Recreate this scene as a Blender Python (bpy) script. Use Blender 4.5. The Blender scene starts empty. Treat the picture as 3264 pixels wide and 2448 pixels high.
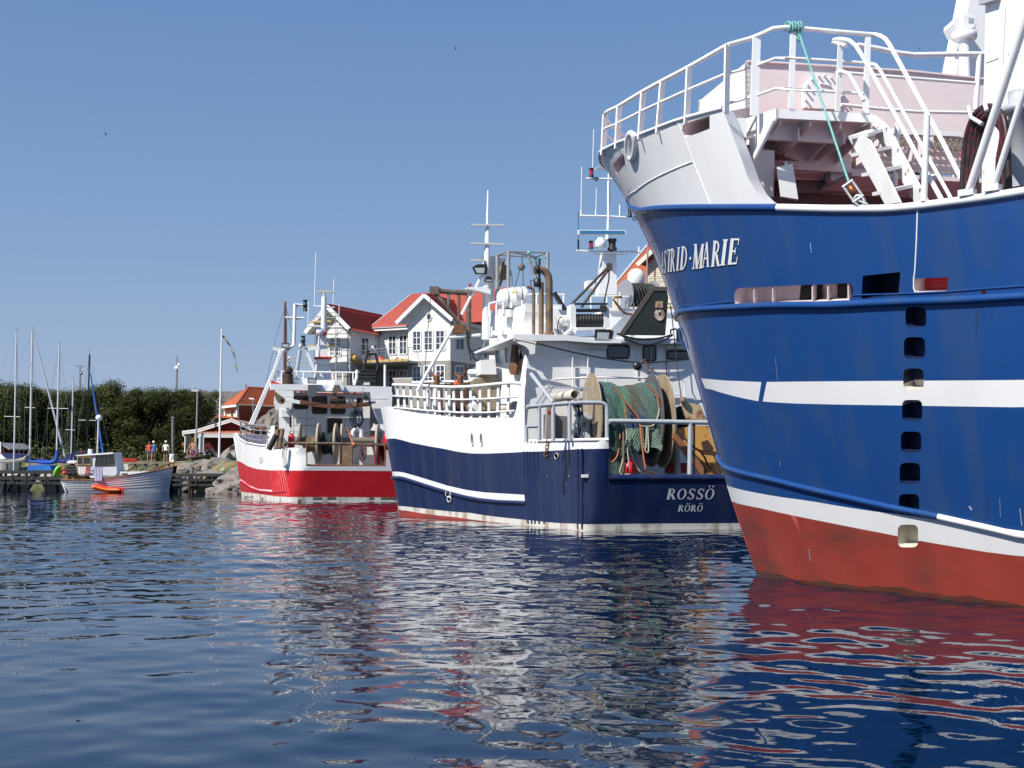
import bpy, bmesh, math, random
import numpy as np
from math import radians, sin, cos, pi, sqrt, atan2
from mathutils import Vector, Matrix, noise as mnoise
from mathutils.geometry import delaunay_2d_cdt
random.seed(7)
scene = bpy.context.scene
COL = scene.collection

# ------------------------------------------------------------------ camera
FPX, CX, CY = 4000.0, 1632.0, 1224.0          # focal length and centre in photo pixels (3264 x 2448)
CAMZ, PITCH = 1.9, math.atan(265.0/4000.0)
cd = bpy.data.cameras.new("camera"); cam = bpy.data.objects.new("camera", cd); COL.objects.link(cam)
cd.sensor_width = 36.0; cd.lens = 36.0*FPX/3264.0; cd.clip_start = 0.1; cd.clip_end = 6000
cam.location = (0, 0, CAMZ); cam.rotation_euler = (pi/2+PITCH, 0, 0)
scene.camera = cam
EXPO = 0.3

# ------------------------------------------------------------------ sky, sun, exposure
SUN_EL, SUN_AZ = radians(45), radians(46)     # azimuth: to the left of straight behind the camera
sunv = Vector((-sin(SUN_AZ)*cos(SUN_EL), -cos(SUN_AZ)*cos(SUN_EL), sin(SUN_EL)))
world = bpy.data.worlds.new("World"); scene.world = world; world.use_nodes = True
wn = world.node_tree.nodes; wl = world.node_tree.links
bg = wn.get('Background') or wn.new('ShaderNodeBackground')
sky = wn.new('ShaderNodeTexSky'); sky.sky_type = 'NISHITA'; sky.sun_disc = False
sky.sun_elevation = SUN_EL; sky.sun_rotation = math.atan2(sunv.x, sunv.y)
sky.air_density = 1.25; sky.dust_density = 0.6; sky.ozone_density = 2.2; sky.altitude = 0
# summer haze: the Nishita sky is pulled towards a pale blue low down, deeper blue higher; overhead brightened to add fill light
wtc = wn.new('ShaderNodeTexCoord'); wsep = wn.new('ShaderNodeSeparateXYZ'); wl.new(wtc.outputs['Generated'], wsep.inputs[0])
wr = wn.new('ShaderNodeValToRGB'); wl.new(wsep.outputs['Z'], wr.inputs[0]); SKYS = 0.1
_cr = wr.color_ramp
for i_, (p_, c_) in enumerate(((0.0,(.37,.465,.65)),(.10,(.29,.41,.625)),(.20,(.205,.345,.595)),(.36,(.135,.26,.525)),(.75,(.13,.235,.48)))):
    e_ = _cr.elements[i_] if i_ < 2 else _cr.elements.new(p_)
    e_.position = p_; e_.color = (*[x/2**EXPO for x in c_], 1)
wm = wn.new('ShaderNodeMix'); wm.data_type = 'RGBA'; wm.inputs[0].default_value = .9
wsc = wn.new('ShaderNodeVectorMath'); wsc.operation = 'SCALE'; wsc.inputs['Scale'].default_value = 1/SKYS
wl.new(wr.outputs[0], wsc.inputs[0]); wl.new(sky.outputs[0], wm.inputs[6]); wl.new(wsc.outputs[0], wm.inputs[7])
wl.new(wm.outputs[2], bg.inputs['Color']); bg.inputs['Strength'].default_value = SKYS
sd = bpy.data.lights.new("sun", 'SUN'); sd.energy = 5.0; sd.angle = radians(0.53); sd.color = (1.0, 0.955, 0.88)
sun = bpy.data.objects.new("sun", sd); COL.objects.link(sun)
sun.rotation_euler = sunv.to_track_quat('Z', 'Y').to_euler()
sun.location = sunv*200
vs = scene.view_settings; vs.view_transform = 'Standard'; vs.look = 'None'; vs.exposure = EXPO; vs.gamma = 1.0
vs.use_curve_mapping = False
scene.render.film_transparent = False
scene.cycles.max_bounces = 8; scene.cycles.glossy_bounces = 5; scene.cycles.transmission_bounces = 6
scene.cycles.caustics_reflective = False; scene.cycles.caustics_refractive = False
scene.cycles.use_denoising = True

# ------------------------------------------------------------------ measuring helpers: photo crop -> photo pixel -> world
ZN = dict(a=(0,1000,.36157), b=(700,780,.27125), c=(720,1180,.27125), d=(1200,580,.27125), e=(1200,1000,.27125),
          f=(1600,400,.31646), g=(1650,880,.33906), h=(1250,1350,.5425), i=(1880,0,.42204), j=(2500,0,.42187),
          k=(2000,650,.28571), l=(2500,600,.36174), m=(2200,1100,.54258), q=(0,0,1.47559), r=(0,1380,.16275),
          s=(340,1380,.19892), t=(850,1150,.21099), v=(1650,1180,.29385), w=(2280,380,.23508), x=(2900,0,.39781),
          y=(1250,1380,.29385), z=(550,1200,.13261), n=(0,0,1.0))
def N(k, x, y):
    o = ZN[k]; return (o[0]+o[2]*x, o[1]+o[2]*y)
cP, sP = cos(PITCH), sin(PITCH)
CAMP = Vector((0, 0, CAMZ))
def ray(X, Y):
    x = (X-CX)/FPX; v = (CY-Y)/FPX
    return Vector((x, cP - v*sP, sP + v*cP))
def proj(p):
    z = p[2]-CAMZ; yc = p[1]*cP + z*sP; zc = -p[1]*sP + z*cP
    return (CX + FPX*p[0]/yc, CY - FPX*zc/yc)
def on_plane(X, Y, p0, n):
    r = ray(X, Y); n = Vector(n)
    return CAMP + r*((Vector(p0)-CAMP).dot(n)/r.dot(n))
def at(X, Y, d): return on_plane(X, Y, (0, d, 0), (0, 1, 0))
def on_z(X, Y, z=0.0): return on_plane(X, Y, (0, 0, z), (0, 0, 1))
class Frame:
    """a vessel's or building's own axes: s forward/along, t to its right, z up"""
    def __init__(self, o, deg):
        self.o = Vector((o[0], o[1], 0)); a = radians(deg)
        self.f = Vector((-sin(a), cos(a), 0)); self.r = Vector((cos(a), sin(a), 0))
    def P(self, s, t, z): return self.o + self.f*s + self.r*t + Vector((0, 0, z))
    def S(self, s): return lambda k, x, y: on_plane(*N(k, x, y), self.o+self.f*s, self.f)     # athwart plane
    def T(self, t): return lambda k, x, y: on_plane(*N(k, x, y), self.o+self.r*t, self.r)     # fore-and-aft plane
    def loc(self, p): q = Vector(p)-self.o; return (q.dot(self.f), q.dot(self.r), q.z)
def Zp(z): return lambda k, x, y: on_z(*N(k, x, y), z)
def D(d): return lambda k, x, y: at(*N(k, x, y), d)

# ------------------------------------------------------------------ materials
MATS = {}
def mat(name, col, rough=0.5, metal=0.0, var=0.0, vscale=3.0, streak=0.0, col2=None, amt2=0.0, s2=2.0, stretch2=(1,1,1),
        bump=0.0, bscale=20.0, spec=0.5, coat=0.0, emit=None, extra=None):
    if name in MATS: return MATS[name]
    m = bpy.data.materials.new(name); m.use_nodes = True
    nt = m.node_tree; n = nt.nodes; L = nt.links
    b = n['Principled BSDF']
    b.inputs['Roughness'].default_value = rough; b.inputs['Metallic'].default_value = metal
    b.inputs['Specular IOR Level'].default_value = spec
    b.inputs['Coat Weight'].default_value = coat
    tc = n.new('ShaderNodeTexCoord')
    c = (*col, 1)
    src = None
    rgb = n.new('ShaderNodeRGB'); rgb.outputs[0].default_value = c; src = rgb.outputs[0]
    def noise_fac(scale, stretch=(1,1,1), lo=0.35, hi=0.65, detail=4.0):
        mp = n.new('ShaderNodeMapping'); mp.inputs['Scale'].default_value = stretch
        L.new(tc.outputs['Object'], mp.inputs['Vector'])
        t = n.new('ShaderNodeTexNoise'); t.inputs['Scale'].default_value = scale; t.inputs['Detail'].default_value = detail
        L.new(mp.outputs[0], t.inputs['Vector'])
        r = n.new('ShaderNodeMapRange'); r.inputs[1].default_value = lo; r.inputs[2].default_value = hi
        L.new(t.outputs['Fac'], r.inputs[0]); return r.outputs[0]
    def mixc(a, bcol, fac, k):
        mm = n.new('ShaderNodeMath'); mm.operation = 'MULTIPLY'; mm.inputs[1].default_value = k; L.new(fac, mm.inputs[0])
        mx = n.new('ShaderNodeMix'); mx.data_type = 'RGBA'
        L.new(mm.outputs[0], mx.inputs[0]); L.new(a, mx.inputs[6]); mx.inputs[7].default_value = (*bcol, 1)
        return mx.outputs[2]
    if var > 0:
        src = mixc(src, tuple(x*0.55 for x in col), noise_fac(vscale), var)
    if streak > 0:
        src = mixc(src, tuple(x*0.5+0.04 for x in col), noise_fac(2.2, (1,1,0.06), 0.45, 0.75), streak)
    if col2 is not None:
        src = mixc(src, col2, noise_fac(s2, stretch2, 0.5, 0.62, 6.0), amt2)
    if extra: src = extra(nt, tc, src)
    L.new(src, b.inputs['Base Color'])
    if var > 0:
        rr = n.new('ShaderNodeMapRange'); rr.inputs[3].default_value = max(0.02, rough-0.1); rr.inputs[4].default_value = min(1, rough+0.12)
        L.new(noise_fac(vscale*1.7), rr.inputs[0]); L.new(rr.outputs[0], b.inputs['Roughness'])
    if bump > 0:
        t = n.new('ShaderNodeTexNoise'); t.inputs['Scale'].default_value = bscale; t.inputs['Detail'].default_value = 5
        L.new(tc.outputs['Object'], t.inputs['Vector'])
        bp = n.new('ShaderNodeBump'); bp.inputs['Strength'].default_value = bump; bp.inputs['Distance'].default_value = 0.03
        L.new(t.outputs['Fac'], bp.inputs['Height']); L.new(bp.outputs[0], b.inputs['Normal'])
    MATS[name] = m; return m

WHITE = mat('white_paint', (.84,.84,.83), .38, var=.10, vscale=1.2, streak=.06)
WHITE2 = mat('white_hull_paint', (.85,.85,.85), .30, var=.07, vscale=.8, streak=.12, bump=.08, bscale=1.1)
WCLEAN = mat('white_gloss', (.82,.82,.80), .28, var=.06)
GREYP = mat('grey_paint', (.42,.45,.48), .42, var=.15, vscale=4)
STEEL = mat('galvanised_steel', (.38,.39,.40), .45, .5, var=.2, vscale=6)
DARK = mat('black_metal', (.018,.018,.02), .45, var=.2)
RUBBER = mat('black_rubber', (.014,.014,.015), .6, var=.3, vscale=8)
RUST = mat('rusty_steel', (.16,.065,.03), .75, var=.5, vscale=5, col2=(.28,.13,.06), amt2=.7, s2=6)
RUSTP = mat('rust_brown_pipe', (.22,.14,.085), .65, var=.5, vscale=4, col2=(.07,.05,.04), amt2=.7, s2=2.5)
WOOD = mat('weathered_wood', (.30,.23,.16), .8, var=.4, vscale=5, bump=.2)
DWOOD = mat('dark_tarred_wood', (.035,.035,.033), .8, var=.4, vscale=6, bump=.2)
GLASS = mat('dark_window_glass', (.02,.025,.03), .06, spec=.8)
GLASSB = mat('sky_window_glass', (.035,.05,.08), .05, spec=1.0)
ORANGE = mat('orange_plastic', (.85,.10,.02), .45, var=.1)
REDP = mat('red_plastic', (.55,.02,.02), .4, var=.1)
ROPEG = mat('teal_rope', (.10,.42,.38), .8, var=.4, vscale=40, col2=(.6,.66,.62), amt2=.6, s2=55)
ROPEW = mat('pale_rope', (.55,.50,.40), .85, var=.3, vscale=30)
ROPEO = mat('orange_rope', (.55,.17,.08), .85, var=.4, vscale=30)
CABLE = mat('black_cable', (.02,.02,.02), .5)
CREAM = mat('cream_plastic', (.62,.56,.47), .5, var=.15)
PLY = mat('plywood_board', (.33,.25,.16), .75, var=.4, vscale=2, col2=(.42,.38,.32), amt2=.5, s2=9, stretch2=(1,1,.2))
BLUEP = mat('blue_hull_paint', (.012,.064,.235), .24, var=.10, vscale=.5, streak=.22, coat=.2, bump=.16, bscale=1.3, col2=(.030,.075,.19), amt2=.5, s2=1.5, stretch2=(1.5,1.5,.05))
NAVY = mat('navy_hull_paint', (.010,.019,.075), .28, var=.15, vscale=.8, streak=.5, bump=.12, bscale=1.1)
REDH = mat('red_hull_paint', (.54,.015,.022), .30, var=.15, vscale=.9, streak=.15, bump=.12, bscale=1.1)
ANTIF = mat('antifouling_red', (.36,.055,.038), .5, var=.45, vscale=.9, col2=(.16,.05,.035), amt2=.75, s2=.7, stretch2=(.7,.7,2.2))
BOOT = mat('white_boot_top', (.70,.68,.62), .5, var=.2, vscale=2, col2=(.26,.13,.05), amt2=.6, s2=2.2, stretch2=(1.2,1.2,.5))
WEED = mat('peeled_boot_paint', (.13,.15,.13), .7, var=.3, col2=(.2,.08,.03), amt2=.5, s2=5)
REDDECK = mat('red_deck_paint', (.42,.16,.14), .6, var=.2)

# ------------------------------------------------------------------ mesh builder
def obj_props(o, label=None, cat=None, group=None, kind=None):
    if label: o['label'] = label
    if cat: o['category'] = cat
    if group: o['group'] = group
    if kind: o['kind'] = kind
    return o
def thing(name, loc, label, cat, group=None):
    o = bpy.data.objects.new(name, None); COL.objects.link(o); o.location = loc
    o.empty_display_size = 0.3
    return obj_props(o, label, cat, group)
def world_loc(o):
    p = Vector((0,0,0))
    while o is not None: p += o.location; o = o.parent
    return p
class MB:
    def __init__(self): self.v = []; self.f = []; self.m = []; self.s = []
    def add(self, vs, fs, mi=0, smooth=False):
        o = len(self.v); self.v += [tuple(p) for p in vs]
        for f in fs: self.f.append(tuple(i+o for i in f)); self.m.append(mi); self.s.append(smooth)
    def box(self, c, size, rz=0.0, mi=0, ax=None):
        c = Vector(c); hx, hy, hz = (x/2 for x in size)
        if ax is None:
            a = Vector((cos(rz), sin(rz), 0)); b = Vector((-sin(rz), cos(rz), 0)); u = Vector((0,0,1))
        else: a, b, u = (Vector(k).normalized() for k in ax)
        vs = [c+a*hx*i+b*hy*j+u*hz*k for k in (-1,1) for j in (-1,1) for i in (-1,1)]
        self.add(vs, [(0,2,3,1),(4,5,7,6),(0,1,5,4),(2,6,7,3),(0,4,6,2),(1,3,7,5)], mi)
    def fbox(self, fr, s0, s1, t0, t1, z0, z1, mi=0):
        vs = [fr.P(s,t,z) for z in (z0,z1) for s in (s0,s1) for t in (t0,t1)]
        self.add(vs, [(0,2,3,1),(4,5,7,6),(0,1,5,4),(2,6,7,3),(0,4,6,2),(1,3,7,5)], mi)
    def prism(self, pts, vec, mi=0, smooth=False):
        """closed outline (any plane) pushed along vec"""
        pts = [Vector(p) for p in pts]; n = len(pts); vec = Vector(vec)
        self.add(pts+[p+vec for p in pts], [tuple(range(n)), tuple(range(2*n-1, n-1, -1))], mi)
        self.add(pts+[p+vec for p in pts], [(i, i+n, (i+1)%n+n, (i+1)%n) for i in range(n)], mi, smooth)
    def tube(self, pts, r, n=8, mi=0, cap=True, closed=False):
        pts = [Vector(p) for p in pts]
        P = [pts[0]]
        for p in pts[1:]:
            if (p-P[-1]).length > 1e-5: P.append(p)
        pts = P
        if len(pts) < 2: return
        k = len(pts); rs = r if isinstance(r, (list, tuple)) else [r]*k
        if len(rs) < k: rs = list(rs)+[rs[-1]]*(k-len(rs))
        tans = []
        for i in range(k):
            if closed: t = pts[(i+1)%k]-pts[i-1]
            else: t = pts[min(i+1,k-1)]-pts[max(i-1,0)]
            tans.append(t.normalized() if t.length > 1e-9 else Vector((0,0,1)))
        ref = Vector((0,0,1)) if abs(tans[0].z) < .9 else Vector((1,0,0))
        u = tans[0].cross(ref).normalized(); vs = []
        for i in range(k):
            t = tans[i]; u = (u - t*u.dot(t)); u = u.normalized() if u.length > 1e-6 else t.orthogonal().normalized()
            w = t.cross(u)
            vs += [pts[i]+(u*cos(2*pi*j/n)+w*sin(2*pi*j/n))*rs[i] for j in range(n)]
        fs = []
        for i in range(k if closed else k-1):
            a = i*n; b = ((i+1)%k)*n
            fs += [(a+j, a+(j+1)%n, b+(j+1)%n, b+j) for j in range(n)]
        self.add(vs, fs, mi, True)
        if cap and not closed:
            self.add(vs[:n], [tuple(range(n-1,-1,-1))], mi); self.add(vs[-n:], [tuple(range(n))], mi)
    def bar(self, p0, p1, w, h, up=(0,0,1), mi=0):
        p0, p1 = Vector(p0), Vector(p1); a = (p1-p0); L_ = a.length
        if L_ < 1e-6: return
        a.normalize(); up = Vector(up); b = up.cross(a)
        if b.length < 1e-4: b = a.orthogonal()
        b.normalize(); c = a.cross(b)
        self.box((p0+p1)/2, (L_, w, h), mi=mi, ax=(a, b, c))
    def lathe(self, base, prof, n=16, axis=(0,0,1), mi=0, smooth=True):
        base = Vector(base); ax = Vector(axis).normalized(); u = ax.orthogonal().normalized(); w = ax.cross(u)
        vs = []
        for (r, h) in prof: vs += [base+ax*h+(u*cos(2*pi*j/n)+w*sin(2*pi*j/n))*max(r, 1e-4) for j in range(n)]
        fs = []
        for i in range(len(prof)-1): fs += [(i*n+j, i*n+(j+1)%n, (i+1)*n+(j+1)%n, (i+1)*n+j) for j in range(n)]
        self.add(vs, fs, mi, smooth)
        self.add(vs[:n], [tuple(range(n-1,-1,-1))], mi); self.add(vs[-n:], [tuple(range(n))], mi)
    def sphere(self, c, r, n=14, mi=0, sc=(1,1,1)):
        c = Vector(c); m = n//2; vs = []
        for i in range(m+1):
            th = pi*i/m
            for j in range(n):
                ph = 2*pi*j/n; vs.append(c+Vector((sin(th)*cos(ph)*r*sc[0], sin(th)*sin(ph)*r*sc[1], cos(th)*r*sc[2])))
        fs = [(i*n+j, (i+1)*n+j, (i+1)*n+(j+1)%n, i*n+(j+1)%n) for i in range(m) for j in range(n)]
        self.add(vs, fs, mi, True)
    def grid(self, rows, mi=0, smooth=True, closed=False):
        nr, nc = len(rows), len(rows[0]); vs = [p for r in rows for p in r]
        fs = [(i*nc+j, i*nc+(j+1)%nc, (i+1)*nc+(j+1)%nc, (i+1)*nc+j) for i in range(nr-1) for j in range(nc if closed else nc-1)]
        self.add(vs, fs, mi, smooth)
    def build(self, name, mats, parent=None, label=None):
        if not isinstance(mats, (list, tuple)): mats = [mats]
        off = world_loc(parent) if parent is not None else Vector((0,0,0))
        if parent is None:      # top-level one-mesh thing: origin at its base centre
            A = np.array(self.v); off = Vector((float(A[:,0].mean()), float(A[:,1].mean()), float(A[:,2].min())))
        me = bpy.data.meshes.new(name)
        me.from_pydata([(x-off.x, y-off.y, z-off.z) for x, y, z in self.v], [], self.f)
        for m_ in mats: me.materials.append(m_)
        me.polygons.foreach_set('material_index', self.m); me.polygons.foreach_set('use_smooth', self.s)
        me.validate(); me.update()
        o = bpy.data.objects.new(name, me); COL.objects.link(o)
        if parent is not None: o.parent = parent
        else: o.location = off
        if label: o['label'] = label
        return o
def mk(name, mats, parent, fn, label=None):
    b = MB(); fn(b); return b.build(name, mats, parent, label)
def tube_part(name, m, parent, pts, r, n=8, label=None):
    b = MB(); b.tube(pts, r, n); return b.build(name, m, parent, label)
def tag(o, label, cat, group=None): return obj_props(o, label, cat, group)
def lerp(a, b, t): return a+(b-a)*t
def crom(pts, k=6):
    """smooth curve through the points"""
    P = [Vector(p) for p in pts]; out = []
    for i in range(len(P)-1):
        p0 = P[max(i-1,0)]; p1 = P[i]; p2 = P[i+1]; p3 = P[min(i+2,len(P)-1)]
        for j in range(k):
            t = j/k
            out.append(0.5*((2*p1)+(p2-p0)*t+(2*p0-5*p1+4*p2-p3)*t*t+(3*p1-p0-3*p2+p3)*t**3))
    out.append(P[-1]); return out
def sag(a, b, d, k=14):
    a, b = Vector(a), Vector(b); return [a.lerp(b, i/k)-Vector((0,0,d*4*(i/k)*(1-i/k))) for i in range(k+1)]

# ------------------------------------------------------------------ lettering (serif italics drawn by hand, 1 unit high)
def _st(x0, y0, x1, y1, w):          # stroke with horizontal ends
    return [(x0-w/2,y0),(x0+w/2,y0),(x1+w/2,y1),(x1-w/2,y1)]
def _sf(x, y, w, h=.05): return [(x-w/2,y),(x+w/2,y),(x+w/2,y+h),(x-w/2,y+h)]
def _arc(cx, cy, rx, ry, a0, a1, wx, wy, k=14):
    out = []; inn = []
    for i in range(k+1):
        a = radians(a0+(a1-a0)*i/k)
        out.append((cx+rx*cos(a), cy+ry*sin(a))); inn.append((cx+(rx-wx)*cos(a), cy+(ry-wy)*sin(a)))
    return [[out[i], out[i+1], inn[i+1], inn[i]] for i in range(k)]
def glyph(ch):
    T, H = .235, .10
    if ch == 'A': return [_st(.42,1,.80,0,T), _st(.40,1,.10,0,H), [(.22,.32),(.64,.32),(.62,.38),(.24,.38)], _sf(.12,0,.26), _sf(.80,0,.34)], .95
    if ch == 'S': return _arc(.38,.74,.27,.26,30,250,.13,.07)+_arc(.40,.27,.28,.27,-150,85,.14,.07)+[_st(.62,.98,.64,.70,.05),_st(.12,.30,.14,.02,.05), [(.20,.60),(.34,.68),(.60,.40),(.46,.34)]], .78
    if ch == 'T': return [_st(.40,0,.40,1,T), [(.04,.93),(.76,.93),(.76,1),(.04,1)], _st(.06,.74,.05,1,.05), _st(.74,.74,.75,1,.05), _sf(.40,0,.34)], .82
    if ch == 'R': return [_st(.22,0,.22,1,T), _st(.46,.48,.78,0,T)]+_arc(.34,.74,.36,.26,-90,90,.15,.07)+[[(.2,.93),(.36,.93),(.36,1),(.2,1)],[(.2,.48),(.36,.48),(.36,.55),(.2,.55)], _sf(.22,0,.34), _sf(.82,0,.22), _sf(.16,.95,.2)], .92
    if ch == 'I': return [_st(.24,0,.24,1,T), _sf(.24,0,.36), _sf(.24,.95,.36)], .50
    if ch == 'D': return [_st(.22,0,.22,1,T)]+_arc(.30,.5,.52,.5,-90,90,.17,.07,20)+[[(.2,.93),(.32,.93),(.32,1),(.2,1)],[(.2,0),(.32,0),(.32,.07),(.2,.07)], _sf(.16,0,.22), _sf(.16,.95,.22)], .92
    if ch == '-': return [[(.06,.33),(.40,.33),(.40,.46),(.06,.46)]], .46
    if ch == 'M': return [_st(.18,0,.18,1,H), _st(.20,1,.54,0,T), _st(.88,1,.54,0,H), _st(.92,0,.92,1,T), _sf(.18,0,.26), _sf(.92,0,.34), _sf(.14,.95,.24), _sf(.96,.95,.26)], 1.12
    if ch == 'E': return [_st(.22,0,.22,1,T), [(.14,.93),(.72,.93),(.72,1),(.14,1)], [(.14,0),(.74,0),(.74,.07),(.14,.07)], [(.22,.47),(.54,.47),(.54,.54),(.22,.54)], _st(.70,.74,.71,1,.05), _st(.74,.28,.72,0,.05), _st(.54,.38,.54,.64,.05)], .82
    if ch in 'OÖ':
        g = _arc(.45,.5,.41,.5,0,360,.17,.06,26)
        if ch == 'Ö': g += [_arc(x,1.2,.08,.08,0,360,.079,.079,10)[q] for x in (.28,.62) for q in range(10)]
        return g, .92
    return [], .4
def letter_polys(text, slant=.22, gap=.03):
    """list of (polygon, letter index) in text units; x advances, baseline y=0"""
    out = []; x = 0.0; spans = []
    for k, ch in enumerate(text):
        g, w = glyph(ch)
        for poly in g: out.append(([(x+px_+slant*py_, py_) for px_, py_ in poly], k))
        spans.append((x, x+w)); x += w+gap
    return out, x-gap, spans

# ------------------------------------------------------------------ hull skin: a surface S(u,z), paint bands and cut-outs
class Hull:
    def __init__(self, S, urange, zrange, nu=50, nz=20):
        self.S = S
        us = np.linspace(*urange, nu); zs = np.linspace(*zrange, nz)
        self.tab = []
        for u in us:
            for z in zs:
                X, Y = proj(S(u, z)); self.tab.append((u, z, X, Y))
        self.tab = np.array(self.tab); self.sg = 1.0
        T = self.tab; i = int(np.argmin((T[:,0]-3.0)**2+(T[:,1]-2.0)**2)); p = S(T[i,0], T[i,1])
        if self.nrm(T[i,0], T[i,1]).dot(p-CAMP) > 0: self.sg = -1.0
        self.front = np.array([r for r in T if self.nrm(r[0], r[1]).dot(CAMP-self.S(r[0], r[1])) > 0])   # plating that faces the camera
    def inv(self, k, x, y):
        X, Y = N(k, x, y); T = self.front
        i = int(np.argmin((T[:,2]-X)**2+(T[:,3]-Y)**2)); u, z = T[i,0], T[i,1]
        for _ in range(30):
            X0, Y0 = proj(self.S(u, z)); e = 1e-3
            Xu, Yu = proj(self.S(u+e, z)); Xz, Yz = proj(self.S(u, z+e))
            a, b, c, d = (Xu-X0)/e, (Xz-X0)/e, (Yu-Y0)/e, (Yz-Y0)/e
            det = a*d-b*c
            if abs(det) < 1e-6: break
            rx, ry = X-X0, Y-Y0
            du = (d*rx-b*ry)/det; dz = (a*ry-c*rx)/det
            du = max(-.15, min(.15, du)); dz = max(-.3, min(.3, dz))
            u += du; z += dz
            if abs(du)+abs(dz) < 1e-6: break
        return (u, z)
    def nrm(self, u, z):
        e = 1e-2; a = self.S(u+e, z)-self.S(u-e, z); b = self.S(u, z+e)-self.S(u, z-e)
        return a.cross(b).normalized()*self.sg
    def off(self, u, z, d): return self.S(u, z)+self.nrm(u, z)*d
    def curve(self, pts):
        q = [self.inv(*p) for p in pts]; q.sort(); us = [a for a, _ in q]; zs = [b for _, b in q]
        return lambda u: float(np.interp(u, us, zs))
    def outline(self, pts): return [self.inv(*p) for p in pts]
    def skin(self, outline, lines, holes, classify, step=.4, fine=False):
        """triangulated skin; outline/lines/holes in (u,z); classify(u,z)->material index"""
        V = []; E = []
        def addpoly(P, closed, maxl=.3):
            idx = []
            n = len(P)
            for i in range(n if closed else n-1):
                a = P[i]; b = P[(i+1)%n]; L_ = math.hypot(b[0]-a[0], b[1]-a[1]); k = max(1, int(math.ceil(L_/maxl)))
                for j in range(k):
                    idx.append(len(V)); V.append((a[0]+(b[0]-a[0])*j/k, a[1]+(b[1]-a[1])*j/k))
            if not closed: idx.append(len(V)); V.append(P[-1])
            for i in range(len(idx)-(0 if closed else 1)): E.append((idx[i], idx[(i+1)%len(idx)]))
        addpoly(outline, True)
        for l_ in lines: addpoly(l_, False)
        for h_ in holes: addpoly(h_, True, .5)
        A = np.array(V)
        u0, u1 = A[:,0].min(), A[:,0].max(); z0, z1 = A[:,1].min(), A[:,1].max()
        uu = []; u = u0+step/2
        while u < u1: uu.append(u); u += step*(.5 if abs(u) < 3 and fine else 1)
        for u in uu:
            for z in np.arange(z0+step/2, z1, step):
                if np.min((A[:,0]-u)**2+(A[:,1]-z)**2) > (step*(.25 if abs(u) < 3 and fine else .4))**2: V.append((u, z))
        r = delaunay_2d_cdt([Vector(p) for p in V], E, [], 0, 1e-5)
        vv, ff = r[0], r[2]
        def inside(p, poly):
            c = False; n = len(poly); j = n-1
            for i in range(n):
                a, b = poly[i], poly[j]
                if (a[1] > p[1]) != (b[1] > p[1]) and p[0] < (b[0]-a[0])*(p[1]-a[1])/(b[1]-a[1])+a[0]: c = not c
                j = i
            return c
        P3 = [self.S(p[0], p[1]) for p in vv]
        b = MB(); b.v = [tuple(p) for p in P3]
        for f in ff:
            cu = sum(vv[i][0] for i in f)/len(f); cz = sum(vv[i][1] for i in f)/len(f)
            if not inside((cu, cz), outline) or any(inside((cu, cz), h_) for h_ in holes): continue
            g = list(f); p0, p1, p2 = (P3[g[q]] for q in range(3))
            if (p1-p0).cross(p2-p0).dot(p0-CAMP) > 0: g.reverse()
            b.f.append(tuple(g)); b.m.append(classify(cu, cz)); b.s.append(True)
        return b
    def recess(self, b, hole, depth, mi_wall, mi_back, wall_fn=None):
        """sides and back of a cut-out, pushed inboard"""
        n = len(hole); C = [sum(p[i] for p in hole)/n for i in (0,1)]
        inn = -self.nrm(*C)*depth
        P = [self.S(*p) for p in hole]; Q = [p+inn for p in P]
        for i in range(n):
            j = (i+1)%n; mi = mi_wall if wall_fn is None else wall_fn((hole[i][0]+hole[j][0])/2, (hole[i][1]+hole[j][1])/2)
            b.add([P[i], P[j], Q[j], Q[i]], [(0,1,2,3)], mi)
        b.add(Q, [tuple(range(n))], mi_back)
    def text(self, b, text, quadmap, d, slant=.22, gap=.03):
        polys, W, spans = letter_polys(text, slant, gap)
        for poly, k in polys:
            uv = [quadmap(x, y, k, W, spans) for x, y in poly]
            P = [self.off(u, z, d) for u, z in uv]
            b.add(P, [tuple(range(len(P)))])
def rrect(pts, k=4, r=.25):
    """four corners -> rounded outline (2-D)"""
    out = []; n = len(pts)
    for i in range(n):
        p = Vector(pts[i]); a = Vector(pts[i-1]); c = Vector(pts[(i+1)%n])
        pa = p.lerp(a, r); pc = p.lerp(c, r)
        for j in range(k+1):
            t = j/k; q = pa*(1-t)**2+p*2*t*(1-t)+pc*t*t; out.append((q.x, q.y))
    return out
def cdt_band_lines(fns, u0, u1, k=40):
    return [[(lerp(u0, u1, i/k), fn(lerp(u0, u1, i/k))) for i in range(k+1)] for fn in fns]
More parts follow.
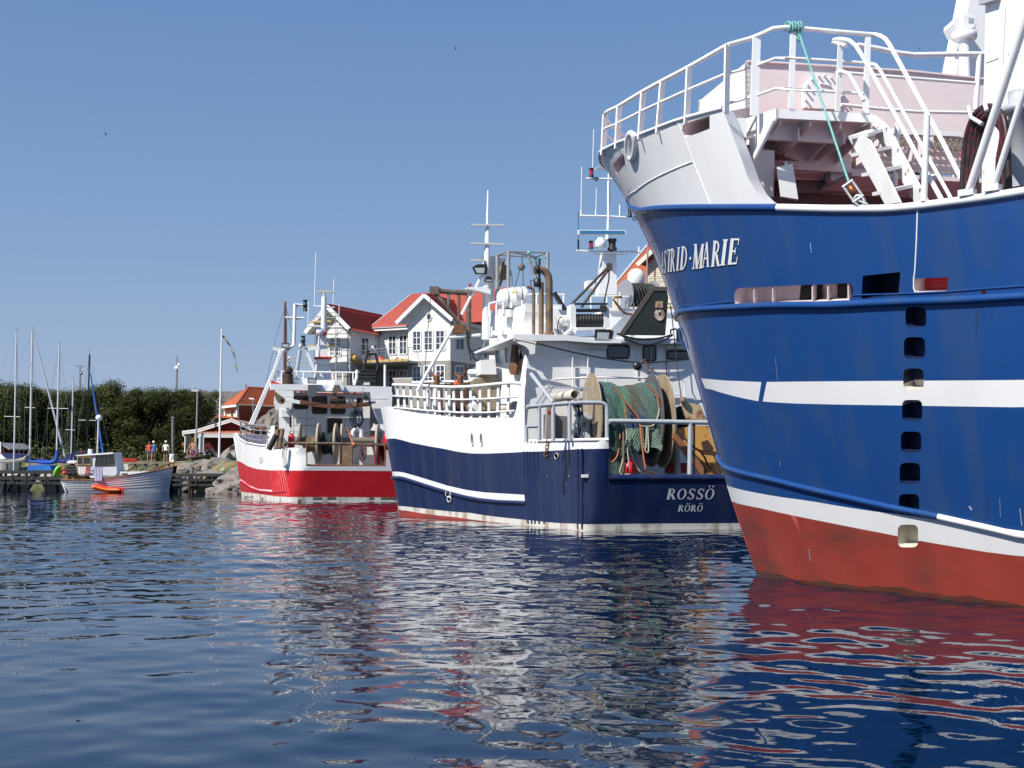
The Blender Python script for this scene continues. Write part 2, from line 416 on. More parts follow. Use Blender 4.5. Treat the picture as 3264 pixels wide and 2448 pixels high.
# ================================================================== water: real ripples, mesh finer near the camera
WATER = mat('sea_water', (.0005,.008,.027), .01, spec=.5)
WATER.node_tree.nodes['Principled BSDF'].inputs['IOR'].default_value = 1.42
def build_water():
    nt = WATER.node_tree; n = nt.nodes; L = nt.links; b = n['Principled BSDF']
    g = n.new('ShaderNodeNewGeometry')
    rng = np.random.default_rng(5)
    R = np.concatenate([np.geomspace(1.2, 6.5, 40), np.geomspace(6.6, 140, 900), np.geomspace(145, 3500, 40)])
    TH = np.radians(np.concatenate([np.linspace(-80,-34,40), np.linspace(-33.5,33.5,720), np.linspace(34,80,40)]))
    RR, TT = np.meshgrid(R, TH, indexing='ij')
    X = RR*np.sin(TT); Y = RR*np.cos(TT); Z = np.zeros_like(X)
    dr = RR*math.log(140/6.6)/900
    main = math.radians(80)
    for i in range(130):
        lam = 10**rng.uniform(math.log10(.33), math.log10(2.8)); k = 2*math.pi/lam
        ang = main + rng.normal(0, .85)
        slope = SLOPE*(1.25 if lam < 1.0 else .75)
        amp = slope/k*rng.uniform(.5, 1.3)
        fade = np.clip((lam/dr-2.2)/2.5, 0, 1)
        ph = rng.uniform(0, 2*math.pi)
        Z += amp*fade*np.sin(k*(X*math.cos(ang)+Y*math.sin(ang))+ph)
    patch = .72+.38*np.sin(.11*X+.07*Y+1.3)*np.sin(.05*X-.13*Y+.4)
    Z *= patch*(1-.42/(1+np.exp((X*.9+Y*.25-2.0)/1.6))*np.exp(-(Y/26)**2))
    nr, nc = X.shape
    me = bpy.data.meshes.new('water')
    co = np.stack([X, Y, Z], -1).reshape(-1, 3).astype(np.float32)
    idx = np.arange(nr*nc).reshape(nr, nc)
    q = np.stack([idx[:-1,:-1], idx[:-1,1:], idx[1:,1:], idx[1:,:-1]], -1).reshape(-1, 4)[:, ::-1]
    me.vertices.add(len(co)); me.vertices.foreach_set('co', co.ravel())
    me.loops.add(q.size); me.loops.foreach_set('vertex_index', q.ravel().astype(np.int32))
    me.polygons.add(len(q)); me.polygons.foreach_set('loop_start', np.arange(0, q.size, 4, dtype=np.int32))
    me.polygons.foreach_set('loop_total', np.full(len(q), 4, dtype=np.int32))
    me.polygons.foreach_set('use_smooth', np.ones(len(q), dtype=bool))
    me.update(calc_edges=True); me.validate()
    me.materials.append(WATER)
    o = bpy.data.objects.new('water', me); COL.objects.link(o); o['kind'] = 'structure'
    # fine ripples, in world metres
    mp = n.new('ShaderNodeMapping'); mp.inputs['Scale'].default_value = (.55, 1.25, 1)
    L.new(g.outputs['Position'], mp.inputs['Vector'])
    t1 = n.new('ShaderNodeTexNoise'); t1.inputs['Scale'].default_value = 3.2; t1.inputs['Detail'].default_value = 3; t1.inputs['Roughness'].default_value = .5
    L.new(mp.outputs[0], t1.inputs['Vector'])
    bp = n.new('ShaderNodeBump'); bp.inputs['Strength'].default_value = 1.0; bp.inputs['Distance'].default_value = WBUMP
    L.new(t1.outputs['Fac'], bp.inputs['Height']); L.new(bp.outputs[0], b.inputs['Normal'])
SLOPE, WBUMP = .0117, .003
build_water()
# ================================================================== big blue trawler (bow seen from its port side)
AF = Frame((4.55, 22.95), 45.0)              # s forward from the stem at the water, t to starboard
def a_b(s, z):
    v = (1.05+.165*z)*sqrt(max(s, 0)); B = 4.7
    return v/(1+(v/B)**3)**(1/3)
def u2s(u): return u*u/(abs(u)+1.0)
AS0 = lambda z: 0.0
def a_S(u, z):
    s = u2s(u); b = a_b(s, z)
    return AF.P(AS0(z)-s, -b if u >= 0 else b, z)
_sil = [(1909,492),(1926,519),(1952,561),(1977,603),(2002,646),(2017,675),(2037,707),(2070,773),(2094,833),(2113,879),
        (2129,924),(2171,1056),(2205,1180),(2229,1259),(2252,1339),(2285,1447),(2319,1550),(2336,1599),(2357,1670),(2379,1735),(2403,1811)]
_kz, _ks = [], []
for X_, Y_ in _sil:
    z = 1.9+(1489-Y_)/4000*24
    for _ in range(6):
        lo, hi = -2.0, 9.0
        for _ in range(30):
            s0 = (lo+hi)/2
            best = min((proj(AF.P(s0-u2s(u), -a_b(u2s(u), z), z))[0], u) for u in np.linspace(-.5, 3, 36) if u >= 0)
            if best[0] > X_: lo = s0
            else: hi = s0
        u = best[1]; p = AF.P(s0-u2s(u), -a_b(u2s(u), z), z)
        z = at(X_, Y_, p.y).z
    _kz.append(z); _ks.append(s0)
_pf = np.polyfit(_kz, _ks, 4)
AS0 = lambda z: float(np.polyval(_pf, z))
A = thing('fishing_trawler', AF.P(-4, 0, 0), 'huge blue and white trawler at right with ASTRID-MARIE lettered on its flared bow', 'fishing boat', 'fishing trawlers moored in a row')
AH = Hull(a_S, (0, 9.5), (-.3, 8.8), 60, 24)
_ext = ('l', 2112, 25)
a_red = AH.curve([('m',250,920),('m',400,955),('m',600,1000),('m',800,1040),('m',1000,1080),('m',1220,1122),('m',1340,1150),('m',1500,1175),('m',1700,1210),('m',1850,1230),('m',1961,1243)])
a_wlo = AH.curve([('m',220,825),('m',350,860),('m',500,888),('m',700,915),('m',900,950),('m',1100,980),('m',1220,992),('m',1350,1012),('m',1550,1040),('m',1750,1065),('m',1961,1095)])
a_stk = AH.curve([('m',160,655),('m',200,715),('m',300,748),('m',500,795),('m',700,845),('m',900,890),('m',1100,935),('m',1220,962),('m',1400,995),('m',1600,1040),('m',1800,1085),('m',1961,1125)])
a_stu = AH.curve([('m',65,195),('m',200,208),('m',420,217),('m',800,213),('m',1250,210),('m',1700,207),('m',1961,205)])
a_stl = AH.curve([('m',65,197),('m',85,245),('m',200,285),('m',300,310),('m',400,330),('m',600,343),('m',900,350),('m',1250,355),('m',1700,362),('m',1961,366)])
a_rub = AH.curve([('k',520,1215),('k',600,1195),('k',800,1170),('k',1200,1150),('k',1600,1130),('l',400,1030),('l',1000,1000),('l',1500,985),('l',2112,950)])
a_kn = AH.curve([('k',60,112),('k',150,73),('k',300,50),('k',600,39),('k',1100,38),('k',1610,40),('l',400,182),('l',900,182),('l',1170,158),('l',1460,122),('l',1800,77),('l',2112,27)])
a_top = AH.curve([('i',75,1150),('i',150,1105),('i',340,1030),('i',490,970),('i',660,905),('i',1000,815)])
UE = 15.0
cut = AH.outline([('i',1400,1545),('i',1310,1500),('i',1250,1440),('i',1190,1330),('i',1150,1210),('i',1100,1080),('i',1040,920),('i',1000,815)])
UC = cut[-1][0]
ust = AH.inv('m',65,197)[0]
outl = [(-1.2,-.5),(UE,-.5)]+[(lerp(UE, cut[0][0]+.3, i/24), a_kn(lerp(UE, cut[0][0]+.3, i/24))) for i in range(25)]
outl += cut+[(lerp(UC, -1.2, i/16), a_top(lerp(UC, -1.2, i/16))) for i in range(1,17)]
g1 = AH.outline([('m',418,217),('m',400,330)]); g2 = AH.outline([('m',450,215),('m',425,337)])
def gapx(q, z): (u0,z0),(u1,z1) = q; return u0+(u1-u0)*(z-z0)/(z1-z0)
a_scum = lambda u: .075+.02*sin(1.7*u)+.018*sin(4.3*u+1)+.012*sin(11*u)
def a_cls(u, z):
    if z < a_scum(u): return 3
    if z < a_red(u): return 2
    if z < a_wlo(u): return 1
    if u > ust and a_stl(u) < z < a_stu(u) and not (gapx(g1, z) < u < gapx(g2, z)): return 1
    if u < cut[0][0]+.4 and z > a_kn(u): return 1
    return 0
def qd(k, x0, y0, x1, y1, r=.28): return AH.outline([(k, *p) for p in rrect([(x0,y1),(x1,y1),(x1,y0),(x0,y0)], 4, r)])
holes = []
lad = [qd('l',1068,1045,1250,1225), qd('l',1055,1312,1240,1503), qd('m',1252,137,1372,262), qd('m',1245,322,1363,447),
       qd('m',1238,508,1357,632), qd('m',1231,692,1351,818), qd('m',1225,875,1345,1000), qd('m',1219,1055,1339,1188)]
slot1 = AH.outline([('k',1190,1035),('k',1195,985),('k',1230,940),('k',1600,922),('k',2100,898),('l',300,850),('l',580,835),('l',600,860),('l',606,910),('l',597,955),('l',575,985),('l',300,997),('l',0,1008),('k',1500,1112),('k',1210,1125),('k',1195,1090)])
slot2 = AH.outline([('l',690,772),('l',1023,738),('l',1005,945),('l',680,975)])
slot3 = AH.outline([('l',1152,795),('l',1300,790),('l',1445,785),('l',1440,880),('l',1418,912),('l',1155,918),('l',1140,880)])
slot4 = AH.outline([('l',1715,958),('l',1716,920),('l',1735,900),('l',1780,898),('l',1775,930),('l',1763,956)])
fslot = AH.outline([('i',695,985),('i',703,945),('i',740,925),('i',820,898),('i',905,872),('i',905,972),('i',820,1005),('i',735,1033),('i',705,1025)])
bsq = AH.outline([('i',175,1240),('i',215,1190),('i',250,1160),('i',262,1190),('i',268,1240),('i',230,1285),('i',205,1318),('i',185,1280)])
holes = lad+[slot1, slot2, slot3, slot4, fslot, bsq]
lines = []
def seg(fn, u0, u1, k=40): lines.append([(lerp(u0,u1,i/k), fn(lerp(u0,u1,i/k))) for i in range(k+1)])
seg(a_red, -1.2, UE); seg(a_scum, -1.2, UE, 140); seg(a_wlo, -1.2, UE); seg(a_stu, ust, UE); seg(a_stl, ust, UE); seg(a_kn, -1.2, cut[0][0]-.02, 26)
lines += [g1, g2]
hb = AH.skin(outl, lines, holes, a_cls, .36, True)
hull = hb.build('hull', [BLUEP, WHITE2, ANTIF, mat('waterline_scum', (.15,.045,.03), .35, var=.5, vscale=5, col2=(.07,.06,.035), amt2=.8, s2=3, stretch2=(1,1,3))], A)
# starboard half, mirrored: structured strip with the same bands
sb = MB()
fz = [lambda u: -.5, a_red, a_wlo, lambda u: max(a_stl(u), a_wlo(u)+.05), lambda u: max(a_stu(u), a_wlo(u)+.1), a_kn]
us = [-1.2-(UE-1.2)*(i/30)**1.3 for i in range(31)]
rows = [[a_S(u, f(-u)) for u in us] for f in fz]
for q, mi in zip(range(5), (2,1,0,1,0)): sb.grid(rows[q:q+2], mi)
sb.grid([[a_S(u, a_kn(-u)) for u in us if u > -UC-.1], [a_S(u, a_top(-u)) for u in us if u > -UC-.1]], 1)
sb.build('starboard_hull', [BLUEP, WHITE2, ANTIF], A)
# cut-out linings
rb = MB()
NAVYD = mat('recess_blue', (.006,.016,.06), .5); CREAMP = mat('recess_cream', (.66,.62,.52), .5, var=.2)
PINKW = mat('white_with_deck_bounce', (.78,.67,.67), .5, var=.12)  # white paint with pink bounce light from the red deck mixed into its colour
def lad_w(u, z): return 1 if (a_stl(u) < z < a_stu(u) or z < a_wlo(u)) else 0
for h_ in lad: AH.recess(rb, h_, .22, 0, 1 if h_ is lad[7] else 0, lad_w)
for h_ in (lad[2], lad[3]):
    C_ = [sum(p[i] for p in h_)/len(h_) for i in (0,1)]; zz = [p[1] for p in h_]; uu = [p[0] for p in h_]
    z0, z1 = (min(zz), lerp(min(zz), max(zz), .33)) if h_ is lad[2] else (lerp(min(zz), max(zz), .72), max(zz))
    inn = -AH.nrm(*C_)*.21
    rb.add([AH.S(u, z)+inn for u, z in ((min(uu)+.03,z0),(max(uu)-.03,z0),(max(uu)-.03,z1),(min(uu)+.03,z1))], [(0,1,2,3)], 1)
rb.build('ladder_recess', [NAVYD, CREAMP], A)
REDIN = mat('red_inner_panel', (.42,.012,.02), .5)
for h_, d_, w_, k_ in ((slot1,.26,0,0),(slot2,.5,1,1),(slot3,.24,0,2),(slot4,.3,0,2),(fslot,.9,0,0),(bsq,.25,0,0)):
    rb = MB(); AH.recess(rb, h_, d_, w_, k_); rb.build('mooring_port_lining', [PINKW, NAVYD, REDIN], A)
# frames standing inside the long mooring slot
for k_, x_, y0, y1 in (('k',1405,930,1105),('k',1615,920,1100),('k',2060,905,1085),('l',243,868,992),('l',380,848,988),('l',560,838,984)):
    p0 = AH.inv(k_, x_, y0); p1 = AH.inv(k_, x_, y1); n_ = AH.nrm(*p0)
    a, b = AH.S(*p0)-n_*.02, AH.S(*p1)-n_*.02; inn = -n_*.22+AF.f*.10
    fb = MB(); fb.add([a, b, b+inn, a+inn, a+AF.f*.02, b+AF.f*.02, b+inn+AF.f*.02, a+inn+AF.f*.02], [(0,1,2,3),(7,6,5,4),(0,4,5,1),(1,5,6,2)]); fb.build('bulwark_frame', PINKW, A)
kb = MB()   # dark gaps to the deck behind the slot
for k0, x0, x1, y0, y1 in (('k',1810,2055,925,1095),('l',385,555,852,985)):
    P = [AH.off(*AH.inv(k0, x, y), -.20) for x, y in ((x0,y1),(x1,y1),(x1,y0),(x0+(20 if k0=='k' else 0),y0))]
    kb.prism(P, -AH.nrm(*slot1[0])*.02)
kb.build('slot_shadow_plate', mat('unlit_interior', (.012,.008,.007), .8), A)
def hrail(name, m, pts, r, d=0.0, parent=A, n=8):
    if name == 'weld_seam': pts = [(lerp(a[0],c[0],i/8), lerp(a[1],c[1],i/8)) for a, c in zip(pts, pts[1:]) for i in range(9)]; d = .003
    return tube_part(name, m, parent, [AH.off(u, z, d) for u, z in pts], r, n)
def along(fn, u0, u1, k=40): return [(lerp(u0,u1,i/k), fn(lerp(u0,u1,i/k))) for i in range(k+1)]
hrail('rubbing_strake', BLUEP, along(a_rub, -1.0, UE, 60), .058, .01)
hrail('lower_strake', BLUEP, along(a_stk, -.6, 6.0, 50), .052, 0)
hrail('white_lower_strake', WHITE, along(a_stk, 6.0, UE, 40), .05, 0)
hrail('knuckle_strake', BLUEP, along(a_kn, -1.0, cut[0][0]+.02, 36), .06, 0)
hrail('bulwark_rail', WHITE, along(a_kn, cut[0][0]+.02, UE, 40), .058, .0)
hrail('weld_seam', BLUEP, AH.outline([('k',520,1155),('k',800,1130),('k',1190,1085)]), .012)
hrail('weld_seam', BLUEP, AH.outline([('l',605,942),('l',1140,925),('l',1420,912),('l',1720,888),('l',2112,860)]), .012)
hrail('weld_seam', WHITE2, AH.outline([('i',275,1500),('i',350,1440),('i',500,1340),('i',640,1275),('i',780,1220)]), .010)
hrail('weld_seam', WHITE2, AH.outline([('i',660,910),('i',700,1000),('i',780,1220),('i',850,1390),('i',910,1545)]), .010)
hrail('gate_edge', WHITE, AH.outline([('l',1174,190),('l',1166,450),('l',1152,720),('l',1141,800),('l',1140,880),('l',1155,918)]), .012)
# forecastle: edge flange on the cut, bulwark cap, fairleads
fl = MB()
cc = cut; inn = [AH.S(*p) for p in cc]
wid = [AF.r*.34+AF.f*(.02) for _ in cc]
fl.grid([inn, [p+w_ for p, w_ in zip(inn, wid)]], 0, True)
fl.grid([[p+w_ for p, w_ in zip(inn, wid)], [p+w_+AF.f*.05 for p, w_ in zip(inn, wid)]], 0, True)
fl.build('bulwark_end_flange', WHITE, A)
hrail('forecastle_bulwark_cap', WHITE, along(a_top, -5.5, UC, 40), .03)
hrail('bow_fairlead', WHITE, [AH.inv('i', 318+30*cos(t), 1100+98*sin(t)) for t in np.linspace(0, 2*pi, 25)], .05, .02)
bp = MB()
for x_ in (0,): 
    P = [AH.off(*AH.inv('i', 318+28*cos(t), 1100+95*sin(t)), -.02) for t in np.linspace(0, 2*pi, 20)[:-1]]
    bp.prism(P, -AH.nrm(*AH.inv('i',318,1100))*.04)
bp.build('fairlead_plate', PINKW, A)
for (k_, x_, y_, rr) in (('k',590,1050,.045),('k',628,1500,.04)):
    u_, z_ = AH.inv(k_, x_, y_)
    b = MB(); b.tube([AH.off(u_, z_+t, .03+.03*(1-abs(t)/.2)) for t in np.linspace(-.2,.2,9)], rr*.5, 6); b.build('grab_iron', BLUEP, A)
# bow rail round the forecastle
def top3(u, h=0., d=0.): return AH.S(u, a_top(abs(u)))+Vector((0,0,h))+AF.f*d
RH = 1.05
pt = []; u = -5.0
ups = [0.3, 1.0, 1.75, 2.35, 3.05, 3.75, 4.55, UC]
posts_px = [((116,870),(100,1135)),((222,800),(205,1085)),((405,690),(378,1015)),((550,610),(515,965)),((750,505),(730,885)),((1040,340),(1028,808))]
tops = []
for (xt, yt), (xb, yb) in posts_px:
    ub, zb = AH.inv('i', xb, yb); base = AH.S(ub, zb)
    tp = at(*N('i', xt, yt), base.y); tops.append((ub, base, tp))
    b = MB(); b.bar(base-Vector((0,0,.1)), tp, .125, .03, up=(AF.f*1.0)); b.build('rail_post', WHITE, A)
rl = [tp for _, _, tp in tops]
stb = [AF.P(AF.loc(p)[0], -AF.loc(p)[1], p.z) for p in rl[1:]][::-1]
stemp = AF.P(AF.loc(rl[0])[0]+.9, 0, rl[0].z-.02)
full = crom(stb+[AF.P(AF.loc(rl[0])[0]+.55, 1.5, rl[0].z), stemp, AF.P(AF.loc(rl[0])[0]+.55, -1.4, rl[0].z)]+rl, 6)
b = MB(); b.tube(full, .038); b.build('bow_rail', WHITE, A)
mids = [tp.lerp(bs, .46) for _, bs, tp in tops]
b = MB(); b.tube(crom([AF.P(AF.loc(p)[0], -AF.loc(p)[1], p.z) for p in mids[1:]][::-1]+[AF.P(AF.loc(mids[0])[0]+.5, 1.4, mids[0].z), AF.P(AF.loc(mids[0])[0]+.8, 0, mids[0].z), AF.P(AF.loc(mids[0])[0]+.5, -1.3, mids[0].z)]+mids, 6), .026); b.build('bow_rail_bar', WHITE, A)
for p in stb: 
    b = MB(); b.bar(p-Vector((0,0,1.1)), p, .17, .03, up=(AF.f*1.0)); b.build('rail_post', WHITE, A)
# decks
ZF = 6.95
def deck(name, z, s_aft, m, thick=.08, u0=0.0):
    b = MB(); k = 26; L_ = []; R_ = []
    for i in range(k+1):
        s = AS0(z)-.15-(AS0(z)-.15-s_aft)*(i/k)**1.6; bb = max(.02, a_b(AS0(z)-s, z)-.06-u0)
        L_.append(AF.P(s,-bb,z)); R_.append(AF.P(s,bb,z))
    b.grid([L_, R_], 0, False); b.grid([[p-Vector((0,0,thick)) for p in R_], [p-Vector((0,0,thick)) for p in L_]], 1, False)
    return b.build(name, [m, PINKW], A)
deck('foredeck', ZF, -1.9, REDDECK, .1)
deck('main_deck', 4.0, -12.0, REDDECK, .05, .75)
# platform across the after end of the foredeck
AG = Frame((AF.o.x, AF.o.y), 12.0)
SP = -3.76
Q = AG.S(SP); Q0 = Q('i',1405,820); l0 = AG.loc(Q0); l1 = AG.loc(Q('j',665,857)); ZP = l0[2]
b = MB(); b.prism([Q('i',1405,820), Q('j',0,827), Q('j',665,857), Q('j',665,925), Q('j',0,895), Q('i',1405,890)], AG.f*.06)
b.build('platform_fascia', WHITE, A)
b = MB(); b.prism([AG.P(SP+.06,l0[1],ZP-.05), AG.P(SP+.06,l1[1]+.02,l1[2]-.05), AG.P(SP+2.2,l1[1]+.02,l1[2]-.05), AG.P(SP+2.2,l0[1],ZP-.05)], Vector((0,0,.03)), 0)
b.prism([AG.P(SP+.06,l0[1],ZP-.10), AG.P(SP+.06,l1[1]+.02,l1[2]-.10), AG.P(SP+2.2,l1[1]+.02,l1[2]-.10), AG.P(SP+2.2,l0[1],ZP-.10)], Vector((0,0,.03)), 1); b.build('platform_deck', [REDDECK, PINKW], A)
b = MB(); b.prism([AG.S(SP+.3)('i',*p) for p in ((1042,905),(1095,888),(1182,893),(1186,1045),(1072,972))], AG.f*.08); b.build('platform_end_plate', WHITE, A)
b = MB()   # port end bracket
T0 = AG.T(l0[1]); print('brk', AG.loc(on_z(*N('i',1180,895), ZP)), AG.loc(on_z(*N('i',1095,890), ZP)), a_b(AS0(ZP)-(SP+1.0), ZP), AG.loc(AH.S(*cut[-1])))
BKs = AG.loc(on_z(*N('i',1180,895), ZP)); BK = on_z(*N('i',1180,895), ZP)
b.prism([Q('i',1405,820), Q('i',1405,890), BK-Vector((0,0,.75)), BK], AG.r*.05)
b.build('platform_bracket', WHITE, A)
b = MB()
for k in range(4):
    t_ = lerp(l0[1]+.1, l1[1], k/3); b.prism([AG.P(SP+.1,t_,ZP-.1),AG.P(SP+1.4,t_,ZP-.1),AG.P(SP+1.4,t_,ZP-.5),AG.P(SP+.1,t_,ZP-.22)], AG.r*.03)
b.fbox(AG, SP+1.3, SP+1.38, l0[1]+.3, l1[1]+.3, ZP-.6, ZP-.1)
b.build('platform_beam', PINKW, A)
PB = AG.S(SP+.45); b = MB(); b.prism([PB('w',*p) for p in ((425,258),(600,150),(840,20),(1000,-20),(2050,20),(1990,110),(1700,330),(1000,290))], AG.f*.08); b.build('cross_beam', PINKW, A)
tube_part('platform_strut', WHITE, A, [Q('i',1395,900)+AG.f*.03, AG.S(SP-.0)('i',1262,1320)+AG.f*.6], .045)
# deckhouse on the foredeck
SW = -2.2
W_ = AG.S(SW)
c0 = AG.loc(W_('i',1185,466)); cr = AG.loc(W_('j',1560,605))
b = MB()
b.prism([W_('i',1185,466), W_('j',0,480), W_('j',950,540), W_('j',1560,605), AG.P(SW, cr[1], ZF), AG.P(SW, c0[1], ZF)], AG.f*.08)
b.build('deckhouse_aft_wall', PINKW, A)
fwd = on_plane(*N('i',820,612), AG.P(0, c0[1], 0), AG.r); lf = AG.loc(fwd); print('dh fwd', lf)
sF = min(lf[0], SW+3.0)
b = MB(); b.prism([AG.P(SW, c0[1], c0[2]), AG.P(SW, c0[1], ZF), AG.P(sF+.35, c0[1], ZF), AG.P(sF, c0[1], c0[2]-.02)], AG.r*.08)
b.prism([AG.P(sF, c0[1], c0[2]), AG.P(sF+.35, c0[1], ZF), AG.P(sF+.35, 2.5, ZF), AG.P(sF, 2.5, c0[2])], -AG.f*.08)
b.build('deckhouse_side_wall', WHITE, A)
b = MB(); b.add([AG.P(SW, c0[1], c0[2]-.03), AG.P(SW, cr[1], cr[2]-.03), AG.P(sF, 2.5, c0[2]-.03), AG.P(sF, c0[1], c0[2]-.03)], [(0,1,2,3)]); b.build('deckhouse_roof', WHITE, A)
b = MB()
for P, Qq in (((W_('i',1185,466)), W_('j',0,480)), (W_('j',0,480), W_('j',950,540)), (W_('j',950,540), W_('j',1560,605))): b.bar(P, Qq, .10, .03)
b.build('roof_edge', PINKW, A)
# arched hatch with bolts
hp = [('i',1592,825),('i',1592,690),('i',1612,630),('i',1660,585),('i',1706,572),('j',290,570),('j',340,590),('j',385,640),('j',400,700),('j',405,835)]
H3 = [W_(*p)-AG.f*.03 for p in hp]
b = MB(); b.prism(H3, -AG.f*.05); b.build('hatch_cover', WHITE, A)
hatch = [o for o in A.children if o.name.startswith('hatch_cover')][0]
b = MB()
for p in [('i',1615,700),('i',1612,765),('i',1612,820),('i',1628,655),('j',190,612),('j',240,585),('j',283,582),('j',335,598),('j',375,630),('j',400,690),('j',403,740)]:
    c_ = W_(*p); b.tube([c_, c_-AG.f*.16], .02, 6)
b.tube([W_('j',250,645)-AG.f*.1, W_('j',330,660)-AG.f*.1], .015, 6)
b.build('hatch_bolt', WHITE, hatch)
# rails on the platform edge and down the stairs
TS = l1[1]; TR = AG.T(TS); TL = AG.T(TS-.62)
hb_ = tops[-1][2]; hbl = AG.loc(hb_)
def blend(k, x, y, s): return AG.S(s)(k, x, y)
stair = lambda k, x, y: TR(k, x, y)
path1 = [hb_, blend('i',1215,290,SP+.25), blend('i',1300,255,SP+.15), blend('i',1385,215,SP+.05), Q('i',1500,205), Q('j',130,215), Q('j',400,240), Q('j',640,260), Q('j',690,262)]
path1 += [stair('j',x,y) for x, y in ((720,268),(765,295),(800,345),(950,620),(1070,840),(1200,1080),(1380,1440))]
tube_part('platform_handrail', WHITE, A, path1, .036)
bb_ = tops[-1][1]
for frac, px_ in ((.46, [('i',1025,560),('i',1245,500),('i',1400,440),('i',1530,440),('j',0,436),('j',200,450),('j',620,475)]), (.9, [('i',1010,790),('i',1245,725),('i',1400,670),('i',1530,672),('j',0,672),('j',300,690),('j',620,708)])):
    ss = [SP+.4,SP+.22,SP+.05,SP,SP,SP,SP]
    tube_part('platform_rail_bar', WHITE, A, [blend(*p, s_) for p, s_ in zip(px_, ss)], .024)
tube_part('stair_rail_bar', WHITE, A, [stair('j',640,478),stair('j',690,490),stair('j',730,540),stair('j',830,720),stair('j',1060,1140),stair('j',1260,1500)], .028)
for a_, c_, w_ in ((('i',1260,290),('i',1240,875),.13),(('i',1535,240),('i',1520,822),.09),(('j',632,270),('j',615,855),.09)):
    s_ = SP if a_[1] > 1300 or a_[0] == 'j' else SP+.2
    b = MB(); b.bar(blend(*c_, s_), blend(*a_, s_), w_, .03, up=AG.f); b.build('rail_post', WHITE, A)
# port-side stair rail with its bent end
tube_part('stair_handrail', WHITE, A, [TL('j',470,345),TL('j',400,325),TL('j',362,318),TL('j',365,302),TL('j',420,295),TL('j',490,305),TL('j',540,345),TL('j',600,440),TL('j',720,660),TL('j',860,910),TL('j',1050,1260),TL('j',1190,1510)], .034)
tube_part('stair_rail_bar', WHITE, A, [TL('j',395,550),TL('j',440,540),TL('j',490,560),TL('j',530,630),TL('j',600,760)], .03)
b = MB(); b.bar(TL('j',402,840), TL('j',425,320), .08, .03, up=AG.f); b.build('rail_post', WHITE, A)
# stairs
def pl(name, pf, pts, vec, m=WHITE):
    b = MB(); b.prism([pf('j',*p) for p in pts], vec); return b.build(name, m, A)
STP = mat('stair_paint', (.74,.73,.73), .45, var=.15)
pl('stair_stringer', TR, [(668,870),(665,980),(1010,1580),(1110,1580),(770,950),(700,890)], AG.r*.04, STP)
pl('stair_stringer', TL, [(490,1050),(590,1030),(640,1060),(870,1530),(760,1545)], AG.r*.04, STP)
bolts = MB()
for p in ((712,950),(775,965),(792,1115),(862,1122),(785,1195),(873,1268),(940,1275),(920,1300),(960,1420),(1028,1425)): 
    c_ = TR('j',*p); bolts.tube([c_, c_-AG.r*.03], .022, 6)
bolts.build('stair_bolt', STP, A)
for p, q in (((570,1160),(770,1120)),((650,1310),(845,1265)),((735,1455),(925,1410)),((560,1030),(690,985))):
    c0_, c1_ = TL('j',*p), TR('j',*q); zz = (c0_.z+c1_.z)/2
    b = MB(); b.bar(c0_, c1_, .3, .05); b.build('stair_tread', STP, A)
for x_, y0, y1 in ((1075,870,1520),(855,920,1405)):
    pf = AG.T(TS-.75) if x_ > 1000 else AG.T(TS+.3)
    tube_part('stair_post', WHITE, A, [pf('j',x_+5,y0), pf('j',x_-20,y1)], .045)
# far rail across the starboard part
FR = AG.S(-2.9)
tube_part('far_handrail', WHITE, A, [FR('j',555,340),FR('j',700,365),FR('j',860,400),FR('j',980,415),FR('j',1250,410),FR('j',1520,408)], .045)
tube_part('far_rail_bar', WHITE, A, [FR('j',430,548),FR('j',800,578),FR('j',1450,630)], .03)
tube_part('far_rail_bar', WHITE, A, [FR('j',430,790),FR('j',700,820),FR('j',1000,845),FR('j',1430,852)], .03)
tube_part('far_rail_bar', WHITE, A, [Q('j',100,442),Q('j',300,455),Q('j',620,478)], .026)
tube_part('rail_post', WHITE, A, [FR('j',1475,405),FR('j',1445,830)], .045)
b = MB(); b.prism([FR('j',820,965),FR('j',1340,995),FR('j',1340,1030),FR('j',820,1010)], AG.f*.05); b.build('starboard_platform_fascia', WHITE, A)
MESHG = mat('deck_grating', (.5,.47,.42), .6, var=.4, vscale=30)
b = MB(); fz_ = AG.loc(FR('j',820,1000))[2]
for k in range(14): b.fbox(AG, -2.85+.12*k*.6, -2.82+.12*k*.6, TS+.2, TS+3.4, fz_-.03, fz_)
for k in range(30): b.fbox(AG, -2.85, -1.85, TS+.2+.11*k, TS+.23+.11*k, fz_-.06, fz_-.03)
b.build('platform_grating', MESHG, A)
b = MB(); b.fbox(AG, -2.85, -1.0, TS+.1, TS+3.6, fz_-.75, fz_-.68); b.build('lower_ceiling', PINKW, A)
# under the platform: bulkhead, locker, lamps, beams
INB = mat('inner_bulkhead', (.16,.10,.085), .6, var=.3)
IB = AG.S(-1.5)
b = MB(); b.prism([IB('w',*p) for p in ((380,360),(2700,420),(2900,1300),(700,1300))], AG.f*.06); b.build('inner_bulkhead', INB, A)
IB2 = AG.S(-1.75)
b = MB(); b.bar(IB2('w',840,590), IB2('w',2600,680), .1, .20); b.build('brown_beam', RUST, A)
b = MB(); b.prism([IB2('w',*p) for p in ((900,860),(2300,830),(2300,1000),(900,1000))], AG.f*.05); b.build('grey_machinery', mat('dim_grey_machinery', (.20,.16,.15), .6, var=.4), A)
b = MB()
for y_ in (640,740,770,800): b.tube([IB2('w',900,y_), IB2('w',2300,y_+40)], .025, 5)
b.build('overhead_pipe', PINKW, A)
b = MB(); b.prism([AG.S(-3.1)('w',430,385),AG.S(-3.1)('w',805,425),AG.S(-3.1)('w',790,1060),AG.S(-3.1)('w',640,1010)], AG.f*.05); b.build('side_panel', PINKW, A)
LK = AG.S(-3.3)
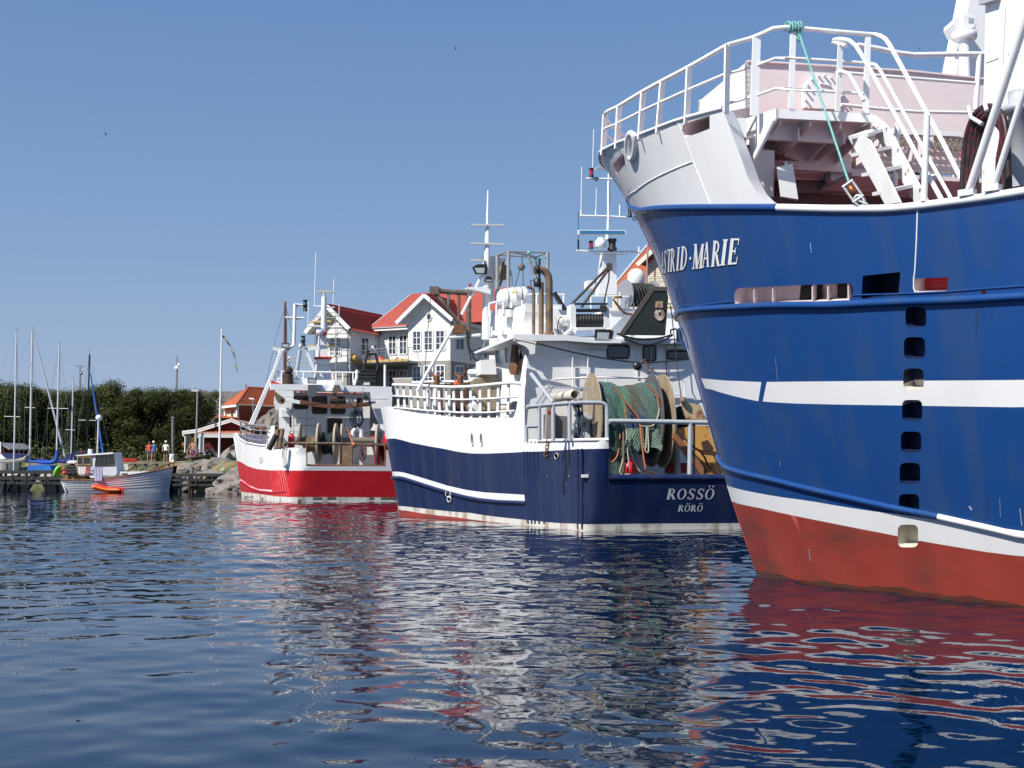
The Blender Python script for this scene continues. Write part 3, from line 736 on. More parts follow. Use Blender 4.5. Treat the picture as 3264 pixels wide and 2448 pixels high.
b = MB(); b.prism([LK('w',835,650),LK('w',1050,600),LK('w',1125,1085),LK('w',885,1045)], AG.f*.12+AG.r*.05)
b.prism([LK('w',950,620),LK('w',948,575),LK('w',975,575),LK('w',980,612)], AG.f*.03); b.build('locker_door', WHITE, A)
b = MB(); G_ = AG.S(-2.2)
b.bar(G_('w',870,495), G_('w',1735,365), .16, .10); b.bar(G_('w',1530,760), G_('w',2100,790), .2, .22); b.bar(G_('w',1560,575), G_('w',2000,590), .1, .12)
b.build('tube_lamp_housing', PINKW, A)
b = MB()
for y_ in (655,690,715): b.tube([G_('w',1070,y_), G_('w',1500,y_+8)], .02, 6)
b.tube([G_('w',1780,680),G_('w',1880,620),G_('w',2010,640)], .03, 6)
b.build('ceiling_pipe', PINKW, A)
b = MB()
for k in range(4):
    t_ = lerp(l0[1]+.5, l1[1]+1.2, k/3); b.prism([AG.P(SP+.3,t_,ZP-.2),AG.P(SP+2.2,t_,ZP-.2),AG.P(SP+2.2,t_,ZP-.5),AG.P(SP+.3,t_,ZP-.4)], AG.r*.03)
b.build('deck_beam', PINKW, A)
# struts and gear by the port rail
def foot(k, x, y): u_, z_ = AH.inv(k, x, y); return AH.S(u_, z_)
f1 = foot('j',1385,1475); lf1 = AG.loc(f1); f2 = foot('j',1575,1440); lf2 = AG.loc(f2)
for f_, lf_, top_, r_ in ((f1,lf1,('j',1840,90),.052),(f2,lf2,('j',1840,600),.04)):
    pf = AG.T(lf_[1]); tp = pf(*top_); tp2 = f_+(tp-f_)*1.6
    b = MB(); b.tube([f_, tp2], r_, 10); b.box(f_+Vector((0,0,.03)), (.2,.14,.08), rz=radians(-45)); b.build('port_strut', WHITE, A)
# white deck structure and mast at right
TW = AG.T(lf1[1]+1.6)
b = MB(); b.prism([TW('j',1522,-60),TW('j',1512,420),TW('j',1500,955),TW('j',1490,1480),TW('j',2000,1480),TW('j',2250,-60)], AG.r*1.6)
b.build('casing_wall', WCLEAN, A)
b = MB()
for p, q in (((1675,55),(1655,480)),((1525,475),(1620,440)),((1690,410),(1780,390))):
    b.bar(TW('j',*p)-AG.r*.004, TW('j',*q)-AG.r*.004, .008, .01)
b.bar(TW('j',1515,20)-AG.r*.05, TW('j',1640,-20)-AG.r*.05, .1, .08)
b.build('casing_seam', GREYP, A)
MS = AG.S(-1.2)
b = MB(); b.prism([MS('j',1415,-80),MS('j',1400,0),MS('j',1275,640),MS('j',1520,660),MS('j',1530,-80)], AG.f*.5); b.build('mast_casing', WCLEAN, A)
PD = AG.S(-1.7)
b = MB(); c_ = PD('j',1365,560); c2 = PD('j',1365,285); b.lathe(c_-Vector((0,0,.8)), [(.10,0),(.10,(c2-c_).length+.8)], 14)
c3 = PD('j',1360,275); b.lathe(c3-Vector((0,0,.06)), [(.20,0),(.22,.03),(.22,.12),(.18,.14)], 18)
b.build('light_pedestal', WCLEAN, A)
b = MB(); BX = [PD('j',*p) for p in ((1283,150),(1345,92),(1445,110),(1450,170),(1440,230),(1310,240),(1280,180))]
b.prism(BX, AG.f*.42+AG.r*.05); b.build('light_housing', WCLEAN, A)
lh = [o for o in A.children if o.name.startswith('light_housing')][0]
b = MB(); b.prism([PD('j',*p)-AG.f*.04 for p in ((1340,135),(1365,115),(1430,130),(1440,175),(1425,215),(1360,215),(1340,180))], AG.f*.06)
b.build('housing_front', WHITE, lh)
b = MB(); b.prism([PD('j',*p)-AG.f*.05 for p in ((1380,140),(1418,143),(1416,178),(1380,176))], AG.f*.02); b.build('housing_plate', GREYP, lh)
GV = AG.T(lf1[1]+1.0)
b = MB(); c_ = GV('j',1790,1250); b.lathe(c_-Vector((0,0,.3)), [(.15,0),(.15,1.0),(.24,1.02),(.24,1.1),(.15,1.12),(.15,1.3)], 14); b.build('vent_pipe', GREYP, A)
b = MB(); b.prism([AG.T(lf1[1]+.5)('j',*p) for p in ((1500,1295),(1590,1300),(1620,1440),(1550,1470))], AG.r*.06); b.build('louvre_panel', WHITE, A)
# name on the bow
NT = mat('white_lettering', (.85,.85,.85), .4); NTB = mat('lettering_edge', (.01,.012,.03), .4)
xs = [(383,412,780,530),(408,447,775,512),(440,500,757,503),(478,548,752,495),(543,600,742,480),(585,690,733,470),(690,728,700,460),(722,868,720,445),(840,935,703,425),(932,1062,695,408),(1030,1142,683,393),(1110,1268,672,383)]
def amap(x, y, k, W, spans):
    a, b = spans[k]; x0, x1, yb, yt = xs[k]; w = (b-a)
    sl = x-a
    base = sl - .0
    # italic slant comes from the glyph; letter box maps to its own patch of plating
    gx = (sl)/(w+.22)
    px_ = lerp(x0, x1, gx); yb2 = yb-(x1-x0)*.09*(gx-.5)
    return AH.inv('k', px_, lerp(yb2, yt, y))
b = MB(); AH.text(b, 'ASTRID-MARIE', lambda *q: (lambda r: (r[0]-.022, r[1]-.015))(amap(*q)), .006); b.build('name_edge', NTB, A)
b = MB(); AH.text(b, 'ASTRID-MARIE', amap, .012); b.build('name_lettering', NT, A)
# scuffs
for k_, x0, y0, x1, y1, w_ in (('l',232,480,240,570,.008),('m',502,75,515,205,.006),('m',530,680,533,715,.008),('m',1640,945,1655,970,.03),('m',1938,960,1950,1060,.012),('k',2040,440,2055,540,.008),('m',698,1200,708,1270,.012),('m',1820,900,1824,1010,.005)):
    p, q = AH.inv(k_,x0,y0), AH.inv(k_,x1,y1); a, b_ = AH.off(*p,.004), AH.off(*q,.004); sc_ = MB(); sc_.bar(a, b_, w_, .004, up=AH.nrm(*p)); sc_.build('paint_scrape', mat('scraped_paint', (.35,.38,.48), .6), A)

RUN = mat('dirty_run', (.022,.050,.135), .5, var=.4, vscale=4)
for k_, x0, y0, y1, w_ in (('l',1690,1040,1330,26),('l',1745,975,1110,10),('l',1830,990,1200,9),('l',330,1020,1130,8),('l',1150,1228,1300,9),('m',1290,632,690,8),('m',1745,880,1010,10)):
    ed = [AH.off(*AH.inv(k_, x0+w_*(.5*sin(3*t+x0)*.3-(.5-.42*t)), lerp(y0,y1,t)), .0025) for t in np.linspace(0,1,9)]+[AH.off(*AH.inv(k_, x0+w_*(.5*sin(4*t+x0)*.3+(.5-.42*t)), lerp(y0,y1,t)), .0025) for t in np.linspace(1,0,9)]
    sc_ = MB(); sc_.add(ed, [tuple(range(18))]); sc_.build('dirt_run', RUN, A)
# ---- things resting on the big trawler
rp = thing('mooring_rope', Q('j',90,215), 'teal and white rope with a steel turnbuckle hanging from the big blue trawler\'s handrail', 'rope')
ra = Q('j',95,270)-AF.f*.05; re_ = AH.S(*AH.inv('j',490,1385))*1.0
tube_part('rope_line', ROPEG, rp, [ra.lerp(re_, i/8) for i in range(9)], .017)
b = MB()
kc = Q('j',60,205); 
for k in range(5): b.tube([Q('j',25+22*k,200+ (k%2)*8)+Vector((.07*cos(t)*.3, 0, 0))+AF.f*.075*cos(t)+Vector((0,0,.075*sin(t))) for t in np.linspace(0,2*pi,10)], .016, 6)
b.tube([Q('j',95,215),Q('j',105,250),Q('j',95,290),Q('j',120,310)], .032, 6); b.tube([Q('j',130,210),Q('j',110,260),Q('j',120,300)], .024, 6)
b.build('knot', ROPEG, rp)
def tb(k, x, y): p = AH.S(*AH.inv(k, x, y)); return p
b = MB()
d0, d1 = tb('j',480,1390), tb('j',560,1505); dv = (d1-d0).normalized(); sd_ = dv.cross(ray(*N('j',500,1400))).normalized()
for s_ in (-1,1): b.tube([d0+sd_*.07*s_, d1+sd_*.07*s_], .022, 6)
b.tube([d0+sd_*.085, d0-sd_*.085], .03, 6); b.tube([d1+sd_*.085, d1-sd_*.085], .03, 6)
b.build('turnbuckle', STEEL, rp)
b = MB(); b.lathe(d0+dv*.03, [(.02,0),(.05,.02),(.05,.14),(.02,.16)], 10, axis=dv); b.build('wheel', mat('bronze', (.25,.09,.03), .4, .6), rp)
b = MB(); c_ = tb('j',568,1520); b.tube([c_+sd_*.06*cos(t)+dv*.09*sin(t) for t in np.linspace(0,2*pi,13)], .025, 6); b.tube([c_, tb('j',630,1545)], .02, 6); b.build('shackle', STEEL, rp)
ho = thing('hose', foot('j',1500,1475), 'coil of black red-striped hoses hung over a hook at the blue trawler\'s rail', 'hose')
HP = AG.T(lf1[1]+.35)
HM = mat('hose_rubber', (.018,.016,.017), .5, var=.2, col2=(.20,.01,.03), amt2=.7, s2=7, stretch2=(6,6,.15))
for k in range(6):
    o_ = k*17
    pth = [HP('j',1345+o_*1.1,1500),HP('j',1352+o_,1300),HP('j',1378+o_,1040),HP('j',1440+o_*.8,870+o_*.7),HP('j',1540,805+o_*.9),HP('j',1630-o_*.5,850+o_*.8),HP('j',1672-o_*.3,960+o_*.6),HP('j',1690-o_*.9,1200),HP('j',1695-o_,1480)]
    tube_part('hose_loop', HM, ho, [p+AF.r*(.04*(k%2)) for p in crom(pth, 5)], .045)
b = MB(); b.tube([HP('j',1418,815)-AF.r*.1,HP('j',1440,900)-AF.r*.12,HP('j',1525,950)-AF.r*.12], .03, 6); b.tube([HP('j',1540,790)-AF.r*.1,HP('j',1560,850)-AF.r*.12], .03, 6); b.build('hose_hook', WHITE, A)
# ================================================================== navy trawler seen from astern
CR = on_z(1855, 1691.5)
RF = Frame((CR.x, CR.y), 14.0)
def smooth_plan(pts, k=10):
    c = crom([Vector((p[0], p[1], 0)) for p in pts], k); d = [0.0]
    for i in range(1, len(c)): d.append(d[-1]+(c[i]-c[i-1]).length)
    return np.array(d), np.array([[p.x, p.y] for p in c])
class PlanHull(Hull):
    """plan curve (distance u along it, u=0 at the quarter) with outward flare g(u,z)"""
    def __init__(self, pts, u0, g, zr):
        self.d, self.c = smooth_plan(pts); self.u0 = u0; self.g = g
        super().__init__(self.S_, (-u0+.01, self.d[-1]-u0-.01), zr, 90, 16)
    def pt(self, u):
        d = u+self.u0
        return Vector((float(np.interp(d, self.d, self.c[:,0])), float(np.interp(d, self.d, self.c[:,1])), 0))
    def nn(self, u):
        t = (self.pt(u+.12)-self.pt(u-.12)).normalized(); return Vector((-t.y, t.x, 0))
    def S_(self, u, z): return self.pt(u)+self.nn(u)*self.g(u, z)+Vector((0,0,z))
    S = None
def plan_from(side_px, fr, width, bow):
    """side waterline pixels from the quarter forward, transom to the right of the quarter, rounded bow at the far end"""
    side = [on_z(*p) for p in side_px]
    q = side[0]; tr = [q+fr.r*(width*(1-i/6)) for i in range(6)]
    d = (side[1]-q).normalized()
    tr += [q+fr.r*.16, q+fr.r*.04+d*.04]
    sd = [q+d*.18]+side[1:]
    e = sd[-1]; t = (sd[-1]-sd[-2]).normalized(); n = Vector((t.y, -t.x, 0))
    bw = [e+t*a+n*b for a, b in bow]
    pts = tr+sd+bw
    u0 = 0
    return pts
_pf = np.polyfit([1296,1651,1855], [1646,1671.5,1691.5], 2)
sp = [(X, float(np.polyval(_pf, X))) for X in (1855,1800,1740,1676,1610,1540,1470,1400,1340,1300)]
rp_ = plan_from(sp, RF, 6.6, [(.7,.12),(1.5,.6),(2.3,1.5),(3.2,3.2),(3.8,5.0)])
d_, c_ = smooth_plan(rp_); U0 = 6.6+.02
def r_g(u, z):
    zz = max(z, 0)
    if u < 0: return .25*zz*min(1, -u/.5)+.03*zz*(1-min(1, -u/.5))
    return .03*zz+.125*zz*min(1.2, u/12.5)**2
class _RH(PlanHull): pass
def mkhull(pts, u0, g, zr):
    h = PlanHull.__new__(PlanHull); h.d, h.c = smooth_plan(pts); h.u0 = u0; h.g = g; h.S = h.S_
    Hull.__init__(h, h.S_, (-u0+.05, h.d[-1]-u0-.2), zr, 110, 18); return h
RH_ = mkhull(rp_, U0, r_g, (-.4, 6.5))
R = thing('fishing_trawler', RF.P(6, 3, 0), 'navy and white trawler with green nets on its stern drum and ROSSÖ on the transom', 'fishing boat', 'fishing trawlers moored in a row')
UEND = RH_.d[-1]-U0-.3
rw_lo = RH_.curve([('y',150,842),('y',300,868),('y',500,895),('y',700,915),('y',850,938),('y',1000,956),('y',1150,972),('y',1300,986)])
r_redline = lambda u: rw_lo(u) if u > 5 else -.3
r_wn = RH_.curve([('y',147,797),('y',300,815),('y',500,838),('y',700,858),('y',850,868),('y',1000,893),('y',1200,918),('y',1420,940),('y',1650,965),('y',1800,978),('y',2000,985),('h',1160,592),('h',1500,588),('h',2040,585)])
r_su = RH_.curve([('y',88,420),('y',200,450),('y',400,510),('y',600,572),('y',800,618),('y',1000,645),('y',1200,657),('y',1450,672)])
r_sl = RH_.curve([('y',98,478),('y',200,510),('y',400,572),('y',600,640),('y',800,690),('y',1000,715),('y',1200,728),('y',1452,738)])
r_st = RH_.curve([('y',105,488),('y',250,535),('y',450,600),('y',620,652),('y',800,699),('y',950,727),('y',1150,748),('y',1450,760)])
r_up = RH_.curve([('y',40,60),('y',200,105),('y',400,145),('y',550,170),('y',700,203),('y',850,222),('y',1000,225),('y',1250,215),('y',1450,205),('y',1580,203),('y',1680,195),('y',1900,183),('y',2010,175),('v',700,857),('v',990,850)])
uS1 = RH_.inv('y',1451,700)[0]; uQ = RH_.inv('v',988,800)[0]
topn = RH_.outline([('v',988,751),('v',850,753),('v',700,755),('v',650,757),('v',400,760),('v',150,768),('v',82,772)])
side_up = RH_.outline([('e',1748,1500),('e',1742,1300),('e',1740,1100),('e',1740,990),('e',1742,900),('e',1758,790),('e',1750,700),('e',1762,610),('e',1778,520),('e',1745,480),('e',1722,560),('e',1702,700),('e',1682,830),('e',1662,1000),('e',1640,1130),('e',1612,1222)])
bulw = RH_.outline([('e',1500,1222),('e',1400,1222),('e',1200,1223),('e',1050,1220),('e',900,1210),('e',760,1195),('e',500,1168),('e',350,1142),('e',250,1120),('e',178,1088)])
zt = bulw[-1][1]
tr_top = RH_.outline([('v',990,1158),('v',1300,1160),('v',1650,1162),('v',2060,1185)])
uR = -U0+.1
outl = [(uR,-.3),(UEND,-.3),(UEND,zt)]+bulw[::-1]+side_up[::-1]+topn[::-1]+[tr_top[0],tr_top[1],tr_top[2],tr_top[3],(uR,tr_top[3][1])]
def r_cls(u, z):
    if z < r_redline(u): return 2
    if z < r_wn(u): return 3
    if u > uS1 and r_sl(u) < z < r_su(u): return 1
    if z > r_up(u) and u > uQ-.05: return 1
    return 0
lines = []
def seg(fn, u0, u1, k=40): lines.append([(lerp(u0,u1,i/k), fn(lerp(u0,u1,i/k))) for i in range(k+1)])
seg(r_wn, uR+.02, UEND-.02, 70); seg(r_redline, 5.2, UEND-.02, 30); seg(r_su, uS1, UEND-.02); seg(r_sl, uS1, UEND-.02); lines.append([(uS1, r_sl(uS1)),(uS1, r_su(uS1))])
seg(r_up, uQ+.01, UEND-.02, 60)
ports = [RH_.outline([('y', cx_+16*cos(t), 66+70*sin(t)) for t in np.linspace(0, 2*pi, 15)[:-1]]) for cx_ in (872, 971)]
hole2 = [RH_.outline([('y', 1787+20*cos(t), 252+34*sin(t)) for t in np.linspace(0, 2*pi, 13)[:-1]])]
hb = RH_.skin(outl, lines, ports+hole2, r_cls, .45)
for h_ in ports: RH_.recess(hb, h_, .25, 1, 4)
for h_ in hole2: RH_.recess(hb, h_, .12, 4, 4)
hb.build('hull', [NAVY, WHITE2, ANTIF, BOOT, DARK], R)
for h_, m_ in zip(ports+hole2, (WHITE, WHITE, STEEL)):
    b = MB(); b.tube([RH_.off(u, z, .015) for u, z in h_], .025, 6, closed=True); b.build('fairlead_ring', m_, R)
def rtube(name, m, pts, r, d=0., n=8): return tube_part(name, m, R, [RH_.off(u, z, d) for u, z in pts], r, n)
rtube('rubbing_strake', NAVY, along(r_st, uS1, UEND-.3, 50), .075, .01)
rtube('bulwark_cap', WHITE, topn, .05)
# vertical fender ribs on the quarter
rib = MB()
for (x0, x1) in ((1428,1480),(1465,1520),(1500,1555),(1540,1600),(1578,1655)):
    rib.tube([RH_.off(*RH_.inv('y', lerp(x0,x1,max(0,(t-.45)/.55)), lerp(100, 1000, t)), -.025) for t in np.linspace(.12,.98,12)], .06, 8)
rib.build('fender_rib', NAVY, R)
rib = MB()
for x0 in (1428,1465,1500,1540,1578): rib.tube([RH_.off(*RH_.inv('y', x0, y), 0.004) for y in (95,130,165,200)], .06, 8)
rib.build('white_fender_rib', WHITE, R)
rib = MB()
for x_ in (2015, 2058): rib.tube([RH_.off(*RH_.inv('y', x_, y), .0) for y in (170,400,700,1040)], .03, 6)
rib.build('quarter_rib', NAVY, R)
b = MB()
for (x_, y_, w_, h_) in ((1455,468,10,14),(1680,468,12,12),(1918,466,14,14),(1545,428,5,14),(1868,548,5,22),(1890,556,4,12),(1994,510,4,18)):
    u_, z_ = RH_.inv('y', x_, y_); b.box(RH_.off(u_, z_, .004), (w_*.294/100*1.0, .008, h_*.294/100), rz=radians(-60))
b.build('bare_patch', mat('bare_metal_patch', (.35,.34,.32), .6, var=.4, vscale=9), R)
b = MB(); u_, z_ = RH_.inv('y', 2094, 466); b.box(RH_.off(u_, z_, .03), (.2,.08,.09), rz=radians(14)); b.build('step_pad', WHITE, R)
b = MB(); 
for dx in (0, 48): b.tube([RH_.off(*RH_.inv('y', 605+dx, y), .09) for y in (630,650,675)], .02, 6)
b.tube([RH_.off(*RH_.inv('y', 632+20*cos(t), 715+32*sin(t)), .06) for t in np.linspace(0,2*pi,14)], .016, 6)
b.bar(RH_.off(*RH_.inv('y', 612, 690), .06), RH_.off(*RH_.inv('y', 655, 690), .06), .03, .04); b.build('ladder_bracket', WHITE, R)
# transom shelf, deck
b = MB()
tt = [RH_.S(u, tr_top[0][1]+.0) for u in np.linspace(tr_top[0][0], uR, 12)]
b.tube([p+RF.f*.08-Vector((0,0,.03)) for p in tt], .11, 10); b.build('transom_top', NAVY, R)
b = MB(); DZ = 1.35
dk = [(u, DZ) for u in np.linspace(uR, UEND, 40)]
P = [RH_.S(u, z)-RH_.nn(u)*.05 for u, z in dk]
b.add(P+[P[0]+RF.f*14], [tuple(range(len(P)+1))]); b.build('working_deck', mat('grey_deck', (.17,.18,.18), .7, var=.3), R)
b = MB(); fdz = RH_.inv('e',1000,1190)[1]-.9
us_ = np.linspace(RH_.inv('e',1650,1200)[0], UEND, 20); P = [RH_.S(u, fdz)-RH_.nn(u)*.06 for u in us_]
b.add(P+[P[-1]+RF.r*2, P[0]+RF.r*6.0], [tuple(range(len(P)+2))]); b.build('forward_deck', mat('grey_deck'   , (.17,.18,.18)), R)
# starboard side
b = MB(); st = RH_.S(uR, 0)
b.prism([st-Vector((0,0,.3)), st+Vector((0,0,tr_top[3][1])), st+RF.f*4+Vector((0,0,2.6)), st+RF.f*14+Vector((0,0,3.6)), st+RF.f*16-RF.r*2+Vector((0,0,3.8)), st+RF.f*15-RF.r*2-Vector((0,0,.3))], -RF.r*.1)
b.build('starboard_side', NAVY, R)
# inner bulwark linings (white) seen across the after deck
b = MB(); q0 = RH_.S(uQ, DZ); 
b.prism([RH_.S(uQ,DZ), RH_.S(uQ,topn[0][1]-.03), RH_.S(uQ,topn[0][1]-.03)+RF.f*.05, RH_.S(uQ,DZ)+RF.f*.05], RF.f*.4); b.build('bulwark_end', NAVY, R)

# ---- name on the transom
def tmap(k, xa, xb, ya, yb):
    def f(x, y, kk, W, spans): return RH_.inv(k, lerp(xa, xb, x/W), lerp(ya, yb, y))
    return f
GL = mat('grey_lettering', (.62,.64,.68), .4)
b = MB(); RH_.text(b, 'ROSSÖ', tmap('h',1606,1888,446,382), .01); b.build('name_lettering', GL, R)
b = MB(); RH_.text(b, 'RÖRÖ', tmap('h',1675,1822,517,478), .01); b.build('port_lettering', GL, R)

# ---- rail on the bulwark
rt = RH_.outline([('e',192,835),('e',350,838),('e',550,845),('e',720,856),('e',900,862),('e',1050,858),('e',1200,846),('e',1350,830),('e',1500,816),('e',1600,812),('e',1700,817)])
rm = RH_.outline([('e',196,966),('e',400,975),('e',600,990),('e',800,1003),('e',1000,1010),('e',1300,1000),('e',1665,975)])
r3 = RH_.outline([('e',204,1102),('e',400,1118),('e',600,1138),('e',800,1152),('e',1000,1162),('e',1300,1162),('e',1622,1140)])
rtube('hand_rail', WHITE, rt, .055); rtube('rail_bar', WHITE, rm, .035); rtube('rail_bar', WHITE, r3, .035)
for x0, x1, y0, y1 in ((228,243,840,1110),(300,318,842,1135),(382,400,842,1150),(462,478,845,1165),(540,560,850,1180),(625,640,855,1185),(712,728,862,1195),(800,812,866,1200),(885,898,868,1210),(980,990,868,1215),(1085,1092,866,1220),(1195,1200,858,1220),(1302,1300,845,1222),(1412,1402,835,1222),(1532,1522,825,1222)):
    p, q = RH_.inv('e', x0, y0), RH_.inv('e', x1, y1)
    b = MB(); b.bar(RH_.S(*q)-RH_.nn(q[0])*.07, RH_.S(*p)-RH_.nn(p[0])*.07, .16, .03, up=RH_.nn(q[0])); b.build('rail_post', WHITE, R)

# ---- wheelhouse: port side wall and after wall
uA = RH_.inv('e', 1748, 1300)[0]
PA = RH_.pt(uA); sA = RF.loc(PA)[0]; tA = RF.loc(PA)[1]
RW = RF.S(sA+.05)
AFTW = mat('aft_wall_paint', (.80,.80,.80), .4, var=.08, vscale=.8, streak=.08)
b = MB(); wz0 = DZ-.1
TOPY = RW('g',700,560).z
b.prism([RW('e',1748,1480), RW('e',1748,1000), RW('e',1760,780), RW('e',1768,560), RW('e',1850,300), RW('g',700,560), RW('g',1800,600), RF.P(sA+.05, 6.3, DZ), RF.P(sA+.05, tA+.1, DZ)], RF.f*.12)
b.build('aft_wall', AFTW, R)
def window(k, x0, y0, x1, y1, pf, d, parent, fm=WHITE, gm=GLASS, r=.16, nrm=None):
    nrm = nrm if nrm is not None else -RF.f
    o = MB(); pts = rrect([(x0,y1),(x1,y1),(x1,y0),(x0,y0)], 3, r)
    P = [pf(k, *p)+nrm*.02 for p in pts]
    o.tube(P, d, 6, closed=True); w_ = o.build('window', fm, parent)
    g_ = MB(); g_.prism(P, nrm*-.03); g_.build('pane', gm, w_)
    return w_
for q in ((842,652,1045,772),(1180,655,1295,795),(1410,705,1640,778)): window('g', *q, RW, .03, R, DARK)
tube_part('wall_conduit', GREYP, R, [RW('g',1245,660)-RF.f*.05, RW('g',1248,940)-RF.f*.05], .02, 6)
tube_part('wall_conduit', RUSTP, R, [RW('g',1392,690)-RF.f*.06, RW('g',1395,965)-RF.f*.06], .02, 6)
tube_part('wall_conduit', WHITE, R, [RW('g',1118,640)-RF.f*.05, RW('g',1118,960)-RF.f*.05], .02, 6)
b = MB(); b.bar(RW('g',590,672)-RF.f*.1, RW('g',830,676)-RF.f*.1, .12, .09); b.build('tube_lamp', CREAM, R)
b = MB(); b.bar(RW('g',1380,672)-RF.f*.15, RW('g',1600,682)-RF.f*.15, .12, .11); b.build('tube_lamp', CREAM, R)
b = MB()
LA = lambda x, y: RW('g', x, y)-RF.f*.12
for x_ in (505, 648): b.bar(LA(x_,640), LA(x_,965), .07, .03)
for y_ in (665,755,860): b.tube([LA(505,y_), LA(648,y_+3)], .018, 6)
b.build('wall_ladder', WHITE, R)
RR_ = lambda x, y: RW('g', x, y)-RF.f*.35
tube_part('walkway_rail', WHITE, R, [RR_(310,978),RR_(480,968),RR_(750,960),RR_(1110,964),RR_(1400,970),RR_(1500,975),RR_(1528,1000),RR_(1540,1170)], .035)
for x_ in (490, 800, 1115, 1410): tube_part('walkway_post', WHITE, R, [RR_(x_,965), RR_(x_,1180)], .03)
tube_part('walkway_rail', WHITE, R, [RR_(1440,1115),RR_(1490,1118),RR_(1503,1140),RR_(1498,1220)], .025)
# doorway below on the port side of the after wall
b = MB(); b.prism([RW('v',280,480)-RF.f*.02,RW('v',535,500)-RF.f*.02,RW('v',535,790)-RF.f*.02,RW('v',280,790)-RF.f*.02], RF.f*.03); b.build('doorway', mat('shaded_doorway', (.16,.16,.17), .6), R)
b = MB(); b.prism([RW('v',300,400)-RF.f*.25,RW('v',360,400)-RF.f*.25,RW('v',360,800)-RF.f*.25,RW('v',280,800)-RF.f*.25], RF.f*.2); b.build('side_locker', mat('grey_locker', (.25,.24,.23), .6), R)
b = MB(); b.prism([RW('v',305,440)-RF.f*.27,RW('v',335,440)-RF.f*.27,RW('v',335,472)-RF.f*.27,RW('v',305,472)-RF.f*.27], RF.f*.015); b.build('warning_plate', REDIN, R)
# port side wall of the wheelhouse
RS = Frame((PA.x+.42, PA.y+.05), 21.0); WS = RS.T(0)
b = MB(); b.prism([WS('e',1365,285),WS('e',1420,790),WS('e',1435,1225),WS('e',1700,1225),WS('e',1760,780),WS('e',1770,520),WS('e',1740,285)], RS.r*.1); b.build('wheelhouse_side', WHITE, R)
for pts in ([(1388,345),(1448,335),(1468,578),(1412,588)],[(1512,322),(1545,318),(1556,570),(1525,575)],[(1655,402),(1700,400),(1738,520),(1735,540),(1672,545)]):
    P = [WS('e',*p)-RS.r*.02 for p in pts]
    o = MB(); o.tube(P, .03, 6, closed=True); w_ = o.build('window', WHITE, R)
    g_ = MB(); g_.prism(P, RS.r*.03); g_.build('pane', GLASS, w_)
b = MB(); b.lathe(WS('e',1500,290)-RS.r*.2, [(.0,0),(.17,.0),(.17,.25)], 14, axis=RS.r); b.build('side_lamp', WHITE, R)
# boat deck slab and its fascia, port bracket
SD = sA-.36; RD = RF.S(SD)
b = MB(); pts = [RD('e',1612,240),RD('e',2212,248),RD('g',720,588),RD('g',1200,600),RD('g',1560,610)]
pts2 = [RD('g',1560,640),RD('g',1200,632),RD('g',720,628),RD('e',2212,315),RD('e',1615,320)]
b.prism(pts+pts2, RF.f*.06); b.build('boat_deck_fascia', AFTW, R)
zb = RF.loc(RD('e',1900,250))[2]; tl = RF.loc(RD('e',1612,250))[1]
b = MB(); b.fbox(RF, SD+.06, sA+6, tl, 6.4, zb-.12, zb-.03); b.build('boat_deck', WHITE, R)
b = MB(); BP = RF.S(sA-.35); b.prism([BP('e',p[0],p[1]) for p in ((1640,322),(1872,326),(1862,470),(1812,478),(1800,440),(1770,400),(1730,372),(1670,352))], RF.f*.08); b.build('deck_bracket', WHITE, R)
b = MB(); b.prism([RW('e',2050,490)-RF.f*.02,RW('e',2110,330)-RF.f*.02,RW('e',1872,326)-RF.f*.02,RW('e',1862,470)-RF.f*.02], -RF.f*.02); b.build('corner_plate', WHITE, R)
# bridge-roof bulwark, white plates
BU = RS.T(.1)
b = MB(); b.prism([BU('e',*p) for p in ((1228,292),(1300,35),(1325,-35),(1545,-62),(1700,-85),(1690,-10),(1665,190),(1600,190),(1460,205),(1452,245))], RS.r*.15); b.build('bridge_bulwark', WHITE, R)
b = MB(); b.prism([BU('e',*p)-RS.r*.25 for p in ((1668,185),(1700,-60),(1828,-118),(1825,-20),(1800,165),(1720,205))], RS.r*.1+RF.r*1.2); b.build('bridge_bulwark', WHITE, R)
b = MB(); b.prism([BU('e',*p)-RS.r*.35 for p in ((1545,-52),(1680,-45),(1675,42),(1548,32))], RS.r*.3); b.build('roof_locker', WHITE, R)
b = MB(); b.prism([BU('e',*p)-RS.r*.3 for p in ((1455,205),(1690,195),(1735,235),(1640,245),(1455,250))], RS.r*.8); b.build('roof_ledge', WHITE, R)
BW = RF.S(sA+.8)
b = MB(); b.prism([BW('g',0,490),BW('g',150,440),BW('g',330,440),BW('g',330,300),BW('g',480,330),BW('g',480,560),BW('g',0,560)], RF.f*1.5); b.build('funnel_casing', WHITE, R)
# upper house abaft the mast
UH = RF.S(sA+2.2)
b = MB(); b.prism([UH('g',860,600),UH('g',865,318),UH('g',1480,322),UH('g',1640,325),UH('g',1640,600)], RF.f*1.8); b.build('upper_house', WHITE, R)
b = MB(); b.fbox(RF, sA+2.1, sA+4.2, RF.loc(UH('g',850,320))[1], 6.0, RF.loc(UH('g',1000,322))[2]-.04, RF.loc(UH('g',1000,322))[2]+.06); b.build('upper_deck', WHITE, R)
tube_part('upper_rail', WHITE, R, [UH('g',690,190),UH('g',900,190),UH('g',1200,200),UH('g',1480,205)], .03)
for x_ in (690, 840, 962, 1090, 1200): tube_part('upper_rail_post', WHITE, R, [UH('g',x_,150 if x_ == 962 else 195), UH('g',x_,320)], .03)
tube_part('bent_pipe', RUSTP, R, [UH('g',960,205)-RF.f*.2,UH('g',900,205)-RF.f*.2,UH('g',880,225)-RF.f*.2,UH('g',930,290)-RF.f*.2,UH('g',985,355)-RF.f*.2,UH('g',1060,370)-RF.f*.2], .045)
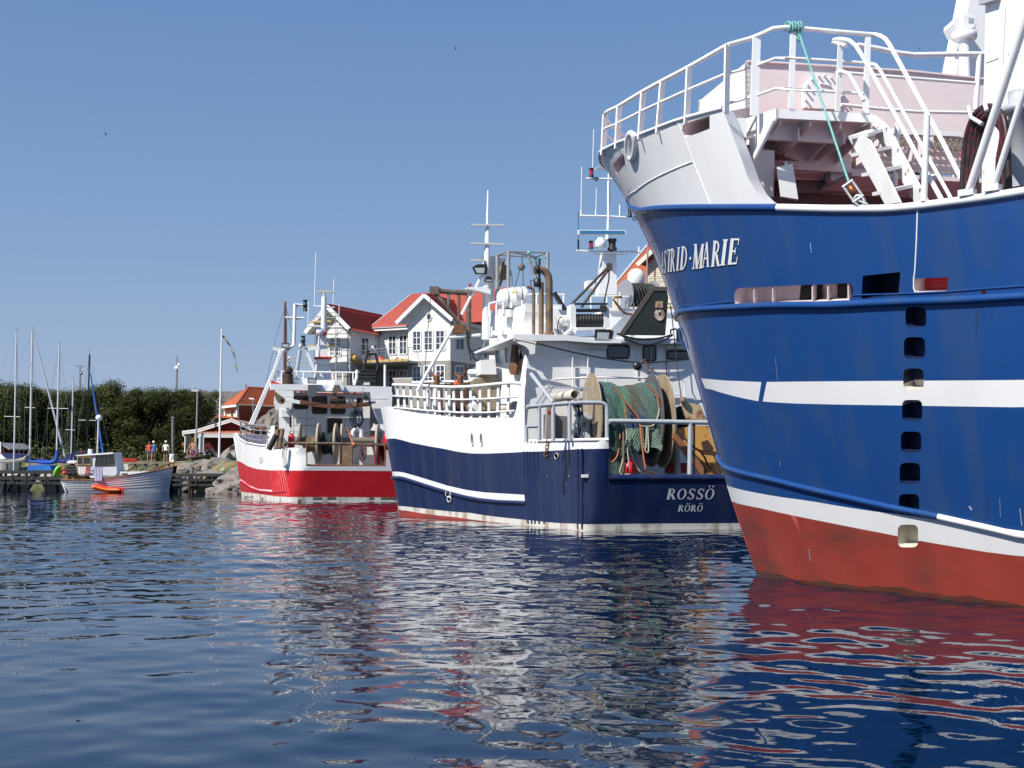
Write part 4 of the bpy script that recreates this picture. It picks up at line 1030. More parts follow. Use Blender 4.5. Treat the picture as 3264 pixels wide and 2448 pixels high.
# exhaust pipes
EX = RF.S(sA+.1)
tube_part('exhaust_pipe', RUSTP, R, [EX('g',150,545)]+crom([EX('g',150,160),EX('g',142,125),EX('g',120,108),EX('g',88,102)], 4), .055, 10)
tube_part('exhaust_pipe', RUSTP, R, [EX('g',222,545),EX('g',222,60)], .085, 12)
ex3 = tube_part('exhaust_pipe', RUSTP, R, [EX('g',298,545),EX('d',2030,1450)]+crom([EX('d',2028,1180),EX('d',2015,1100),EX('d',1970,1045),EX('d',1925,1030),EX('d',1895,1030)], 4), .125, 14)
b = MB(); c_ = EX('d',1895,1030); b.lathe(c_+RF.r*.05, [(.13,0),(.145,.02),(.145,.14),(.13,.15)], 14, axis=-RF.r); b.lathe(c_-RF.r*.09, [(.115,0),(.0,.001)], 12, axis=-RF.r); b.build('sooty_mouth', DARK, ex3)
b = MB(); c_ = EX('d',1890,1235); b.lathe(c_, [(.10,0),(.13,.05),(.13,.26),(.05,.3)], 12); b.tube([EX('d',1915,1200),EX('d',1915,900)], .04, 8); b.bar(EX('d',1805,1160), EX('d',1890,1150), .03, .02); b.bar(EX('d',1810,1160), EX('d',1815,1225), .03, .02); b.build('silencer', DARK, R)
b = MB(); b.lathe(EX('g',298,545)-Vector((0,0,.05)), [(.16,0),(.16,.1),(.13,.13)], 14); b.build('pipe_base', RUST, R)
# winch
WI = RF.S(sA-.1)
b = MB()
for pts in ([(500,270),(530,255),(548,300),(548,545),(505,545),(495,400)],[(812,290),(870,290),(860,330),(865,480),(825,490),(812,480)]):
    b.prism([WI('g',*p) for p in pts], RF.f*.45)
b.bar(WI('g',545,500), WI('g',815,498), .3, .1); b.bar(WI('g',440,548), WI('g',505,500), .4, .08); b.build('winch_frame', WHITE, R)
b = MB(); b.tube([WI('g',548,418)+RF.f*.25, WI('g',808,420)+RF.f*.25], .23, 18)
for k in range(9): 
    x_ = 560+28*k; c_ = WI('g',x_,418)+RF.f*.25; b.lathe(c_, [(.235,0),(.255,.03),(.255,.06),(.235,.09)], 16, axis=RF.r)
b.build('winch_drum', RUBBER, R)
b = MB(); b.tube([WI('g',525,258)+RF.f*.1, WI('g',855,258)+RF.f*.1], .035, 8); b.tube([WI('g',540,320)+RF.f*.1, WI('g',830,318)+RF.f*.1], .06, 10); b.box(WI('g',805,305), (.22,.2,.2)); b.build('winch_roller', DARK, R)
b = MB(); b.lathe(WI('g',490,415)+RF.f*.2, [(.13,0),(.17,.04),(.17,.2),(.12,.24),(.12,.38)], 12, axis=-RF.r); b.box(WI('g',440,400)+RF.f*.2, (.24,.24,.26)); b.build('winch_motor', WHITE, R)
tube_part('winch_hose', CABLE, R, crom([WI('g',385,540),WI('g',375,470),WI('g',390,400),WI('g',420,385)], 5), .02, 6)
# flood lamps
def flood(pf, k, pts, gl, parent, nrm):
    b = MB(); b.prism([pf(k,*p) for p in pts], -nrm*.14); o = b.build('flood_lamp', DARK, parent)
    b = MB(); b.prism([pf(k,*p)+nrm*.01 for p in gl], -nrm*.02); b.build('lamp_glass', mat('lamp_glass', (.42,.46,.46), .15, spec=.8), o); return o
flood(RD, 'g', [(735,500),(868,500),(905,520),(885,612),(725,605)], [(752,528),(860,532),(852,600),(742,594)], R, -RF.f)
FM = RF.S(sA+4.3)
flood(FM, 'd', [(1132,1000),(1180,968),(1300,965),(1305,1010),(1298,1082),(1170,1078)], [(1150,1010),(1272,1008),(1262,1072),(1180,1070)], R, -RF.f)
flood(RF.S(sA+4.0), 'd', [(1280,1135),(1300,1108),(1350,1112),(1368,1150),(1360,1172),(1282,1170)], [(1290,1148),(1355,1150),(1352,1166),(1292,1164)], R, -RF.f)
# forward mast with yards
MC = RF.S(sA+4.6)
b = MB(); mp_ = [MC('d',1312,100),MC('d',1300,500),MC('d',1303,515),MC('d',1298,960),MC('d',1290,1400),MC('d',1283,1700),MC('d',1283,1850)]
b.tube(mp_, [.035,.04,.07,.115,.13,.14,.15], 14); b.build('forward_mast', WHITE, R)
for y0, y1, x0, x1 in ((512,514,1115,1495),(726,738,1105,1482),(926,928,1102,1268)):
    b = MB(); b.bar(MC('d',x0,y0)-RF.f*.1, MC('d',x1,y1)-RF.f*.1, .10, .07); b.build('mast_yard', mat('pale_grey_paint', (.55,.56,.56), .5), R)
b = MB(); b.tube([MC('d',1245,1090),MC('d',1080,1400),MC('d',1000,1560)], .05, 8); b.build('mast_stay', WHITE, R)
b = MB(); b.prism([MC('d',*p)-RF.f*.05 for p in ((1040,1255),(1265,1250),(1315,1290),(1310,1335),(1180,1300),(1040,1270))], -RF.f*.35); b.build('mast_platform', WHITE, R)
b = MB(); b.lathe(MC('d',1085,1245)-RF.f*.2, [(.04,0),(.04,.06),(.055,.07),(.055,.12),(.03,.14)], 10); b.build('navigation_lamp', mat('lamp_red', (.4,.02,.02), .3), R)
b = MB(); b.prism([MC('d',*p)+RF.f*.15 for p in ((1230,865),(1400,860),(1440,1140),(1350,1050),(1325,900),(1335,880),(1500,885),(1440,1150),(1400,1145),(1340,1000),(1230,950))[:3]]+[MC('d',1330,1140)+RF.f*.15], RF.f*.05)
b.prism([MC('d',*p)+RF.f*.3 for p in ((1335,875),(1500,880),(1452,1140),(1335,1010))], RF.f*.3); b.prism([MC('d',*p)+RF.f*.2 for p in ((1320,1110),(1400,1140),(1400,1420),(1330,1420))], RF.f*.3)
b.build('mast_plating', WHITE, R)
# galvanised gallows frame
GA = RF.S(sA+3.0); GB = RF.S(sA+4.4)
b = MB()
c1, c2, c3, c4 = GB('d',1420,858), GA('d',1552,815), GA('d',2010,828), GB('d',1868,880)
for a_, z_ in ((c1,('d',1418,1400)),(c2,('d',1548,1260)),(c3,('d',2010,1100)),(c4,('d',1868,1120))):
    pf = GB if a_ in (c1,c4) else GA
    q = pf(*z_); b.tube([a_, a_+(q-a_)*1.25], .075, 10)
for a_, z_ in ((c1,c2),(c2,c3),(c3,c4),(c4,c1),(c2,c4)): b.tube([a_, z_], .04, 8)
b.tube([GA('d',1785,860), GA('d',1855,1100)], .05, 8); b.build('gallows_frame', STEEL, R)
# railing round the bridge roof
BR = RF.S(sA+2.6)
tube_part('roof_rail', WHITE, R, [BR('d',1322,1428),BR('d',1490,1390),BR('d',1585,1372),BR('d',1715,1345),BR('d',1830,1318),BR('d',1960,1318),BR('d',2212,1325)], .035)
for x_, y0, y1 in ((1325,1425,1580),(1410,1405,1560),(1490,1392,1545),(1585,1372,1480),(1712,1348,1500),(1883,1320,1480),(2200,1325,1480)):
    tube_part('roof_rail_post', WHITE, R, [BR('d',x_,y0), BR('d',x_,y1)], .035)
# rusty davit over the foredeck
DV = RF.S(RF.loc(RH_.S(*RH_.inv('e', 1000, 1190)))[0]+1.6)
b = MB(); b.tube([DV('d',660,1275),DV('d',860,1290),DV('d',1090,1305)], .10, 8); b.tube([DV('d',1085,1290),DV('e',1080,290)], .105, 10); b.tube([DV('d',680,1290),DV('d',960,1640),DV('e',985,110)], .08, 8)
b.tube([DV('d',848,1300),DV('d',848,1480)], .055, 8); b.tube([DV('d',968,1310),DV('d',968,1620)], .055, 8); b.box(DV('d',680,1275), (.35,.2,.28))
b.build('davit', mat('davit_rust', (.13,.095,.075), .7, var=.4, vscale=3, col2=(.26,.24,.22), amt2=.5, s2=2), R)
b = MB(); b.prism([DV('e',*p)-RF.f*.1 for p in ((905,125),(1010,120),(1042,185),(1035,215),(1000,235),(910,232))], RF.f*.3); b.build('davit_head', RUST, R)
tube_part('derrick_boom', WHITE, R, [DV('e',905,150),DV('e',560,760),DV('e',480,905)], .065, 8)
tube_part('derrick_spreader', WHITE, R, [DV('e',850,282),DV('e',1220,250)], .06, 8)
tube_part('davit_wire', CABLE, R, [DV('d',640,1300),DV('d',625,1500),DV('e',612,90),DV('e',565,700),DV('e',560,800)], .014, 5)
for pts in ([(1050,190),(1060,330),(1090,470),(1105,555)],[(1060,200),(1075,400),(1130,440),(1200,410),(1255,415),(1280,460),(1270,520)],[(1070,230),(1090,420),(1140,470),(1230,430),(1275,480)],[(1125,470),(1130,520),(1180,555),(1260,548)]):
    tube_part('hydraulic_hose', CABLE, R, crom([DV('e',*p)-RF.f*.12 for p in pts], 5), .03, 6)
tube_part('stay_wire', STEEL, R, [DV('e',1285,300),DV('e',1180,600),DV('e',1110,680)], .015, 5)
tube_part('stay_wire', ROPEG, R, [DV('e',1180,560),DV('e',1130,760),DV('e',1130,905)], .02, 5)
# things standing on the foredeck behind the rail
def hs(x): return RF.loc(RH_.S(*RH_.inv('e', min(max(x, 190), 1600), 1190)))[0]
def FD(d, x=None):
    if x is not None: return RF.S(max(hs(x)+.35+.22*d, sA+.5))
    return lambda k, X, Y: RF.S(max(hs(X)+.35+.22*d, sA+.5))(k, X, Y)
def fd_plate(name, m, k, pts, d, thick=.12): b = MB(); pf = FD(d, sum(p[0] for p in pts)/len(pts)); b.prism([pf(k,*p) for p in pts], RF.f*thick); return b.build(name, m, R)
fd_plate('vent_box', WHITE, 'e', [(1225,545),(1395,530),(1410,712),(1225,712)], 3.2, .8)
fd_plate('hatch_lid', CREAM, 'e', [(205,765),(420,758),(435,960),(230,960)], 6.8, .1)
fd_plate('hatch_rim', WHITE, 'e', [(198,755),(425,750),(425,768),(198,772)], 6.7, .15)
BR_ = mat('brown_machinery', (.13,.07,.045), .7, var=.5, vscale=3)
fd_plate('winch_gear', BR_, 'e', [(740,870),(780,865),(785,1200),(745,1200)], 4.5, .3)
fd_plate('winch_gear', BR_, 'e', [(915,850),(1005,850),(1000,1200),(925,1200)], 4.3, .4)
fd_plate('winch_gear', RUST, 'e', [(1015,812),(1110,805),(1060,830),(1050,1200),(1015,1200)], 4.2, .25)
fd_plate('winch_beam', RUST, 'e', [(550,812),(905,830),(905,850),(560,850)], 5.2, .25)
TAN = mat('tan_canvas', (.27,.22,.15), .85, var=.3, vscale=2, bump=.3)
fd_plate('canvas_cover', TAN, 'e', [(1135,790),(1170,755),(1215,770),(1250,720),(1380,690),(1420,780),(1430,1130),(1230,1130),(1215,1000),(1140,900)], 3.0, .5)
for x_, w_, y0, y1 in ((690,26,890,1200),(858,24,965,1200),(600,20,900,1180),(1150,36,980,1200)):
    b = MB(); pf = FD(4.0); p = pf('e',x_,y1); h_ = (pf('e',x_,y0)-p).length; r_ = w_*.27/4000*44; b.lathe(p, [(r_,0),(r_,h_-.1),(r_*.8,h_),(0,h_+.05)], 12); b.build('mushroom_vent', WHITE, R)
for x0, x1 in ((645,772),(925,1042)):
    b = MB(); pf = FD(5.0); b.tube([pf('e',x0,675),pf('e',x0+8,720),pf('e',(x0+x1)/2,740),pf('e',x1-8,720),pf('e',x1,680)], .045, 6); b.tube([pf('e',(x0+x1)/2,740),pf('e',(x0+x1)/2,850)], .11, 8); b.build('boom_rest', RUST, R)
tube_part('side_stowage_pipe', CREAM, R, [FD(.8)('e',1490,1110), FD(.5)('e',1635,1080)], .16, 12)
fd_plate('gas_bottle', mat('teal_bottle', (.04,.22,.28), .4), 'e', [(1432,920),(1450,910),(1468,1130),(1440,1135)], .9, .15)
b = MB(); pf = FD(4.4); c_ = pf('e',940,822); b.sphere(c_, .12, 10); b.build('orange_float', ORANGE, R)
tube_part('foredeck_rail', WHITE, R, [FD(6.5)('e',430,808),FD(6.5)('e',740,795),FD(6.0)('e',1090,798),FD(6)('e',1100,685)], .05)
tube_part('foredeck_pipe', WHITE, R, [FD(3.5)('e',1100,690),FD(3.5)('e',1225,690)], .12, 10)
b = MB(); b.prism([FD(3.6)('e',*p) for p in ((1090,700),(1215,700),(1215,795),(1105,795))], RF.f*.3); b.build('foredeck_locker', WHITE, R)
b = MB(); pf = FD(3.1); b.lathe(pf('e',1170,1110), [(.0,-.3),(.3,-.28),(.3,.2),(.2,.3)], 12, axis=-RF.f); b.build('winch_end', WHITE, R)
# ---- after deck: guard rails
GR = RF.S(.35)
gp = lambda x, y: GR('v', x, y)
b = MB(); b.tube([gp(95,400),gp(370,375),gp(560,360),gp(690,352),gp(880,352),gp(925,358),gp(955,378),gp(968,410),gp(970,752)], .066, 10); b.build('guard_rail', GREYP, R)
for x_, y0 in ((232,390),(385,378),(562,362)): tube_part('guard_post', GREYP, R, [gp(x_,y0), gp(x_+2,762)], .066, 10)
tube_part('guard_brace', GREYP, R, [RF.S(2.4)('v',148,42), gp(385,352)], .066, 10)
tube_part('guard_rail', GREYP, R, [gp(92,620),gp(110,612),gp(208,610)], .05, 8); tube_part('guard_post', GREYP, R, [gp(92,618),gp(95,775)], .06, 8)
G2 = RF.S(.15); g2_ = lambda x, y: G2('v', x, y)
b = MB(); b.tube([g2_(990,558),g2_(1010,552),g2_(1500,558),g2_(2400,575)], .075, 10); b.build('stern_rail', GREYP, R)
tube_part('stern_post', GREYP, R, [g2_(1872,575),g2_(1866,1195)], .075, 10)
for x_, y0, y1 in ((1928,530,1160),(1160,585,1155)): tube_part('stern_pin', RUSTP, R, [G2('v',x_,y0)+RF.f*.1, G2('v',x_,y1)+RF.f*.1], .035, 6)
FRM = RF.S(1.6); b = MB()
for pts in ([(205,365),(330,185),(750,195),(752,330)],[(262,365),(385,178)],[(330,165),(345,155)],[(660,200),(660,330)],[(752,330),(752,420)]): 
    for p, q in zip(pts, pts[1:]): b.bar(FRM('v',*p), FRM('v',*q), .09, .06)
b.build('gear_frame', GREYP, R)
# net drum
DR = Frame((RF.o.x, RF.o.y), 11.0)
def disc(b, c, r, axis, thick): b.lathe(c-axis*thick/2, [(r*.02,0),(r,0),(r,thick),(r*.02,thick)], 48, axis=axis, smooth=False)
NDp = RF.S(2.35)
cL, cG, cB = NDp('v',800,545), NDp('v',1430,545), NDp('v',1540,560)
dax = (cB-cL).normalized(); dax = Vector((cos(radians(9)), sin(radians(9)), 0))
cG = cL+dax*((cG-cL).length); cB = cL+dax*((cB-cL).length+.02)
rL = (cL.z-NDp('v',800,35).z); rL = abs(rL)
for c_, m_ in ((cL,PLY),(cG,mat('grey_flange', (.10,.10,.10), .7, var=.4, vscale=3)),(cB,PLY)):
    b = MB(); disc(b, c_, rL*(1 if c_ is not cG else .98), dax, .05); b.build('drum_flange', m_, R)
b = MB(); b.tube([cL-dax*.4, cB+dax*.4], .22, 16); b.build('drum_axle', STEEL, R)
for c_ in (cL-dax*.25, cB+dax*.3):
    b = MB(); b.prism([c_+RF.f*.6+Vector((0,0,DZ-c_.z)), c_-RF.f*.6+Vector((0,0,DZ-c_.z)), c_-RF.f*.15+Vector((0,0,.25)), c_+RF.f*.15+Vector((0,0,.25))], dax*.12); b.build('drum_stand', GREYP, R)
# ---- things on board
NET = thing('fishing_net', cL.lerp(cG,.5)-Vector((0,0,cL.z-DZ)), 'green trawl net wound on the drum between plywood flanges', 'fishing net')
N1 = mat('teal_net', (.095,.175,.15), .9, var=.5, vscale=9); N2 = mat('brown_net', (.12,.12,.085), .9, var=.5, vscale=9); N3 = mat('blue_net', (.05,.09,.20), .9, var=.4, vscale=9)
NC = mat('net_core', (.012,.03,.026), .95, var=.5, vscale=6); NP = mat('pale_green_twine', (.22,.33,.26), .9)
Lc = (cG-cL).length-.08
e1 = dax.cross(Vector((0,0,1))).normalized(); e1 = -e1 if e1.y > 0 else e1        # towards the camera
def nr(a, ph): return rL*.77*(1+.04*sin(3.1*a+1)+.03*sin(6*a+3*ph)+.02*sin(9*ph+5*a)+.012*sin(19*a+7*ph)-.07*math.exp(-((a/Lc-.38)/.1)**2))
def npnt(a, ph, d=0.): 
    r_ = nr(a, ph)+d; return cL+dax*(.05+a)+e1*(r_*cos(ph))+Vector((0,0,r_*sin(ph)))
b = MB(); b.grid([[npnt(Lc*i/44, 2*pi*j/48, -.02) for j in range(48)] for i in range(45)], closed=True); b.build('net_core', NC, NET)
def netpatch(name, m, a0, a1, p0, p1, na, npn, r=.012, hang=None):
    b = MB(); P = {}
    for i in range(na+1):
        for j in range(npn+1):
            a = lerp(a0, a1, (i+.5*(j%2))/na)+random.uniform(-.012,.012); t = j/npn
            ph = lerp(p0, p1, t)
            P[i,j] = npnt(min(max(a,0),Lc), ph, .015) if hang is None else hang(a, t)
    for j in range(npn):
        for i in range(na+1):
            for k in ((i, i-1) if j%2 == 0 else (i, i+1)):
                if (k, j+1) in P: b.tube([P[i,j], P[k,j+1]], r, 3, cap=False)
    return b.build(name, m, NET)
def bar_net(*a, **k): return netpatch(*a, **k)
netpatch('net_panel', N1, .0, Lc*.42, pi*.62, -.55, 20, 46, .016)
netpatch('net_panel', mat('green_net', (.085,.20,.14), .9, var=.4, vscale=9), Lc*.30, Lc*.52, pi*.6, .0, 14, 50, .017)
netpatch('net_panel', N2, Lc*.46, Lc*.78, pi*.62, .1, 16, 46, .016)
netpatch('net_panel', N1, Lc*.66, Lc, pi*.6, -.35, 18, 46, .016)
netpatch('net_panel', N3, Lc*.42, Lc*.78, .25, -.45, 16, 20, .016)
hz0 = npnt(Lc*.5, -.3).z; hp0 = e1
def hang(a, t):
    top = npnt(a, -.25, .03); zz = lerp(top.z, DZ+1.05+.12*sin(5*a), t); d = .12*sin(6*a+3*t)*t
    q = top+e1*(.06*t+d*.5)+dax*(.05*sin(9*a+5*t)); return Vector((q.x, q.y, zz))
netpatch('net_curtain', NP, Lc*.42, Lc*.99, 0, 1, 17, 17, .014, hang)
def hang2(a, t):
    top = npnt(a, -.3, .03); return Vector((top.x, top.y, lerp(top.z, DZ+.2, t)))+e1*(.05*sin(7*a+2*t))
netpatch('net_curtain', N1, .02, Lc*.40, 0, 1, 16, 24, .014, hang2)
ND2 = RF.S(.98)
def nrope(name, m, pts, r=.022): return tube_part(name, m, NET, crom([ND2('v',*p) for p in pts], 4), r, 6)
nrope('orange_line', ROPEO, [(1055,180),(1110,260),(1170,345),(1250,440),(1310,520),(1330,600),(1350,800),(1372,980),(1392,1085)], .03)
nrope('orange_line', ROPEO, [(1405,145),(1450,200),(1500,260),(1528,340),(1530,400)], .03)
nrope('orange_line', ROPEO, [(1170,390),(1168,470),(1180,520)], .025); nrope('orange_line', ROPEO, [(1112,690),(1100,830),(1075,940),(1020,1000)], .025)
nrope('orange_line', ROPEO, [(1392,1085),(1440,1110),(1530,1140),(1610,1150)], .03)
nrope('pale_line', ROPEW, [(1178,640),(1185,760),(1195,900),(1215,1065)]); nrope('pale_line', ROPEW, [(1190,740),(1230,890),(1275,1010),(1330,1100),(1420,1140)])
nrope('pale_line', ROPEW, [(1150,900),(1130,1010),(1108,1105),(1140,1130),(1240,1125)]); nrope('pale_line', ROPEW, [(1330,600),(1400,612),(1480,590),(1530,470),(1535,380)])
nrope('pale_line', ROPEW, [(1400,612),(1395,760),(1385,870),(1420,875),(1412,620)]); nrope('pale_line', ROPEW, [(1400,1090),(1430,1130),(1540,1145),(1480,1110),(1420,1095)])
by = thing('buoy', ND2('v',1250,1130), 'red float lying under the green net on the navy trawler\'s stern', 'buoy')
b = MB(); c_ = ND2('v',1250,1058)+RF.f*.35; b.lathe(c_-Vector((0,0,.26)), [(.05,0),(.22,.03),(.27,.2),(.22,.42),(.07,.5)], 16); b.build('float_body', REDP, by)
b = MB(); b.tube([c_+Vector((.05*cos(t),0,.26+.05*sin(t))) for t in np.linspace(0,2*pi,10)], .015, 6); b.build('eye', REDP, by)
bx = MB(); P_ = RF.S(1.9); bx.prism([P_('v',*p) for p in ((1655,1005),(1835,1005),(1835,1115),(1655,1115))], RF.f*.5); o = bx.build('fish_crate', mat('dark_red_plastic', (.25,.02,.02), .5)); tag(o, 'dark red box on the navy trawler\'s stern deck beside the rusty door', 'box')
hp_ = MB(); c_ = RF.S(2.6)('v',1770,540)
for k in range(7): hp_.sphere(c_+Vector((random.uniform(-.3,.3), random.uniform(-.2,.2), random.uniform(-.5,.25))), random.uniform(.22,.34), 10, sc=(1,1,1.1))
o = hp_.build('net_heap', mat('black_netting', (.01,.01,.012), .95, bump=.8, bscale=30)); tag(o, 'heap of black netting stacked beside the net drum', 'netting')
# rusty yellow trawl door
td = thing('trawl_door', RF.S(.5)('v',1950,1150), 'big yellow trawl door covered in rust patches leaning on the navy trawler\'s stern', 'trawl door')
YEL = mat('rusty_yellow_paint', (.62,.33,.08), .6, var=.2, vscale=2, col2=(.14,.045,.02), amt2=.9, s2=1.8, bump=.2)
YEL2 = mat('pale_rusty_yellow', (.55,.42,.24), .6, var=.3, vscale=2, col2=(.20,.06,.02), amt2=.9, s2=2.4, bump=.2)
TD = RF.S(.85); TD2 = RF.S(.6)
b = MB(); b.prism([TD('v',*p) for p in ((1770,330),(1990,385),(2050,560),(1850,560))], RF.f*.12); b.build('upper_plate', YEL2, td)
b = MB(); b.prism([TD('v',*p) for p in ((1690,645),(1925,600),(2070,600),(2155,880),(2300,1020),(2300,1150),(2020,1150),(1705,720))], RF.f*.14); b.build('main_plate', YEL, td)
b = MB(); b.prism([TD2('v',*p) for p in ((1695,690),(1725,692),(1900,890),(2020,1060),(2030,1150),(1985,1130),(1700,745))], RF.f*.2); b.build('shoe', mat('rust_brown_shoe', (.30,.13,.06), .6, var=.3), td)
b = MB(); b.tube([TD2('v',*p) for p in ((1760,660),(1790,720),(1850,780),(1900,830),(1980,880),(2030,950),(2060,1030),(2120,1090),(2200,1130))], .035, 5); b.tube([TD2('v',*p) for p in ((2130,920),(2160,1000),(2180,1080),(2210,1110))], .035, 5); b.build('chain', mat('rust_chain', (.07,.03,.02), .8), td)
b = MB(); b.prism([TD('v',*p)-RF.f*.03 for p in ((1990,780),(2060,755),(2110,830),(2080,880),(2010,860))], RF.f*.06); b.prism([TD('v',*p)-RF.f*.02 for p in ((1970,860),(2150,880),(2160,920),(1990,900))], RF.f*.04); b.build('bracket', mat('rust_chain',(.07,.03,.02)), td)
for k_, x_, y_ in (('v',1780,340),):
    b = MB(); b.lathe(TD(k_,x_,y_)-RF.f*.1, [(.1,0),(.1,.12),(.05,.14)], 10); b.build('swivel', RUSTP, td)
tube_part('trawl_wire', CABLE, R, [RD('g',1440,280),RD('g',1470,560),RD('g',1500,860),TD('v',1778,330)], .018, 5)
# dark trawl door stowed up on the boat deck
dt = thing('trawl_door', RF.S(sA-.6)('g',1180,560), 'dark green-black trawl door with rusty eye plates standing on the boat deck', 'trawl door')
DTP = RF.S(sA-.5)
b = MB(); b.prism([DTP('g',*p) for p in ((975,552),(1268,122),(1400,120),(1416,200),(1388,556))], RF.f*.12); b.build('door_plate', mat('blackened_green_steel', (.022,.028,.024), .55, var=.3, vscale=2), dt)
b = MB(); b.bar(DTP('g',975,550), DTP('g',1270,120), .14, .05, up=RF.f); b.bar(DTP('g',1270,120), DTP('g',1400,120), .14, .06, up=RF.f); b.build('door_edge', mat('worn_edge', (.09,.075,.06), .6), dt)
b = MB(); b.prism([DTP('g',*p)-RF.f*.03 for p in ((1298,240),(1362,236),(1364,300),(1294,302))], RF.f*.05); b.build('rusty_plate', mat('pale_rust_plate', (.42,.30,.19), .7, col2=(.22,.08,.03), amt2=.8, s2=7), dt)
b = MB(); b.prism([DTP('g',1333+46*cos(t),362+58*sin(t))-RF.f*.04 for t in np.linspace(0,2*pi,22)[:-1]], RF.f*.05); b.build('eye_plate', mat('cream_rust_plate', (.58,.52,.42), .7, col2=(.22,.08,.03), amt2=.8, s2=5), dt)
b = MB(); b.prism([DTP('g',1330+12*cos(t),355+16*sin(t))-RF.f*.05 for t in np.linspace(0,2*pi,12)[:-1]], RF.f*.02); b.prism([DTP('g',*p)-RF.f*.05 for p in ((1293,298),(1375,298),(1375,312),(1345,316),(1330,312),(1310,320),(1293,312))], RF.f*.02); b.build('eye_hole', DARK, dt)
for sg in ([(920,545),(1050,585),(1180,598),(1330,585),(1440,552)],[(955,555),(1060,620),(1180,650),(1320,625),(1440,560)]):
    tube_part('hanging_hose', CABLE, R, crom([RD('g',*p)-RF.f*.15 for p in sg], 5), .035, 6)
tube_part('hanging_hose', CABLE, R, crom([RD('g',1440,540),RD('g',1440,510),RD('g',1475,497),RD('g',1505,515),RD('g',1510,560)], 5), .03, 6)
b = MB(); b.box(RD('g',1510,560)-RF.f*.1, (.2,.2,.35)); b.build('junction_box', DARK, R)
# warp wire across with hanging block
wz = [RD('e',1600,310),RD('g',60,612),RD('g',200,650),RD('g',500,722),RD('g',850,788),RD('g',1150,820),RD('g',1400,805),RD('g',1640,780)]
tube_part('warp_wire', CABLE, R, [p-RF.f*.25 for p in crom(wz, 4)], .028, 6)
tube_part('warp_splice', CREAM, R, [RD('e',1610,310)-RF.f*.25, RD('e',1700,325)-RF.f*.25, RD('e',1850,360)-RF.f*.25], .045, 6)
hbk = thing('hanging_block', RD('g',1100,870)-RF.f*.25, 'black pulley block hanging from the wire over the navy trawler\'s stern', 'pulley block')
b = MB(); b.lathe(RD('g',1100,852)-RF.f*.35, [(.02,0),(.14,.02),(.15,.08),(.14,.14),(.02,.16)], 14, axis=RF.f); b.build('sheave', DARK, hbk)
b = MB(); b.bar(RD('g',1095,845)-RF.f*.3, RD('g',1165,790)-RF.f*.3, .06, .05); b.tube([RD('g',1150,790)-RF.f*.3, RD('g',1185,840)-RF.f*.3, RD('g',1210,925)-RF.f*.3], .03, 6); b.tube([RD('g',1175,820)-RF.f*.3, RD('g',1230,880)-RF.f*.3, RD('g',1285,930)-RF.f*.3], .02, 6); b.build('strop', RUSTP, hbk)
rb2 = thing('hanging_block', WS('e',1600,715), 'long rusty red pulley block hanging beside the navy trawler\'s wheelhouse windows', 'pulley block')
HB = RS.T(-.25)
b = MB(); b.prism([HB('e',*p) for p in ((1590,372),(1625,372),(1632,480),(1640,600),(1648,625),(1636,700),(1620,718),(1580,718),(1562,690),(1548,625),(1565,590),(1572,480))], RS.r*.12); b.build('block_cheek', RUST, rb2)
b = MB(); b.bar(HB('e',1605,380), HB('e',1600,330), .06, .06); b.build('shackle', RUST, rb2)
b = MB(); b.prism([HB('e',*p)-RS.r*.02 for p in ((1597,460),(1615,460),(1618,560),(1597,560))], RS.r*.03); b.build('slot', DARK, rb2)
pv = thing('plastic_pipe', FRM('v',480,340), 'wide cream plastic pipe lying over the navy trawler\'s stern rail', 'pipe')
p0, p1 = RF.S(3.2)('v',375,300), RF.S(.9)('v',622,266)
b = MB(); ax = (p1-p0).normalized(); L_ = (p1-p0).length
b.lathe(p0, [(.12,0),(.15,.02),(.15,L_),(.128,L_),(.128,L_*.35)], 20, axis=ax); b.build('pipe_wall', CREAM, pv)
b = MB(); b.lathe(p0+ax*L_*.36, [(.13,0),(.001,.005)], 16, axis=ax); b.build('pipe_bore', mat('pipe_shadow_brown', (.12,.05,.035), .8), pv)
for f_ in (.35,.7): b = MB(); b.tube([p0+ax*L_*f_+(ax.orthogonal().normalized()*cos(t)+ax.cross(ax.orthogonal().normalized())*sin(t))*.152 for t in np.linspace(0,2*pi,16)], .012, 5, closed=True); b.build('pipe_band', RUSTP, pv)
ch = thing('chain', RF.S(.0)('v',330,930), 'short rusty chain with a hook hanging over the navy trawler\'s quarter', 'chain')
b = MB(); cp = [RH_.off(*RH_.inv('v',x,y), .06) for x, y in ((345,762),(340,800),(335,835),(330,870),(325,905))]
for i, p in enumerate(cp): b.tube([p+Vector(((.03 if i%2 else .05)*cos(t),(.03 if i%2==0 else 0)*cos(t),.075*sin(t))) for t in np.linspace(0,2*pi,9)], .016, 5, closed=True)
b.build('links', RUST, ch)
b = MB(); b.tube(crom([RH_.off(*RH_.inv('v',x,y), .06) for x, y in ((322,880),(305,910),(318,938),(340,925))], 4), .03, 6); b.build('hook', RUST, ch)
tw = MB(); tw_c = RF.S(1.3)('v',655,560)
for k in range(9): tw.tube([tw_c+Vector((random.uniform(-.18,.18), random.uniform(-.1,.1), z_)) for z_ in (.55,.2,-.1,-.5)], .03, 5)
o = tw.build('hose_bundle', mat('blue_grey_hose', (.06,.09,.13), .6)); tag(o, 'tangle of blue-grey hoses beside the net drum\'s left flange', 'hose')
